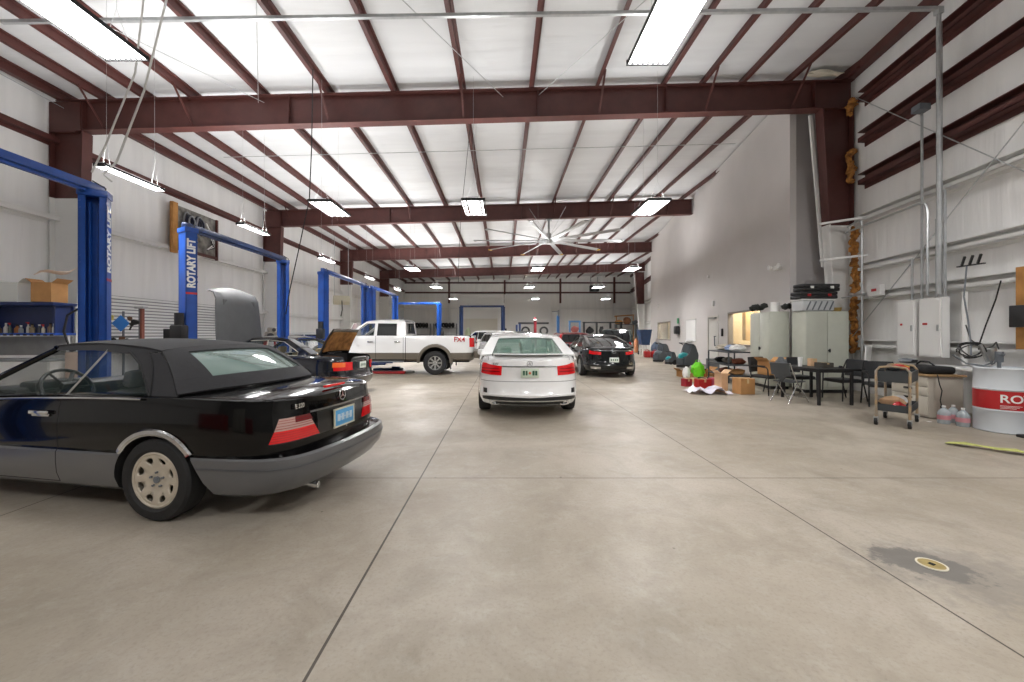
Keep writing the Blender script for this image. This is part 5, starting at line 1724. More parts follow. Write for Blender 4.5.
# ================================================================== right-hand wall services
def rw(y, off, z): return V((XR(y) - off, y, z))
RA = math.atan(.165)
def wbox(b, y0, y1, o0, o1, z0, z1):
    b.prism([rw(y0, o0, z0), rw(y1, o0, z0), rw(y1, o1, z0), rw(y0, o1, z0)], (0, 0, z1 - z0))
for k, (y0, y1, lab) in enumerate(((8.05, 8.5, 'white electrical panel nearer the steel column'), (7.47, 7.97, 'white electrical panel nearer the drum'))):
    t = thing('breaker_cabinet', lab, 'electrical panel', rw((y0 + y1) / 2, .01, 0), 0, 'electrical panels')
    M = Matrix.Translation(-V(t.location))
    def fin(b, n, m, p=None):
        b.bm.transform(M); return b.build(n, m, p or t)
    b = MB(); wbox(b, y0, y1, .215, .36, 1.0, 2.14); fin(b, 'cabinet_box', WSTEEL)
    b = MB(); wbox(b, y0 + .03, y1 - .03, .36, .372, 1.03, 2.11); dd = fin(b, 'door', WHITE)
    b = MB(); wbox(b, y0 + .3, y1 - .1, .372, .378, 1.62, 1.66); b.bm.transform(M); b.build('warning_label', REDP, dd)
    b = MB(); wbox(b, y0 + .06, y0 + .09, .372, .39, 1.5, 1.62); b.bm.transform(M); b.build('latch', GALV, dd)
for k, (y, z0, z1, off, lab) in enumerate(((8.22, 2.14, 2.95, .28, 'short conduit rising from the electrical panel nearer the column, bent at the girt'), (7.99, 2.14, 5.8, .28, 'tall conduit rising from the panel nearer the column to a cap high on the wall'),
        (7.67, 2.14, 3.6, .28, 'conduit rising from the panel nearer the drum, topped by a bend'), (7.58, 2.14, 7.3, .28, 'tallest conduit rising from the panel nearer the drum'), (7.48, 2.14, 4.1, .30, 'conduit next to the tallest one on the panel nearer the drum'))):
    cord('conduit_pipe', lab, 'conduit', [rw(y, off, z0), rw(y, off, z1), rw(y + .03, off - .02, z1 + .05)], .022, GALV, None)
b = MB(); wbox(b, 7.88, 8.08, .2, .42, 5.88, 6.0); o = b.build('junction_box', GREYST); tag(o, 'grey cap box on top of the tall wall conduit', 'junction box')
t = thing('junction_box', 'small white junction box with red label left of the panels', 'junction box', rw(9.2, .0, 0))
M = Matrix.Translation(-V(t.location))
b = MB(); wbox(b, 9.0, 9.38, .22, .34, 2.32, 2.56); b.bm.transform(M); b.build('box', WSTEEL, t)
b = MB(); wbox(b, 9.1, 9.25, .34, .346, 2.42, 2.48); b.bm.transform(M); b.build('label', REDP, t)
cord('conduit_pipe', 'bent conduit dropping down the wall beside the torn insulation', 'conduit', [rw(10.1, .3, 4.15), rw(9.7, .3, 4.2), rw(9.62, .3, 4.15), rw(9.6, .3, 4.0), rw(9.6, .3, .6)], .022, GALV)
cord('conduit_pipe', 'long conduit running level along the wall above the white girt', 'conduit', [rw(10.1, .34, 4.0), rw(8.0, .34, 4.05), rw(7.85, .34, 4.0), rw(7.8, .34, 3.85), rw(7.8, .34, 2.2)], .022, GALV)
cord('conduit_pipe', 'low conduit running level from the column to the junction box', 'conduit', [(8.6, 10.15, 2.36), rw(9.4, .3, 2.4), rw(9.38, .3, 2.42)], .022, GALV)
cord('conduit_pipe', 'tube with a slotted channel beside the panels above the bench', 'conduit', [rw(7.15, .26, .9), rw(7.15, .26, 2.2)], .04, WSTEEL)
b = MB()
for z in (4.22, 3.3): b.bar((8.0, 10.1, z), rw(9.7, .1, z + .06), .05, .05)
o = b.build('white_bracket_arm', WSTEEL); tag(o, 'white bracket arms reaching from the steel column to the wall', 'bracket')
o['kind'] = 'structure'
# torn insulation between column and wall
for k, (y, z0, z1, lab) in enumerate(((10.2, 1.0, 2.35, 'lowest strip of torn brown insulation behind the column, tall and narrow'), (10.15, 2.5, 3.1, 'middle clump of torn brown insulation behind the column'), (10.2, 3.15, 4.1, 'upper clump of torn brown insulation under the white bracket'),
                                       (10.3, 5.3, 6.1, 'high scrap of torn insulation beside the red part of the column'), (10.3, 7.0, 7.4, 'scrap of torn insulation at the top corner of the column'))):
    b = MB(); rnd = random.Random(90 + k); n = max(5, int((z1 - z0) / .055))
    for i in range(n):
        z = lerp(z0, z1, (i + .5) / n)
        w_ = .065 + .03 * math.sin(i * .9 + k) + rnd.uniform(0, .03)
        b.blob((XR(y) - .2 + rnd.uniform(-.05, .05), y - .15 + rnd.uniform(-.02, .02), z), (w_ * 1.9, .14, .14), 10 * k + i, .33, 2)
    o = b.build('torn_insulation', FOAM); tag(o, lab, 'insulation', 'scraps of torn wall insulation')
b = MB(); b.blob((8.1, 10.1, 8.02), (.9, .2, .12), 5, .3, 2); o = b.build('torn_insulation', mat('pale_insulation', 'd9d2c2', .9)); tag(o, 'pale roll of loose insulation on top of the beam end', 'insulation', 'scraps of torn wall insulation')
# lumber and foam panel at the right edge, with black box
t = thing('lumber_panel', 'orange-brown wooden panel with a black box at the right edge of view', 'wood panel', rw(6.0, .3, 0))
b = MB(); b.box((0, 0, 1.85), (.05, .55, 1.28), rz=-RA, bev=.005); b.build('board', LUMBER, t)
b = MB(); b.box((-.07, .06, 1.72), (.08, .45, .34), rz=-RA, bev=.01); b.build('black_box', BLACKP, t)
cord('cable_bundle', 'dark cables hanging from the wooden panel to the drum hoses', 'cable', [rw(6.4, .42, 2.3), rw(6.45, .45, 2.0), rw(6.6, .45, 1.6), rw(6.7, .45, 1.3)], .01, BLACKP)
t = thing('antenna_rack', 'three black antenna rods on a bracket above the bench', 'antenna', rw(7.0, .3, 2.66))
for k in range(3):
    b = MB(); b.bar((-.02, .12 - k * .12, 0), (-.08, .02 - k * .12, .14), .03, .03); b.build('antenna_rod', BLACKP, t)
b = MB(); b.box((0, 0, -.01), (.05, .4, .02)); b.build('bracket', BLACKP, t)
cord('cable_bundle', 'black cable looping from the wall conduit to the pump on the drum', 'cable', [(8.1, 7.0, 1.6), (7.95, 6.8, 1.35), (7.8, 6.5, 1.2), (7.65, 6.25, 1.25), (7.52, 6.1, 1.32), (7.46, 6.02, 1.22)], .01, BLACKP)
cord('cable_bundle', 'grey cables falling from the antenna bracket to the bench', 'cable', [rw(7.05, .32, 2.64), rw(7.0, .42, 2.1), rw(6.9, .45, 1.7), rw(6.7, .6, 1.3), rw(6.6, .7, 1.1)], .012, GREYST)

# ================================================================== storage cabinets
def cabinet(loc, rz, w, d, h, label, ridge=2):
    t = thing('storage_cabinet', label, 'cabinet', loc, rz, 'tall putty-grey storage cabinets')
    b = MB(); b.box((0, 0, h / 2 + .04), (w, d, h - .08), bev=.008); b.build('body', PUTTY, t)
    b = MB(); b.box((0, .01, .04), (w - .03, d - .03, .08)); b.build('plinth', BLACKP, t)
    for sg in (-1, 1):
        b = MB(); b.box((sg * w / 4, -d / 2 - .01, h / 2 + .05), (w / 2 - .012, .02, h - .16), bev=.006); dr = b.build('door', PUTTY, t)
        if sg == 1:
            b = MB(); b.cyl((-.0 + .04, -d / 2 - .025, h * .52), .03, .02, 'Y', 14); b.box((.04, -d / 2 - .045, h * .52), (.02, .03, .09), bev=.006); b.build('handle', BLACKP, dr)
    return t
cabinet((7.27, 10.93, 0), -PI / 2 - .12, 1.02, .46, 2.03, 'tall putty-grey cabinet with its doors facing the aisle, nearer the office window')
cabinet((7.92, 10.01, 0), 0, 1.05, .46, 2.0, 'tall putty-grey cabinet facing the camera, in front of the steel column')
t = thing('storage_bin', 'clear white plastic bin on the cabinet by the column', 'bin', (7.72, 9.98, 2.0))
b = MB(); b.box((0, 0, .14), (.78, .4, .26), bev=.03); b.build('tub', mat('frosted_plastic', 'd5d8db', .3, alpha=.8), t)
b = MB(); b.box((0, 0, .285), (.82, .43, .03), bev=.01); b.build('lid', WHITE, t)
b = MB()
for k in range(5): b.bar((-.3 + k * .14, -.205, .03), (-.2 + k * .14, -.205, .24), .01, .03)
b.build('contents_bars', GREYST, t)  # slanted grey bars across the tub front
for k, (z, dx, lab) in enumerate(((2.31, .0, 'lower black tool case on the plastic bin'), (2.50, .06, 'upper black tool case, topmost on the cabinet stack'))):
    t = thing('tool_case', lab, 'tool case', (7.75 + dx, 9.98, z), .03 * k, 'stacked black tool cases')
    b = MB(); b.box((0, 0, .045), (.92, .36, .088), bev=.02); b.build('base', BLACKP, t)
    b = MB(); b.box((0, 0, .135), (.92, .36, .085), bev=.02); b.build('lid', mat('dark_case', '2a2a2c', .5), t)
    for sx in (-.25, .25):
        b = MB(); b.box((sx, -.19, .09), (.08, .02, .06), bev=.005); b.build('latch', WHITE if k else REDP, t)
t = thing('wire_basket', 'small wire and brass fixture on the corner of the cabinet by the column', 'basket', (8.32, 9.98, 2.0))
b = MB(); b.lathe([(.0, 0), (.09, 0), (.11, .1), (.10, .1), (.08, .01), (0, .01)], (0, 0, 0), 'Z', 14); b.build('bowl', mat('brass', 'b79a5a', .4, metal=.6), t)
t = thing('paper_roll', 'white paper towel roll on the cabinet nearer the window', 'paper roll', (7.22, 10.62, 2.03))
b = MB(); b.lathe([(.02, 0), (.10, 0), (.10, .26), (.02, .26)], (0, 0, 0), 'Z', 20, closed=True); b.build('roll', WHITE, t)
for k, (x, y, lab) in enumerate(((7.16, 11.1, 'black crumpled gloves and cloth hanging over the cabinet edge by the window'), (7.40, 10.42, 'black machine part lying behind the paper roll'))):
    b = MB(); rnd = random.Random(3 + k)
    for i in range(9 if k == 0 else 3): b.blob((rnd.uniform(-.14, .1), rnd.uniform(-.25, .25) if k == 0 else rnd.uniform(-.06, .06), .09 + rnd.uniform(-.02, .05)), (.18, .16, .16), i + k * 10, .3, 1)
    o = b.build('black_gloves' if k == 0 else 'machine_part', mat('black_rubber_glove', '1e211f', .6), loc=(x, y, 2.03 + (.015 if k else .05))); tag(o, lab, 'gloves' if k == 0 else 'machine part')
# whiteboard panel leaning on the wall
b = MB(); b.box((0, 0, .6), (.02, .62, 1.18), ry=.05, rz=0, bev=.004); o = b.build('leaning_sheet', WHITE, loc=(8.28, 9.1, 0), rot=(0, 0, -.9)); tag(o, 'blank white panel leaning between the cabinet and the electrical panels', 'panel')
# ================================================================== table and chairs
t = thing('folding_table', 'small black table in front of the cabinets', 'table', (6.72, 8.62, 0))
b = MB(); b.box((0, 0, .72), (.72, 1.12, .035), bev=.01); b.build('tabletop', BLACKP, t)
for sx in (-.33, .33):
    for sy in (-.53, .53):
        b = MB(); b.box((sx, sy, .352), (.045, .045, .70)); b.build('leg', BLACKP, t)
b = MB(); 
for sx in (-.33, .33): b.box((sx, 0, .68), (.03, 1.04, .04))
for sy in (-.53, .53): b.box((0, sy, .68), (.64, .03, .04))
b.build('apron', BLACKP, t)
def arm_chair(loc, rz, label):
    t = thing('guest_chair', label, 'chair', loc, rz, 'black padded guest chairs')
    b = MB(); b.box((0, 0, .43), (.50, .48, .07), bev=.03, seg=3); b.build('seat', CHAIRB, t)
    b = MB(); g = []
    for i in range(7):
        z = .52 + .36 * i / 6
        g.append([V((k * .23, .23 + .05 * (i / 6) + .03 * (1 - k * k), z)) for k in (-1, -.6, -.2, .2, .6, 1)])
    b.sheet(g, .045); b.build('backrest', CHAIRB, t)
    for sx in (-.27, .27):
        b = MB(); b.tube([(sx, -.24, 0), (sx, -.22, .60), (sx, -.19, .65), (sx, .0, .67), (sx, .2, .66)], .014, 8); b.build('front_leg', BLACKP, t)
        b = MB(); b.tube([(sx, .30, 0), (sx, .2, .42), (sx, .23, .66), (sx * .85, .28, .86)], .014, 8); b.build('rear_leg', BLACKP, t)
        b = MB(); b.box((sx, .0, .685), (.045, .3, .025), bev=.01); b.build('armrest', BLACKP, t)
    b = MB(); b.tube([(-.27, -.22, .40), (.27, -.22, .40)], .012, 8); b.tube([(-.27, .21, .40), (.27, .21, .40)], .012, 8); b.build('crossbar', BLACKP, t)
    return t
arm_chair((6.35, 9.62, 0), .35, 'black guest chair with a cardboard box on it, left of the table')
arm_chair((6.98, 9.47, 0), 0, 'black guest chair behind the far end of the table')
arm_chair((7.48, 8.8, 0), -PI / 2, 'black guest chair tucked at the wall side of the table')
arm_chair((7.62, 8.02, 0), -.5, 'black guest chair nearest the electrical panels, back to the wall')
t = thing('folding_chair', 'grey folding chair with bright metal legs on the aisle side of the table', 'chair', (6.12, 8.55, 0), PI / 2 + .35)
b = MB(); b.box((0, 0, .44), (.42, .40, .03), bev=.012); b.build('seat', mat('grey_steel_seat', '4a4d50', .4), t)
b = MB(); b.sheet([[V((k * .2, .24 + .06 * i / 4 + .02 * (1 - k * k), .58 + .26 * i / 4)) for k in (-1, -.5, 0, .5, 1)] for i in range(5)], .02); b.build('backrest', mat('grey_steel_seat', '4a4d50', .4), t)
for sx in (-.215, .215):
    b = MB(); b.tube([(sx, -.28, 0), (sx, .10, .45), (sx, .30, .84)], .012, 8); b.build('front_leg', CHROME, t)
    b = MB(); b.tube([(sx * .9, .30, 0), (sx * .9, .02, .44)], .012, 8); b.build('rear_leg', CHROME, t)
b = MB(); b.tube([(-.21, -.20, .1), (.21, -.20, .1)], .009, 6); b.build('crossbar', CHROME, t)
# bag draped over the folding chair
b = MB(); b.blob((0, 0, .0), (.30, .14, .5), 21, .12, 3); o = b.build('grey_jacket', mat('grey_cloth', '5a5d60', .9, bump=.4, bscale=30), loc=(5.93, 8.52, .70), rot=(.12, .1, PI / 2 + .35)); tag(o, 'dark grey jacket hanging over the folding chair back', 'jacket')
def carton(loc, rz, d, label, m=CARD, flaps=True, group=None, name='cardboard_box'):
    t = thing(name, label, 'box', loc, rz, group)
    w, l, h = d
    b = MB(); tt = .008
    b.box((0, 0, tt / 2), (w, l, tt))
    for sx in (-1, 1): b.box((sx * (w / 2 - tt / 2), 0, h / 2), (tt, l, h))
    for sy in (-1, 1): b.box((0, sy * (l / 2 - tt / 2), h / 2), (w - 2 * tt, tt, h))
    b.build('carton', m, t)
    if flaps:
        for sx in (-1, 1):
            b = MB(); b.box((sx * (w / 2 + .06), 0, h + .04), (.15, l * .96, .006), ry=-sx * .65); b.build('flap', m, t)
        b = MB(); b.blob((0, 0, h * .6), (w * .8, l * .8, h * .5), 3, .2, 2); b.build('packing', mat('packing_paper', 'd8cbb2', .9), t)
    else:
        for sx in (-1, 1):
            b = MB(); b.box((sx * w / 4, 0, h + .003), (w / 2 - .003, l, .006)); b.build('flap', m, t)
        b = MB(); b.box((0, 0, h + .008), (.05, l + .004, .003)); b.box((0, -l / 2 - .002, h * .85), (.05, .003, h * .28)); b.build('packing_tape', mat('packing_tape', 'cdb68a', .3), t)
    return t
carton((6.40, 9.58, .475), .3, (.40, .34, .32), 'open cardboard box standing on the chair beside the table')
t = thing('paper_cup', 'white paper cup stack on the black table', 'cup', (6.5, 8.75, .738))
b = MB(); b.lathe([(0, 0), (.035, 0), (.045, .2), (.04, .2), (.03, .01), (0, .01)], (0, 0, 0), 'Z', 16); b.build('cup', WHITE, t)
carton((6.86, 8.55, .738), .1, (.26, .2, .09), 'small dark parts box on the black table', mat('dark_carton', '4a4640', .7), False)
carton((6.84, 8.85, .738), .1, (.14, .1, .16), 'small tan carton behind the dark box on the table', CARDL, False)
b = MB(); b.cyl((0, 0, .012), .05, .024, 'Z', 16); b.box((.0, .02, .035), (.05, .05, .03), bev=.01); o = b.build('tape_roll', BLACKP, loc=(6.98, 8.25, .738)); tag(o, 'small black roll near the table corner', 'tape roll')
# ================================================================== tool cart
ca = math.atan2(.52, .65)
t = thing('tool_cart', 'two-shelf rolling tool cart with a tubular wooden-tone frame', 'cart', (6.38, 6.48, 0), ca)
FR = mat('worn_beige_tube', 'b59a76', .4, metal=.3, var=.2, vscale=12, tint='8d8a84')
for sx in (-.40, .40):
    b = MB(); b.tube([(sx, -.19, .12), (sx, -.19, .86), (sx * .985, -.15, .92), (sx * .97, 0, .94), (sx * .985, .15, .92), (sx, .19, .86), (sx, .19, .12)], .018, 8); b.build('end_frame', FR, t)
for z, nm in ((.70, 'upper_tray'), (.24, 'lower_tray')):
    b = MB(); hh = .16 if z > .5 else .10
    b.box((0, 0, z), (.78, .40, .02))
    for sy in (-.2, .2): b.box((0, sy, z + hh / 2), (.78, .012, hh))
    for sx in (-.39, .39): b.box((sx, 0, z + hh / 2), (.012, .40, hh))
    b.build(nm, mat('dark_grey_tray', '3c4043', .5), t)
for sx in (-.40, .40):
    for sy in (-.19, .19):
        b = MB(); b.lathe([(.0, -.02), (.055, -.02), (.06, -.012), (.06, .012), (.055, .02), (0, .02)], (sx, sy, .06), 'Y', 20); w = b.build('caster', RUBBER, t)
        b = MB(); b.box((sx, sy, .11), (.05, .06, .05)); b.cyl((sx, sy, .06), .02, .05, 'Y', 10); b.build('caster_fork', GALV, w)
def cartp(x, y, z): 
    return (6.38 + x * math.cos(ca) - y * math.sin(ca), 6.48 + x * math.sin(ca) + y * math.cos(ca), z)
for k, (x, y, z, d, m, lab, nm) in enumerate(((.05, 0, .90, (.34, .2, .10), REDP, 'red power tool case on top of the tool cart', 'tool_pouch'), (-.2, .02, .90, (.24, .2, .09), BLACKP, 'black tool pouch on top of the tool cart', 'tool_pouch'),
        (.25, -.05, .89, (.18, .14, .08), mat('yellow_tool', 'c9a53a', .5), 'yellow and grey hand tool on top of the tool cart', 'hand_tool'), (-.26, -.06, .32, (.16, .16, .12), REDP, 'small red box on the lower tray of the cart', 'parts_box'),
        (-.08, .04, .34, (.3, .22, .2), CARDL, 'crumpled tan paper bag on the lower tray of the cart', 'paper_bag'), (.18, .0, .34, (.26, .2, .18), WHITE, 'crumpled clear plastic bag on the lower tray of the cart', 'plastic_bag'))):
    b = MB(); b.blob((0, 0, 0), d, 40 + k, .22, 2, True); o = b.build(nm, m, loc=cartp(x, y, z), rot=(0, 0, k * .7)); tag(o, lab, nm.replace('_', ' '))
b = MB(); b.box((0, 0, .11), (.74, .38, .02)); 
# ================================================================== desk pedestal, bench, bottles
t = thing('drawer_pedestal', 'beige drawer pedestal with a worn wooden top beside the tool cart', 'drawer unit', (7.56, 7.16, 0), -.16)
PB = mat('beige_steel', 'b4ada1', .5, var=.05)
b = MB(); b.box((0, 0, .37), (.5, .8, .70), bev=.006); b.build('case', PB, t)
b = MB(); b.box((0, 0, .735), (.56, .86, .03), bev=.006); b.build('wooden_top', mat('worn_wood_top', 'a98a62', .6, var=.3, vscale=9), t)
for k, (z0, z1) in enumerate(((.54, .70), (.38, .53), (.05, .37))):
    b = MB(); b.box((-.256, 0, (z0 + z1) / 2), (.016, .76, z1 - z0 - .01), bev=.004); d = b.build('drawer', mat('pale_beige_steel', 'c9c3b6', .5), t)
    b = MB(); b.box((-.275, 0, z1 - .05), (.03, .16, .03), bev=.006); b.build('drawer_pull', BLACKP, d)
t = thing('workbench', 'long narrow bench along the white wall behind the drum', 'workbench', rw(6.9, .42, 0), -RA)
b = MB(); b.box((0, .0, .84), (.5, 1.5, .04), bev=.006); b.build('bench_top', WSTEEL, t)
for sx in (-.2, .2):
    for sy in (-.7, .7):
        b = MB(); b.box((sx, sy, .41), (.04, .04, .82)); b.build('leg', GREYST, t)
t = thing('laptop_bag', 'black soft tool bag lying on the drawer pedestal', 'bag', (7.55, 7.15, .75), -.16)
b = MB(); b.box((0, 0, .07), (.44, .66, .13), bev=.05, seg=3); b.build('bag_body', mat('black_nylon', '1c1c1e', .8), t)
b = MB(); b.tube([(0, -.2, .13), (-.02, -.1, .2), (0, .1, .2), (0, .2, .13)], .014, 6); b.build('handle', BLACKP, t)
b = MB(); b.blob((0, 0, .05), (.2, .3, .1), 8, .3, 2, True); o = b.build('grey_rag', GREYST, loc=(7.42, 7.35, .90)); tag(o, 'crumpled grey rag on the black tool bag', 'rag')
b = MB(); b.tube([(7.30, 6.72, .76), (7.28, 6.67, .60), (7.31, 6.66, .50), (7.28, 6.66, .34), (7.29, 6.65, .25)], .008, 6); b.blob((7.28, 6.64, .23), (.04, .04, .06), 2, .1, 1); o = b.build('power_cord', BLACKP); tag(o, 'black cord hanging down the front of the beige pedestal', 'cord')
def jug(x, y, lab):
    t = thing('water_jug', lab, 'bottle', (x, y, 0), .4, 'clear water jugs on the floor')
    b = MB(); b.lathe([(0, 0), (.07, 0), (.078, .02), (.078, .17), (.06, .21), (.022, .25), (.022, .27), (0, .27)], (0, 0, 0), 'Z', 20); b.build('jug', mat('clear_plastic', 'c3ced4', .1, alpha=.55, spec=.7), t)
    b = MB(); b.lathe([(.0795, .07), (.0805, .07), (.0805, .14), (.0795, .14)], (0, 0, 0), 'Z', 20, closed=True); b.build('label', mat('pink_label', 'c98a92', .5), t)
    b = MB(); b.cyl((0, 0, .275), .024, .025, 'Z', 12); b.build('cap', WHITE, t)
jug(7.12, 6.46, 'clear water jug on the floor nearest the beige pedestal'); jug(7.34, 6.52, 'clear water jug between the other two jugs'); jug(7.2, 6.26, 'clear water jug right beside the drum')
# ================================================================== drum
t = thing('oil_drum', 'white lubricant drum with a red lettered band at the right edge', 'drum', (7.48, 5.98, 0))
dr = .30; DW = mat('drum_white', 'ced3d8', .35, coat=.3)
b = MB(); b.lathe([(0, 0), (dr - .01, 0), (dr + .006, .012), (dr, .03), (dr, .31), (dr + .008, .325), (dr, .34), (dr, .62), (dr + .008, .635), (dr, .65), (dr, .92), (dr + .008, .935), (dr + .002, .95), (dr - .012, .95), (dr - .012, .925), (0, .925)], (0, 0, 0), 'Z', 56); b.build('barrel', DW, t)
b = MB(); b.lathe([(dr + .002, .345), (dr + .0035, .345), (dr + .0035, .615), (dr + .002, .615)], (0, 0, 0), 'Z', 56, closed=True); rb = b.build('red_band', REDP, t)
f0 = math.atan2(-5.98, -7.48)
def bent(s, size, z, a_start, m, name):
    o = text_mesh(s, size, m, name, t, Matrix.Identity(4), .001, align='LEFT', bold=.003)
    me = o.data
    bm = bmesh.new(); bm.from_mesh(me)
    bmesh.ops.subdivide_edges(bm, edges=[e for e in bm.edges if e.calc_length() > .03], cuts=2)
    for v in bm.verts:
        a = a_start + v.co.x / dr; R_ = dr + .0045 + v.co.z
        v.co = V((R_ * math.cos(a), R_ * math.sin(a), z + v.co.y))
    bm.to_mesh(me); bm.free()
bent('ROTARY', .16, .50, f0 - .12, WHITE, 'drum_lettering')
b = MB(); pts = [];
for i in range(3): 
    z = .405 - i * .018; a = [f0 - .1 + q * .1 for q in range(8 - i)]
    b.tube([((dr + .005) * math.cos(x), (dr + .005) * math.sin(x), z) for x in a], .0025, 4)
b.build('small_print', WHITE, t)
b = MB(); b.tube([(0, .05, .93), (0, .05, 1.08), (.0, .0, 1.14), (-.08, -.02, 1.16)], .022, 8); b.cyl((0, .05, 1.1), .045, .16, 'Z', 14); b.build('drum_pump', GREYST, t)
t = thing('pump_hose', 'tangle of black and grey hoses above the white drum', 'hose', (7.4, 6.12, 0))
rnd = random.Random(5)
b = MB()
for k in range(5):
    a0 = rnd.uniform(0, 6); r = rnd.uniform(.09, .17)
    b.tube([(-.12 + r * math.cos(a0 + q * .35) , .1 + .06 * math.sin(q * .5 + k), 1.19 + r * .75 * math.sin(a0 + q * .35)) for q in range(15)], .010, 6)
b.build('hose_coil', BLACKP, t)
b = MB(); b.tube([(-.3, .2, 1.12), (-.2, .1, .99), (-.05, 0, .96), (.1, .02, 1.0), (.25, .1, 1.1)], .012, 6); b.tube([(.05, -.1, 1.15), (.12, .0, 1.0), (.2, .1, .97), (.3, .2, 1.02)], .01, 6); b.build('loose_hose', GREYST, t)
b = MB(); b.bar((.02, 0, 1.02), (-.1, .0, 1.28), .03, .04); b.box((.12, .05, 1.13), (.10, .1, .2), bev=.02); b.build('dispenser_handle', ALU, t)
# slotted grey rack edge beyond the drum
t = thing('slotted_rack', 'slotted grey steel rack on a black foot at the right picture edge', 'rack', (7.55, 5.42, 0))
b = MB(); b.box((0, 0, .52), (.26, .3, .95), bev=.01); b.build('rack_column', GREYST, t)
b = MB()
for k in range(11): b.box((-.133, -.05, .12 + k * .08), (.012, .1, .025)); b.box((-.06, -.153, .12 + k * .08), (.08, .012, .025))
b.build('slots', WHITE, t)
b = MB(); b.box((-.08, 0, .022), (.52, .42, .044), bev=.015); b.build('rack_foot', BLACKP, t)
# yellow-green strap on the floor
pts = [(5.86, 5.28), (5.93, 5.14), (6.02, 5.06), (6.1, 4.93), (6.2, 4.82), (6.28, 4.74), (6.42, 4.76), (6.6, 4.70)]
g = []
for i, (x, y) in enumerate(pts):
    a = pts[max(0, i - 1)]; c_ = pts[min(len(pts) - 1, i + 1)]
    dx, dy = c_[0] - a[0], c_[1] - a[1]; l = math.hypot(dx, dy); nx, ny = -dy / l, dx / l
    w = .065 + .025 * math.sin(i * 2.1)
    g.append([V((x + nx * w * k, y + ny * w * k, .012 + .03 * abs(math.sin(i * 1.9)))) for k in (-1, -.3, .3, 1)])
b = MB(); b.sheet(g, .006); o = b.build('tow_strap', mat('yellow_green_webbing', 'b5b86a', .8, var=.3, vscale=20)); tag(o, 'flat yellow-green tow strap lying on the floor by the drum', 'strap')
b = MB(); b.blob((0, 0, .008), (.09, .06, .016), 4, .2, 1, True); o = b.build('paper_scrap', WHITE, loc=(6.98, 6.55, 0)); tag(o, 'small white scrap on the floor by the pedestal', 'paper scrap')
# floor clean-out cover
t = thing('floor_cleanout_cover', 'round brass clean-out cover set in the floor', 'floor cover', (2.69, 2.51, 0))
b = MB(); b.lathe([(.064, 0), (.074, 0), (.074, .006), (.064, .006)], (0, 0, 0), 'Z', 40, closed=True); b.build('ring', mat('pale_ring', 'dcd6c4', .5), t)
b = MB(); b.lathe([(0, .001), (.063, .001), (.063, .005), (0, .005)], (0, 0, 0), 'Z', 40); b.build('disc', mat('brass_disc', 'b09c66', .45, metal=.4, var=.2, vscale=20), t)
b = MB(); b.box((0, 0, .006), (.028, .028, .004), rz=.4); b.build('square_plug', DARK, t)
# ================================================================== lift side: benches and racks along the left wall
t = thing('workbench_hutch', 'dark blue steel bench hutch with bottles on its shelf, at the left picture edge', 'workbench', (-10.58, 8.75, 0)); t.scale = (.87, 1, 1)
NAVY = mat('navy_bench_steel', '1d2f63', .4, var=.12)
b = MB(); b.box((0, 0, .88), (2.3, .62, .05), bev=.008); b.build('bench_top', mat('grey_bench_top', '8b8e90', .5, var=.2), t)
for sx in (-1.1, 1.1):
    b = MB(); b.box((sx, 0, .43), (.06, .56, .86)); b.build('leg', WSTEEL, t)
    b = MB(); b.box((sx, .1, 1.16), (.05, .05, .52)); b.build('upright', WSTEEL, t)
b = MB(); b.box((0, .02, 1.44), (2.3, .42, .05), bev=.006); b.build('shelf', mat('bright_blue_shelf', '2b57b5', .4), t)
b = MB(); b.box((0, .22, 1.76), (2.2, .03, .6)); b.build('hutch_back', NAVY, t)
b = MB(); b.box((0, .0, 2.09), (2.32, .5, .07), bev=.015); b.build('hutch_top', NAVY, t)
for sx in (-1.1, 1.05):
    b = MB(); b.box((sx, .05, 1.76), (.04, .36, .6)); b.build('hutch_side', NAVY, t)
b = MB(); b.box((0, .24, 1.18), (2.1, .02, .42)); b.build('grey_back_panel', mat('grey_pegboard', '9b9b97', .6, var=.1), t)
b = MB()
for k in range(14): b.box((-1.08 + k * .165, -.195, 1.425), (.08, .012, .035))
b.build('edge_labels', BLACKP, t)
bcol = ['c9c6bd', '8c7a5c', '2d2f31', 'b9b2a0', '6e5a45', 'd8d6cf', '4b5a52', 'a86a3a', '8f9294']
for k in range(15):
    x = -11.45 + k * .121
    h = .14 + .05 * ((k * 7) % 4) / 3
    r = .03 + .008 * ((k * 5) % 3)
    t2 = thing('spray_bottle' if k % 3 == 0 else 'bottle', '%s %s, %s cap, %s in the hutch row from the picture edge' % (['cream', 'brown', 'black', 'beige', 'dull brown', 'off-white', 'dark green', 'rust', 'grey'][k % 9], 'spray bottle' if k % 3 == 0 else 'bottle', ['red', 'black', 'white'][k % 3], ['first', 'second', 'third', 'fourth', 'fifth', 'sixth', 'seventh', 'eighth', 'ninth', 'tenth', 'eleventh', 'twelfth', 'thirteenth', 'fourteenth', 'fifteenth'][k]), 'bottle', (x, 8.70 + .03 * (k % 2), 1.467), 0, 'bottles in the blue hutch')
    m = mat('bottle_%s' % bcol[k % 9], bcol[k % 9], .35)
    b = MB(); b.lathe([(0, 0), (r, 0), (r, h * .62), (r * .45, h * .82), (r * .45, h), (0, h)], (0, 0, 0), 'Z', 12); b.build('body', m, t2)
    b = MB(); b.cyl((0, 0, h + .012), r * .5, .03, 'Z', 10)
    if k % 3 == 0: b.box((-.015, 0, h + .035), (.06, .018, .02))
    b.build('cap', [REDP, BLACKP, WHITE][k % 3], t2)
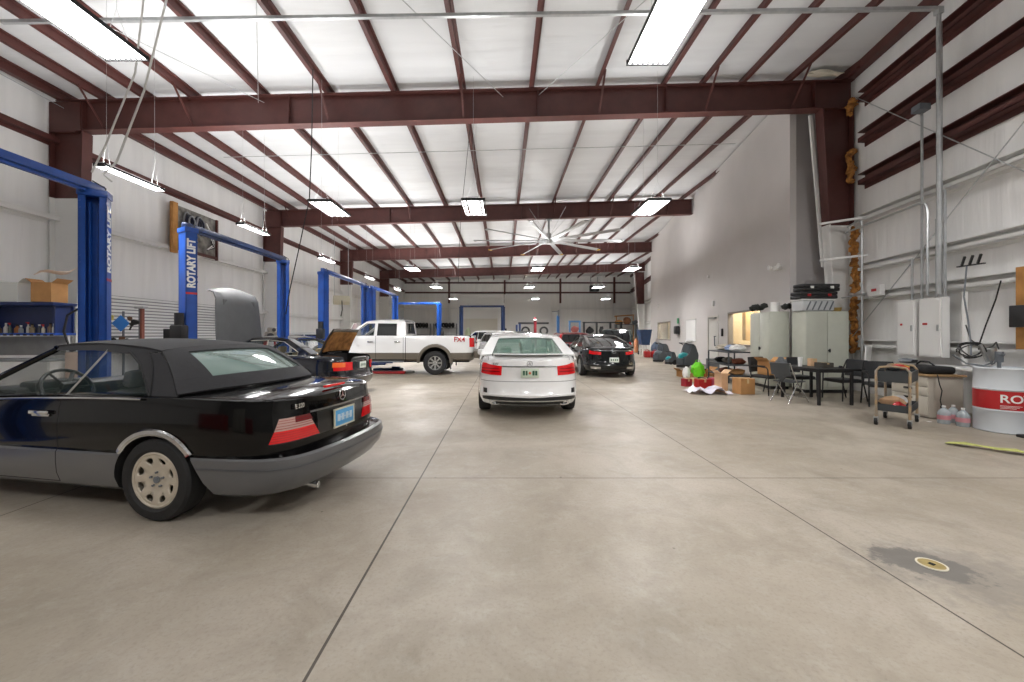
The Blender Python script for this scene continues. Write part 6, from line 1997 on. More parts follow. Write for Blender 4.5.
carton((-10.68, 8.75, 2.13), 0, (.62, .42, .42), 'large open white box on top of the blue hutch, beside the picture edge', mat('white_carton', 'd9dcd9', .7), True)
carton((-9.88, 8.72, 2.13), .08, (.40, .36, .42), 'open brown cardboard box on the hutch beside the large white one', CARD, True)
b = MB(); b.sheet([[V((i * .14, j * .16, .02 + .07 * math.sin(i * 1.1 + j))) for j in range(4)] for i in range(5)], .006); o = b.build('paper_sheet', mat('pale_pink_paper', 'ead7c8', .8), loc=(-9.85, 8.4, 2.66), rot=(.2, -.25, .2)); tag(o, 'loose pale packing sheet sticking out above the brown box', 'paper')
b = MB(); b.blob((0, 0, .06), (.3, .3, .14), 6, .2, 2, True); o = b.build('green_white_bag', mat('mint_plastic', 'c7dccb', .5), loc=(-11.3, 8.7, 2.125)); tag(o, 'pale green and white bag at the far left end of the hutch top', 'bag')
# machine with hoses right of the hutch
t = thing('parts_washer', 'grey parts washer with a black hose between hutch and lift post', 'parts washer', (-9.2, 8.85, 0))
b = MB(); b.box((0, 0, .525), (.46, .5, 1.05), bev=.02); b.build('tank', mat('pinkish_steel', 'bda596', .5, var=.2), t)
b = MB(); b.box((0, .1, 1.45), (.4, .24, .8), bev=.03); b.build('upper_unit', mat('washer_grey', '9a9c96', .5, var=.2), t)
b = MB(); b.tube([(-.2, -.16, 1.1), (-.3, -.2, 1.5), (-.22, -.2, 1.85), (0, -.2, 1.98), (.2, -.1, 2.02)], .022, 8); b.build('black_hose', BLACKP, t)
for k, (x, z) in enumerate(((-.15, 1.12), (.02, 1.15), (.15, 1.1))):
    b = MB(); b.lathe([(0, 0), (.05, 0), (.05, .1), (.03, .14), (0, .14)], (x, -.16, z - .05), 'Z', 12); b.build('filter_can', GREYST if k else DARK, t)
# slat wall on the left wall
b = MB()
y0, y1 = 10.75, 15.9
b.box((XL + .215, (y0 + y1) / 2, 1.72), (.02, y1 - y0, 1.7)); struct(b.build('slat_wall_backing', mat('slat_groove_grey', '8f9092', .6)))
b = MB()
for k in range(17): b.box((XL + .245, (y0 + y1) / 2, .92 + k * .1), (.03, y1 - y0, .068), bev=.003)
o = b.build('slat_wall_panel', mat('white_slat_board', 'ebebea', .4)); struct(o)
t = thing('display_screen', 'flat black screen standing before the white slatted wall', 'screen', (-10.25, 12.45, 0), .5)
b = MB(); b.box((0, 0, 1.42), (.50, .05, .36), bev=.01); b.build('screen', BLACKP, t)
b = MB(); b.box((0, .03, .58), (.06, .06, 1.16)); b.box((0, 0, .02), (.45, .4, .04), bev=.01); b.build('stand', BLACKP, t)
t = thing('tool_stand', 'rust and dark pole stand with clamps before the white slatted wall', 'stand', (-10.1, 11.2, 0))
b = MB(); b.box((0, 0, 1.1), (.05, .09, 2.1)); b.build('pole', mat('rust_red_pole', '7c4334', .6), t)
b = MB(); b.box((-.05, 0, 1.1), (.04, .08, 2.1)); b.build('rail', GREYST, t)
b = MB(); b.box((-.03, 0, 2.18), (.26, .16, .06), bev=.01); b.build('top_cap', GALV, t)
b = MB(); b.box((0, 0, .03), (.6, .6, .06), bev=.02); b.build('foot', DARK, t)
b = MB(); b.box((-.12, -.02, 1.76), (.16, .12, .1), bev=.02); b.cyl((-.2, -.02, 1.77), .08, .05, 'Y', 14); b.build('clamp', BLACKP, t)
t = thing('hanging_tool_rack', 'tool rack with a blue diamond cloth and dark tools beside the nearest lift post', 'tool rack', (-11.05, 11.6, 0), .1)
b = MB(); b.box((0, .05, 1.1), (.04, .04, 2.0)); b.box((0, .05, 1.75), (.9, .03, .03)); b.box((0, .05, 1.35), (.8, .03, .03)); b.box((0, .05, .03), (.6, .5, .05)); b.build('frame', GREYST, t)
b = MB(); b.box((.0, -.04, 1.75), (.34, .03, .34), ry=PI / 4, bev=.01); b.build('blue_cloth', mat('sky_blue_cloth', '3c8ae0', .7), t)
b = MB(); b.box((-.33, -.02, 1.93), (.24, .03, .14), ry=.2); b.build('yellow_tag', mat('yellow_card', 'e0d27a', .6), t)
for k in range(7):
    rnd = random.Random(k); x = [-.42, -.36, .22, .30, -.2, .02, .16][k]; z = [1.66, 1.42, 1.9, 1.72, 1.28, 1.32, 1.25][k]
    b = MB(); b.blob((x, -.03, z), (.16, .09, .13), k, .3, 1); b.bar((x, -.03, z), (x + rnd.uniform(-.14, .14), -.03, z - .16), .03, .03); b.build('hanging_tool', [BLACKP, DARK, mat('brown_leather', '6b4a33', .7)][k % 3], t)
# framed opening high on the left wall
t = thing('wall_equipment_board', 'dark board with coiled cables framed by a timber post, high on the lift wall', 'equipment board', (XL + .2, 14.9, 5.15))
b = MB(); b.box((.03, 0, .05), (.05, 1.9, 1.5)); b.build('board', mat('mottled_dark_board', '8d8a84', .7, var=.4, vscale=5, tint='4a4643'), t)
b = MB(); b.box((.08, -1.08, -.02), (.12, .22, 1.75), bev=.01); b.build('timber_post', LUMBER, t)
b = MB(); b.box((.08, .98, .0), (.08, .08, 1.6)); b.box((.08, -.0, -.72), (.08, 1.95, .1), rx=.0); b.build('dark_frame', STEEL, t)
for k in range(7):
    b = MB(); rr = .26 - .02 * (k % 3)
    cy, cz = (-.55 + (k % 2) * .48, .32 - .05 * (k // 2))
    b.tube([(.12 + .03 * k, cy + rr * .6 * math.cos(q * PI / 8), cz + rr * 1.3 * math.sin(q * PI / 8)) for q in range(16)], .028, 6, closed=True); b.build('cable_coil', mat('navy_cable', '23263a', .5) if k % 3 else mat('grey_cable', '8b8d92', .5), t)
for k in range(4):
    b = MB(); b.tube([(.14, .35 + .1 * k, .5 - .1 * k), (.2, .55, .1 - .1 * k), (.15, .75, -.2 - .05 * k), (.14, .4, -.5)], .025, 6); b.build('loose_cable', BLACKP if k % 2 else WHITE, t)
# row of benches with clutter along the left wall
def bench(y, l, lab, m=GREYST, x=-11.05):
    t = thing('parts_bench', lab, 'workbench', (x, y, 0))
    b = MB(); b.box((0, 0, .9), (.6, l, .05), bev=.008); b.build('bench_top', m, t)
    for sx in (-.25, .25):
        for sy in (-l / 2 + .06, l / 2 - .06):
            b = MB(); b.box((sx, sy, .44), (.05, .05, .87)); b.build('leg', GREYST, t)
    b = MB(); b.box((0, 0, .3), (.54, l - .1, .03)); b.build('lower_shelf', m, t)
    return t
bench(13.6, 2.4, 'grey bench along the lift wall below the slatted board')
bench(18.6, 2.8, 'grey bench along the lift wall behind the far post of the second lift')
bench(25.6, 3.0, 'grey bench along the lift wall past the third column')
def tool_chest(loc, rz, w, d, h, m, label, n=5):
    t = thing('tool_chest', label, 'tool chest', loc, rz, None)
    b = MB(); b.box((0, 0, h / 2 + .06), (w, d, h - .12), bev=.01); b.build('case', m, t)
    for k in range(n):
        z = .14 + (h - .22) * (k + .5) / n
        b = MB(); b.box((0, -d / 2 - .008, z), (w - .05, .016, (h - .22) / n - .015), bev=.004); dd = b.build('drawer', m, t)
        b = MB(); b.box((0, -d / 2 - .022, z + (h - .22) / n * .3), (w - .12, .014, .016)); b.build('drawer_pull', ALU, dd)
    for sx in (-w / 2 + .08, w / 2 - .08):
        for sy in (-d / 2 + .08, d / 2 - .08):
            b = MB(); b.cyl((sx, sy, .04), .04, .03, 'X', 12); b.build('caster', RUBBER, t)
    return t
tool_chest((-9.7, 14.9, 0), 1.2, .9, .5, 1.5, mat('blue_chest_paint', '2a5fd0', .35), 'bright blue tool chest partly hidden behind the raised hood')
tool_chest((-9.9, 19.9, 0), 1.2, 1.0, .5, 1.35, mat('navy_chest_paint', '203a78', .35), 'navy tool chest left of the bright blue lift post')
tool_chest((-8.2, 31.5, 0), .6, 1.0, .5, 1.2, REDP, 'red tool chest far back on the lift side', 5)
t = thing('engine_on_stand', 'greasy engine on a stand beside the far post of the second lift', 'engine', (-9.2, 16.0, 0), .3)
b = MB(); b.box((0, 0, 1.35), (.5, .6, .35), bev=.05); b.box((0, 0, 1.6), (.3, .55, .2), bev=.05); b.build('engine_block', mat('greasy_alloy', '8d867a', .6, metal=.3, var=.4, vscale=9), t)
b = MB(); 
for k in range(4): b.cyl((.28, -.22 + .15 * k, 1.45), .05, .12, 'X', 12)
b.build('exhaust_ports', DARK, t)
b = MB(); b.cyl((0, -.36, 1.35), .13, .06, 'Y', 18); b.cyl((.12, -.36, 1.6), .07, .05, 'Y', 14); b.build('pulley', BLACKP, t)
b = MB(); b.bar((0, .3, 1.3), (0, .5, .05), .08, .08); b.bar((-.3, .5, .05), (.3, .5, .05), .08, .08); b.bar((0, .5, .05), (0, -.4, .05), .08, .08); b.build('stand', REDP, t)
def bag(loc, d, m, name, label, cat='bag', seed=0, amp=.16, sub=3):
    b = MB(); b.blob((0, 0, d[2] * .42), d, seed, amp, sub, True); o = b.build(name, m, loc=loc); tag(o, label, cat); return o
bag((-11.0, 13.0, .925), (.4, .5, .3), WHITE, 'plastic_bag', 'white plastic bag on the bench before the slatted board')
bag((-9.9, 17.4, 0), (.6, .6, 1.7), mat('white_sheet', 'e2e2e4', .7), 'draped_bin', 'tall bin under a white sheet beside the engine', 'bin', 4, .08)
for k, (y, m, lab) in enumerate(((17.9, DARK, 'dark plastic bin on the bench behind the second lift, first in line'), (18.45, REDP, 'red plastic bin on the bench behind the second lift, middle one'), (19.0, GREYST, 'grey plastic bin on the bench behind the second lift, last in line'))):
    t = thing('parts_bin', lab, 'bin', (-11.05, y, .925), 0, 'bins on the far bench')
    b = MB(); b.prism([(-.2, -.2, 0), (.2, -.2, 0), (.25, -.22, .28), (-.25, -.22, .28)], (0, .4, 0)); b.build('tub', m, t)
    b = MB(); b.blob((0, 0, .3), (.36, .34, .16), k, .3, 2); b.build('contents', mat('mixed_parts', '7d776c', .6, var=.5, vscale=16), t)
# white car hood propped beside the bright blue lift
t = thing('white_open_hood_car', 'white car with its hood raised behind the bright blue lift post', 'car', (-8.6, 17.0, 0), PI - .35)
t.location = (-9.6, 21.9, 0)
estate(t, WPAINT, 1.5, .88, 2.15)
t.rotation_euler = (0, 0, .15)
g = [[V((lerp(1.05, 1.5, i / 6), k * (.72 - .1 * i / 6), lerp(1.0, 2.05, i / 6) - .05 * k * k)) for k in (-1, -.6, -.2, .2, .6, 1)] for i in range(7)]
b = MB(); b.sheet(g, .03); b.build('raised_hood', WPAINT, t)
# overhead exhaust reel at far lift
t = thing('hose_reel', 'cream hose reel hanging near the wall by the third lift', 'hose reel', (-9.9, 24.5, 3.5), .5)
b = MB(); b.cyl((0, 0, 0), .28, .9, 'X', 24); b.build('drum', mat('cream_drum', 'cfc9b2', .5), t)
b = MB(); b.tube([(-.4, 0, .25), (-.4, 0, 3.9)], .015, 6); b.tube([(.4, 0, .25), (.4, 0, 3.9)], .015, 6); b.build('hanger', GALV, t)
b = MB(); b.tube([(0, -.25, 0), (.02, -.27, -.6), (-.05, -.25, -1.0)], .03, 8); b.build('hose_end', BLACKP, t)

# ================================================================== back of the hall
def tyre(loc, r=.34, w=.22, flat=False, lab='', rz=0.0):
    b = MB(); b.lathe([(r * .62, -w / 2), (r * .95, -w / 2), (r, -w * .35), (r, w * .35), (r * .95, w / 2), (r * .62, w / 2)], (0, 0, 0), 'Z' if flat else 'Y', 28, closed=True)
    o = b.build('tyre', RUBBER, loc=(loc[0], loc[1], loc[2] + (w / 2 if flat else r)), rot=(0, 0, rz)); tag(o, lab, 'tyre', 'loose tyres at the back'); return o
t = thing('alignment_rack', 'dark crossbar machine on blue posts with a red column, behind the white saloon', 'alignment machine', (2.9, 38.0, 0))
b = MB(); b.box((0, 0, 2.45), (2.9, .14, .18), bev=.02); b.build('crossbar', BLACKP, t)
for x in (-1.6, -1.3):
    b = MB(); b.box((x, 0, 1.2), (.18, .2, 2.4 if x > -1.5 else 2.2), bev=.02); b.build('blue_post', LNAVY, t)
b = MB(); b.box((.15, -.05, 1.5), (.26, .24, 3.0), bev=.03); b.build('red_column', mat('deep_red_column', '7d1c26', .4), t)
b = MB(); b.box((.15, -.2, 2.75), (.34, .1, .16), bev=.02); b.build('white_head', WHITE, t)
tyre((2.15, 38.2, 1.3), .42, .25, lab='upright tyre on a stand at the lift side of the red column'); tyre((3.9, 38.2, 1.3), .42, .25, lab='upright tyre on a stand at the office side of the red column')
for x in (2.15, 3.9):
    b = MB(); b.box((0, 0, .65), (.5, .4, 1.3), bev=.02); o = b.build('tyre_stand', GREYST, loc=(x, 38.2, 0)); tag(o, 'grey pedestal under the upright tyre, %s side of the red column' % ('lift' if x < 3 else 'office'), 'stand')
TEAL = mat('machine_blue', '2a6aa8', .4)
t = thing('tyre_changer', 'tall blue tyre changer with a grey arm beyond the red car', 'tyre changer', (5.3, 36.0, 0))
b = MB(); b.box((0, 0, .5), (.9, .7, 1.0), bev=.05); b.build('base', TEAL, t)
b = MB(); b.box((-.3, .3, 1.9), (.24, .22, 2.4), bev=.03); b.build('column', TEAL, t)
b = MB(); b.box((-.3, .2, 3.3), (.1, .1, .6)); b.box((-.55, .2, 3.45), (.6, .06, .06)); b.build('arm', GREYST, t)
b = MB(); b.cyl((0, -.05, 1.08), .32, .12, 'Z', 24); b.build('turntable', ALU, t)
t = thing('wheel_balancer', 'light blue gantry machine with a red unit beside the tyre changer', 'balancer', (6.5, 36.3, 0))
b = MB()
for sx in (-.45, .45): b.box((sx, 0, 1.3), (.14, .2, 2.6), bev=.02)
b.box((0, 0, 2.55), (1.1, .16, .16), bev=.02); b.build('gantry', mat('light_machine_blue', '5b8fc4', .4), t)
b = MB(); b.blob((0, -.1, 1.85), (.7, .4, .6), 3, .12, 2); b.build('red_unit', mat('faded_red', 'b56a66', .5), t)
b = MB(); b.cyl((0, 0, .5), .3, 1.0, 'Z', 20); b.build('pedestal', GREYST, t)
t = thing('parts_shelf', 'black frame shelf with dark parts beyond the dark coupe roof', 'shelf', (10.2, 41.0, 0))
for sx in (-1.9, -.6, .8, 1.9):
    b = MB(); b.box((sx, 0, 1.3), (.12, .4, 2.6)); b.build('upright', BLACKP, t)
b = MB(); b.box((0, 0, 2.6), (4.0, .5, .12)); b.build('top_shelf', BLACKP, t)
b = MB(); b.box((0, 0, 1.4), (3.9, .5, .06)); b.build('middle_shelf', GREYST, t)
for k, (x, m, lab, sx, h) in enumerate(((8.9, DARK, 'dark hunched engine part at the lift-side end of the black shelf', .8, .95), (10.1, BLACKP, 'tall black part in the middle of the black shelf', .5, 1.05), (11.55, mat('faded_red', 'b56a66', .5), 'dull red part at the office-side end of the black shelf', .5, .8))):
    bag((x, 41.0, 1.44), (sx, .5, h * .8), m, 'machine_part', lab, 'machine part', 20 + k, .22, 2)
t = thing('tipping_hopper', 'dark blue tipping hopper raised on a white stand beyond the minivan', 'hopper', (9.55, 27.0, 0), -.1); t.scale = (.72, .8, .97)
DB = mat('dumpster_blue', '1f3a63', .5, var=.2)
b = MB(); b.prism([(-.35, -.6, .72), (.3, -.6, .72), (.5, -.6, 1.7), (-.6, -.6, 1.78)], (0, 1.2, 0)); b.build('tub', DB, t)
b = MB(); b.box((-.05, -.6, 1.74), (1.12, .06, .08)); b.box((-.05, .6, 1.74), (1.12, .06, .08)); b.build('rim', DB, t)
for sx in (-.3, .28):
    for sy in (-.5, .5):
        b = MB(); b.box((sx, sy, .36), (.08, .08, .72)); b.build('leg', WSTEEL, t)
# wall shelf with timber and parts above the minivan
t = thing('high_shelf', 'high wall shelf piled with wooden and metal parts above the blue hopper', 'shelf', (XR(42) - 1.3, 42, 0))
b = MB(); b.box((0, 0, 2.4), (2.4, .8, .06)); b.build('board', GREYST, t)
for sx in (-1.1, 1.1):
    b = MB(); b.box((sx, 0, 1.2), (.1, .7, 2.4)); b.build('upright', GREYST, t)
for k, (dx, m, lab, d) in enumerate(((-.8, LUMBER, 'tan wooden crate part at the lift-side end of the high shelf', (.8, .5, .5)), (.1, mat('rusty_metal', '8a5a3a', .7, var=.4), 'rusty metal casting in the middle of the high shelf', (.8, .5, .8)), (.9, GREYST, 'grey metal casting at the wall end of the high shelf', (.6, .5, .5)))):
    bag((XR(42) - 1.3 + dx, 42, 2.43), d, m, 'shelf_part', lab, 'machine part', 50 + k, .25, 2)
b = MB(); b.bar((XR(42) - 2.4, 42.55, 3.3), (XR(42) - .3, 42.55, 3.45), .08, .12); b.bar((XR(42) - 2.2, 42.55, .0), (XR(42) - 2.2, 42.55, 3.3), .08, .08); b.bar((XR(42) - .4, 42.55, .0), (XR(42) - .4, 42.55, 3.4), .08, .08)
o = b.build('timber_plank', LUMBER); tag(o, 'timber plank frame above the high shelf parts', 'plank')
# wall heater at the back
t = thing('unit_heater', 'dark unit heater hanging from the back roof beam', 'heater', (10.4, 45.6, 6.6))
b = MB(); b.box((0, 0, 0), (1.0, .6, .7), bev=.04); b.build('casing', BLACKP, t)
b = MB(); b.cyl((0, -.31, 0), .26, .04, 'Y', 20); b.build('fan_grille', GREYST, t)
b = MB(); b.tube([(-.4, 0, .3), (-.4, 0, 1.35)], .03, 6); b.tube([(.4, 0, .3), (.4, 0, 1.35)], .03, 6); b.build('hanger_rod', GREYST, t)
# storage racks with wheels and parts against the back wall
for q, (x0, lab) in enumerate(((-9.6, 'back wall storage rack nearest the lift-side corner'), (-6.6, 'back wall storage rack left of the white door panels'))):
    t = thing('storage_rack', lab, 'storage rack', (x0, 45.7, 0), 0, 'racks along the back wall')
    for sx in (-1.3, 1.3):
        b = MB(); b.box((sx, 0, 1.3), (.1, .5, 2.6)); b.build('upright', GREYST, t)
    for z in (.5, 1.35, 2.1):
        b = MB(); b.box((0, 0, z), (2.7, .6, .06)); b.build('shelf', GREYST, t)
    for k in range(6):
        tyre((x0 - .9 + k * .36, 45.6, 2.14), .28, .2, lab=['one of the tyres in the row on the back rack nearest the corner', 'one of the tyres in the row on the rack beside the white door panels'][q], rz=.9 + .1 * k)['group'] = ['tyres on the corner rack', 'tyres on the rack by the door panels'][q]
bag((-3.9, 44.5, 0), (.7, .6, 2.3), mat('pale_green_sack', 'b9c2a2', .8), 'tall_sack', 'tall pale sack with a dark tool before the white door panels', 'sack', 9, .12)

# ================================================================== office side clutter
carton((5.83, 9.7, 0), .05, (.34, .34, .37), 'closed brown cardboard box on the floor beside the shelving, nearest the aisle', CARD, False)
carton((5.48, 10.05, 0), .3, (.2, .22, .46), 'tall narrow open carton next to the closed cardboard box', CARDL, True)
b = MB()
g = [[V((i * .13 - .45, j * .13 - .35, max(.008, .05 + .09 * math.sin(i * 1.7 + j * .9) * math.cos(j * 1.3) + .08 * math.exp(-((i - 4) ** 2 + (j - 2) ** 2) / 5)))) for j in range(6)] for i in range(8)]
b.sheet(g, .006); o = b.build('plastic_sheet', mat('lilac_white_plastic', 'dcd8e4', .25, alpha=.9), loc=(4.98, 9.8, .01)); tag(o, 'crumpled white plastic sheet spread on the floor', 'plastic sheet')
for k, (x, y, z, d, m, lab) in enumerate(((5.2, 10.5, 0, (.34, .26, .24), REDP, 'red and white carton of bottles behind the plastic sheet'), (5.62, 10.55, 0, (.36, .26, .26), mat('pink_carton', 'c2566a', .6), 'pink carton beside the red and white one'),
        (4.95, 10.9, 0, (.2, .2, .2), mat('deep_red_carton', '9c1f2b', .5), 'small deep red carton next to the green bag'), (5.42, 10.9, 0, (.22, .2, .24), DARK, 'small black carton behind the red one'))):
    carton((x + .12, y + .15, z), .1 * k, d, lab, m, False, 'drink and parts cartons by the plastic sheet')
carton((5.95, 12.3, 0), .3, (.6, .5, .08), 'flat open tray carton under the green bag', CARDL, False)
b = MB(); b.blob((0, 0, .24), (.38, .30, .50), 15, .16, 3, True); b.tube([(-.1, 0, .42), (-.06, 0, .55), (.04, 0, .55), (.08, 0, .42)], .012, 6)
o = b.build('green_bag', mat('lime_green_bag', '6fd41e', .5), loc=(5.95, 12.2, .095)); tag(o, 'bright lime green bag standing on a flat carton', 'bag')
bag((5.66, 12.35, .09), (.22, .2, .36), WHITE, 'white_bottle_bag', 'white bag beside the lime green bag', 'bag', 17)
for k, (x, y, d, rz, lab) in enumerate(((6.2, 13.5, (.5, .4, .2), .1, 'low brown carton in the row below the office window, nearest the door'), (6.95, 13.8, (.5, .4, .22), .2, 'low brown carton in the row below the office window, middle one'), (6.34, 11.7, (.26, .26, .2), 0, 'low brown carton near the shelf legs, closest to the green bag'))):
    carton((x, y, 0), rz, d, lab, CARD, True, 'brown cartons below the office window')
for k, (x, y, lab) in enumerate(((6.3, 12.75, 'white bottle standing between brown cartons by the green bag'), (6.5, 12.85, 'amber bottle standing between brown cartons'))):
    t = thing('bottle', lab, 'bottle', (x, y, 0))
    b = MB(); b.lathe([(0, 0), (.05, 0), (.05, .2), (.02, .26), (.02, .3), (0, .3)], (0, 0, 0), 'Z', 14); b.build('body', WHITE if k == 0 else mat('amber_bottle', '9a5a2a', .3), t)
    b = MB(); b.cyl((0, 0, .31), .025, .03, 'Z', 10); b.build('cap', BLACKP, t)
# grey metal shelving under the office window
t = thing('utility_shelf', 'low dark grey wire shelving below the office window', 'shelf', (7.12, 12.42, 0), -.12)
for sx in (-.42, .38):
    for sy in (-.75, .75):
        b = MB(); b.box((sx, sy, .46), (.035, .035, .92)); b.build('upright', mat('dark_grey_shelf', '43474c', .5), t)
for z in (.2, .52, .9):
    b = MB(); b.box((-.02, 0, z), (.84, 1.54, .035), bev=.006); b.build('shelf_board', mat('dark_grey_shelf', '43474c', .5), t)
bag((7.0, 11.95, .92), (.45, .4, .22), WHITE, 'plastic_bag', 'white plastic bag on the top shelf nearest the cabinet', seed=31)
bag((7.05, 12.4, .92), (.3, .3, .2), mat('blue_white_bag', '9fb2d6', .5), 'plastic_bag', 'blue and white bag on the top shelf', seed=32)
bag((7.1, 12.85, .92), (.5, .4, .2), mat('pale_pack', 'c9bfae', .7), 'parcel', 'pale soft parcel on the top shelf nearest the door', 'parcel', seed=33)
for k, (y, z, m, lab) in enumerate(((11.55, .54, mat('rust_parts', '8a4f3a', .7, var=.4), 'reddish metal part on the middle shelf nearest the cabinet'), (12.1, .54, mat('mixed_parts', '7d776c', .6, var=.5, vscale=16), 'grey metal part on the middle shelf, centre'), (12.55, .54, DARK, 'black part on the middle shelf nearest the door'),
        (11.6, .22, CARD, 'brown carton shape on the bottom shelf nearest the cabinet'), (12.2, .22, mat('rust_parts', '8a4f3a', .7, var=.4), 'rusty part on the bottom shelf, centre'))):
    bag((7.05, y + .42, z), (.4, .36, .2), m, 'shelf_part', lab, 'machine part', 60 + k, .2, 2)
b = MB(); b.box((0, 0, .28), (.5, .05, .55), bev=.01); o = b.build('grey_board', GREYST, loc=(7.6, 14.5, 0), rot=(0, 0, .1)); tag(o, 'small grey board leaning near the office door', 'board')
# things on the office wall
b = MB(); obox(b, s_of(18.9), s_of(20.4), -.03, -.005, 1.1, 2.12); t = thing('whiteboard', 'blank whiteboard on the office wall between the two windows', 'whiteboard')
b.build('board', WHITE, t)
b = MB()
for a in ((18.88, 20.42, 2.12, 2.15), (18.88, 20.42, 1.07, 1.10)): obox(b, s_of(a[0]), s_of(a[1]), -.04, -.005, a[2], a[3])
b.build('frame', ALU, t)
t = thing('emergency_light', 'two-headed emergency light high on the office wall near its corner', 'emergency light', ow(s_of(11.5), -.06, 3.35), 0)
b = MB(); b.box((0, 0, 0), (.1, .3, .12), rz=-.16, bev=.02); b.build('housing', WHITE, t)
for sy in (-.2, .2):
    b = MB(); b.lathe([(0, 0), (.03, 0), (.07, -.09), (.065, -.095), (0, -.07)], (-.03, sy, .03), 'X', 16); b.build('lamp_head', WHITE, t)
for k, (y, z, lab) in enumerate(((16.6, 2.7, 'small wall box above the office door'), (17.2, 3.9, 'small sensor high on the office wall above the door'), (26.5, 3.3, 'small sensor near the far end of the office wall'))):
    b = MB(); b.box((0, 0, 0), (.06, .14, .22 if k == 0 else .12), rz=-.16, bev=.01); o = b.build('wall_sensor', WHITE, loc=ow(s_of(y), -.04, z)); tag(o, lab, 'sensor')
b = MB(); b.box((0, 0, 0), (.06, .1, .3), rz=-.16, bev=.01); o = b.build('door_keypad', BLACKP, loc=ow(s_of(15.65), -.04, 1.5)); tag(o, 'black keypad on the office wall beside the door', 'keypad')
t = thing('wall_dispenser', 'black wall dispenser with a green sign above it', 'dispenser', ow(s_of(21.8), -.12, 1.65))
b = MB(); b.box((0, 0, 0), (.22, .5, .45), rz=-.16, bev=.06); b.build('case', BLACKP, t)
b = MB(); b.box((.06, 0, .5), (.02, .3, .3), rz=-.16); b.build('green_sign', mat('green_sign', '2f9a60', .5), t)
# floor scrubbers by the office wall
def scrubber(loc, rz, sc, lab, teal=True):
    t = thing('floor_scrubber', lab, 'cleaning machine', loc, rz, 'floor scrubbers')
    G = mat('scrubber_grey', '4b5157', .4); T = mat('scrubber_teal', '1d9aa0', .35)
    b = MB(); b.prism([(-.45 * sc, -.27 * sc, .12), (.35 * sc, -.27 * sc, .12), (.42 * sc, -.27 * sc, .6 * sc), (.22 * sc, -.27 * sc, 1.08 * sc), (-.05 * sc, -.27 * sc, 1.12 * sc), (-.12 * sc, -.27 * sc, .62 * sc), (-.45 * sc, -.27 * sc, .5 * sc)], (0, .54 * sc, 0))
    bmesh.ops.bevel(b.bm, geom=b.bm.edges[:], offset=.05 * sc, segments=2, affect='EDGES'); b.build('tank', G, t)
    b = MB(); b.blob((-.22 * sc, 0, .52 * sc), (.5 * sc, .5 * sc, .4 * sc), 3, .05, 3); b.build('teal_cover', T if teal else G, t)
    b = MB(); b.tube([(-.1 * sc, -.2 * sc, 1.08 * sc), (-.3 * sc, -.2 * sc, 1.15 * sc), (-.3 * sc, .2 * sc, 1.15 * sc), (-.1 * sc, .2 * sc, 1.08 * sc)], .02, 8); b.build('handle', BLACKP, t)
    b = MB(); b.cyl((-.3 * sc, 0, .09), .26 * sc, .1, 'Z', 24); b.build('brush_deck', BLACKP, t)
    for sy in (-.24, .24):
        b = MB(); b.cyl((.2 * sc, sy * sc, .12), .12, .05, 'Y', 18); b.build('wheel', RUBBER, t)
    b = MB(); b.tube([(.35 * sc, .1 * sc, .9 * sc), (.55 * sc, .1 * sc, .8 * sc), (.5 * sc, .1 * sc, .2)], .03 * sc, 8); b.build('suction_hose', BLACKP, t)
    return t
scrubber((7.85, 17.0, 0), .3, .92, 'dark and teal floor scrubber standing nearest the office door')
scrubber((8.05, 20.3, 0), .3, .85, 'all-grey floor scrubber further along the office wall', False)
scrubber((7.85, 18.7, 0), .3, .55, 'small teal and grey scrubber between the two larger ones')
b = MB(); b.blob((0, 0, .04), (.3, .24, .16), 4, .2, 2, True); o = b.build('white_cap_lid', WHITE, loc=(7.9, 17.0, 1.07)); tag(o, 'white cloth lying on top of the dark and teal scrubber', 'cloth')
# red boxes and post at the far end of the office wall
for k in range(3):
    t = thing('fuel_can', ['red can at the far office wall end, lift-side one', 'red can at the far office wall end, middle one', 'red can at the far office wall end, wall-side one'][k], 'can', (8.75 + .42 * k, 24.3 - .1 * k, 0), .2 * k, 'red cans on the floor')
    b = MB(); b.box((0, 0, .2), (.36, .3, .38), bev=.04); b.build('body', REDP, t)
    b = MB(); b.tube([(-.1, 0, .38), (-.08, 0, .46), (.08, 0, .46), (.1, 0, .38)], .02, 6); b.build('handle', REDP, t)
    b = MB(); b.cyl((.13, 0, .41), .03, .06, 'Z', 10); b.build('cap', BLACKP, t)
t = thing('hand_truck', 'grey hand truck with an orange cylinder at the end of the office wall', 'hand truck', (9.25, 27.9, 0), .3)
b = MB(); b.tube([(-.2, 0, .2), (-.2, .1, 1.3), (.2, .1, 1.3), (.2, 0, .2)], .025, 8); b.box((0, -.1, .12), (.5, .3, .03)); b.build('frame', GREYST, t)
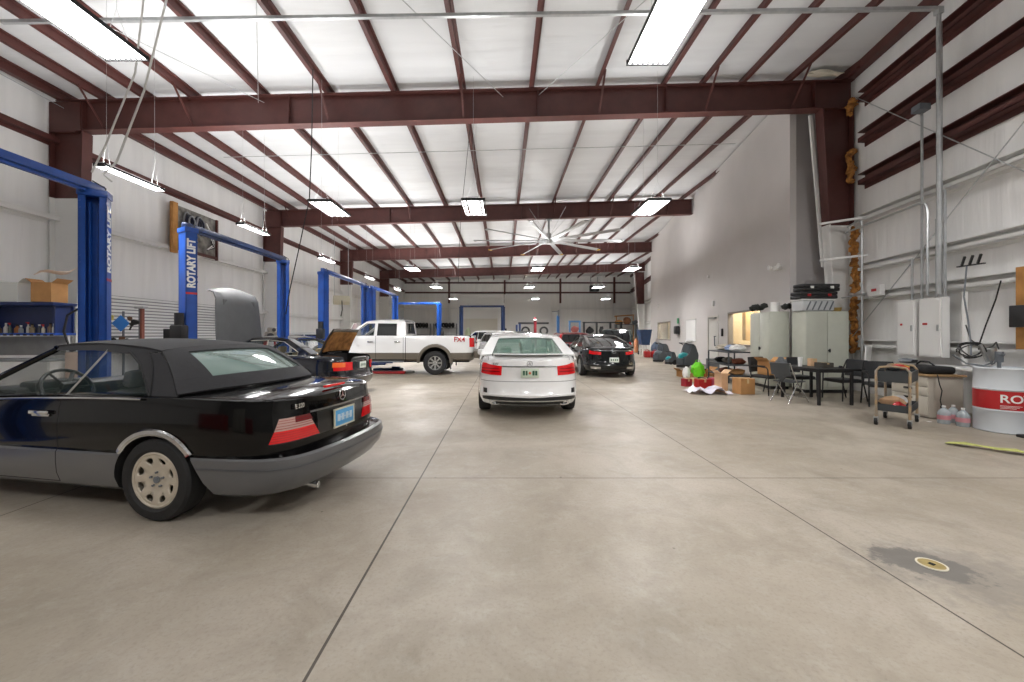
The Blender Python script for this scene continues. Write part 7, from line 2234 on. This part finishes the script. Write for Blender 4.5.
b = MB(); b.lathe([(0, .15), (.13, .15), (.13, .95), (.05, 1.08), (.05, 1.15), (0, 1.15)], (0, -.05, 0), 'Z', 18); b.build('cylinder', mat('pale_orange_cylinder', 'd08a60', .5), t)
for sx in (-.25, .25):
    b = MB(); b.cyl((sx, 0, .12), .12, .05, 'X', 16); b.build('wheel', RUBBER, t)
bag((9.75, 25.6, 0), (.5, .5, 1.0), mat('blue_grey_cloth', '56657c', .8), 'laundry_sack', 'blue grey sack beside the hand truck', 'sack', 71)
# contents behind the office windows
for k, (y, z, d, m, lab) in enumerate(((14.7, 1.2, (.3, .3, 1.1), mat('tan_curtain', 'b89a6a', .8), 'tan cloth hanging inside the office window'), (13.6, 1.0, (.5, .5, .3), CARD, 'cardboard heap on the counter inside the office window'))):
    p = ow(s_of(y), .5, .9); b = MB(); b.box((0, 0, z - .9 + d[2] / 2), d, rz=-.16, bev=.04); o = b.build('office_cloth' if k == 0 else 'office_carton', m, loc=p); tag(o, lab, 'cloth' if k == 0 else 'box')
b = MB(); obox(b, s_of(12.2), s_of(15.4), .25, 1.0, .86, .9); o = b.build('office_counter', WHITE); tag(o, 'white counter inside the office window', 'counter')
t = thing('office_shelf', 'white shelf unit seen through the office window', 'shelf')
b = MB(); obox(b, s_of(12.5), s_of(14.1), .95, 1.08, 1.75, 1.8); obox(b, s_of(12.5), s_of(14.1), .95, 1.08, 1.35, 1.4); b.build('shelves', WHITE, t)
b = MB()
for yy in (12.5, 13.3, 14.1): obox(b, s_of(yy), s_of(yy) + .05, .95, 1.08, .9, 2.2)
b.build('uprights', WHITE, t)

# ---------------------------------------------------------------- unseen pieces added behind the camera, mirrored in the black paint
tool_chest((-6.6, -1.6, 0), PI, 1.7, .6, 1.25, REDP, 'wide red tool chest standing behind the camera, mirrored in the convertible door', 6)
tool_chest((-3.3, -2.2, 0), PI, 1.0, .6, 1.2, REDP, 'second red tool chest behind the camera, mirrored near the wheel arch', 6)
cabinet((-4.9, -2.6, 0), PI, 1.4, .5, 2.0, 'storage cabinet added behind the camera for reflections, between the two red tool chests')
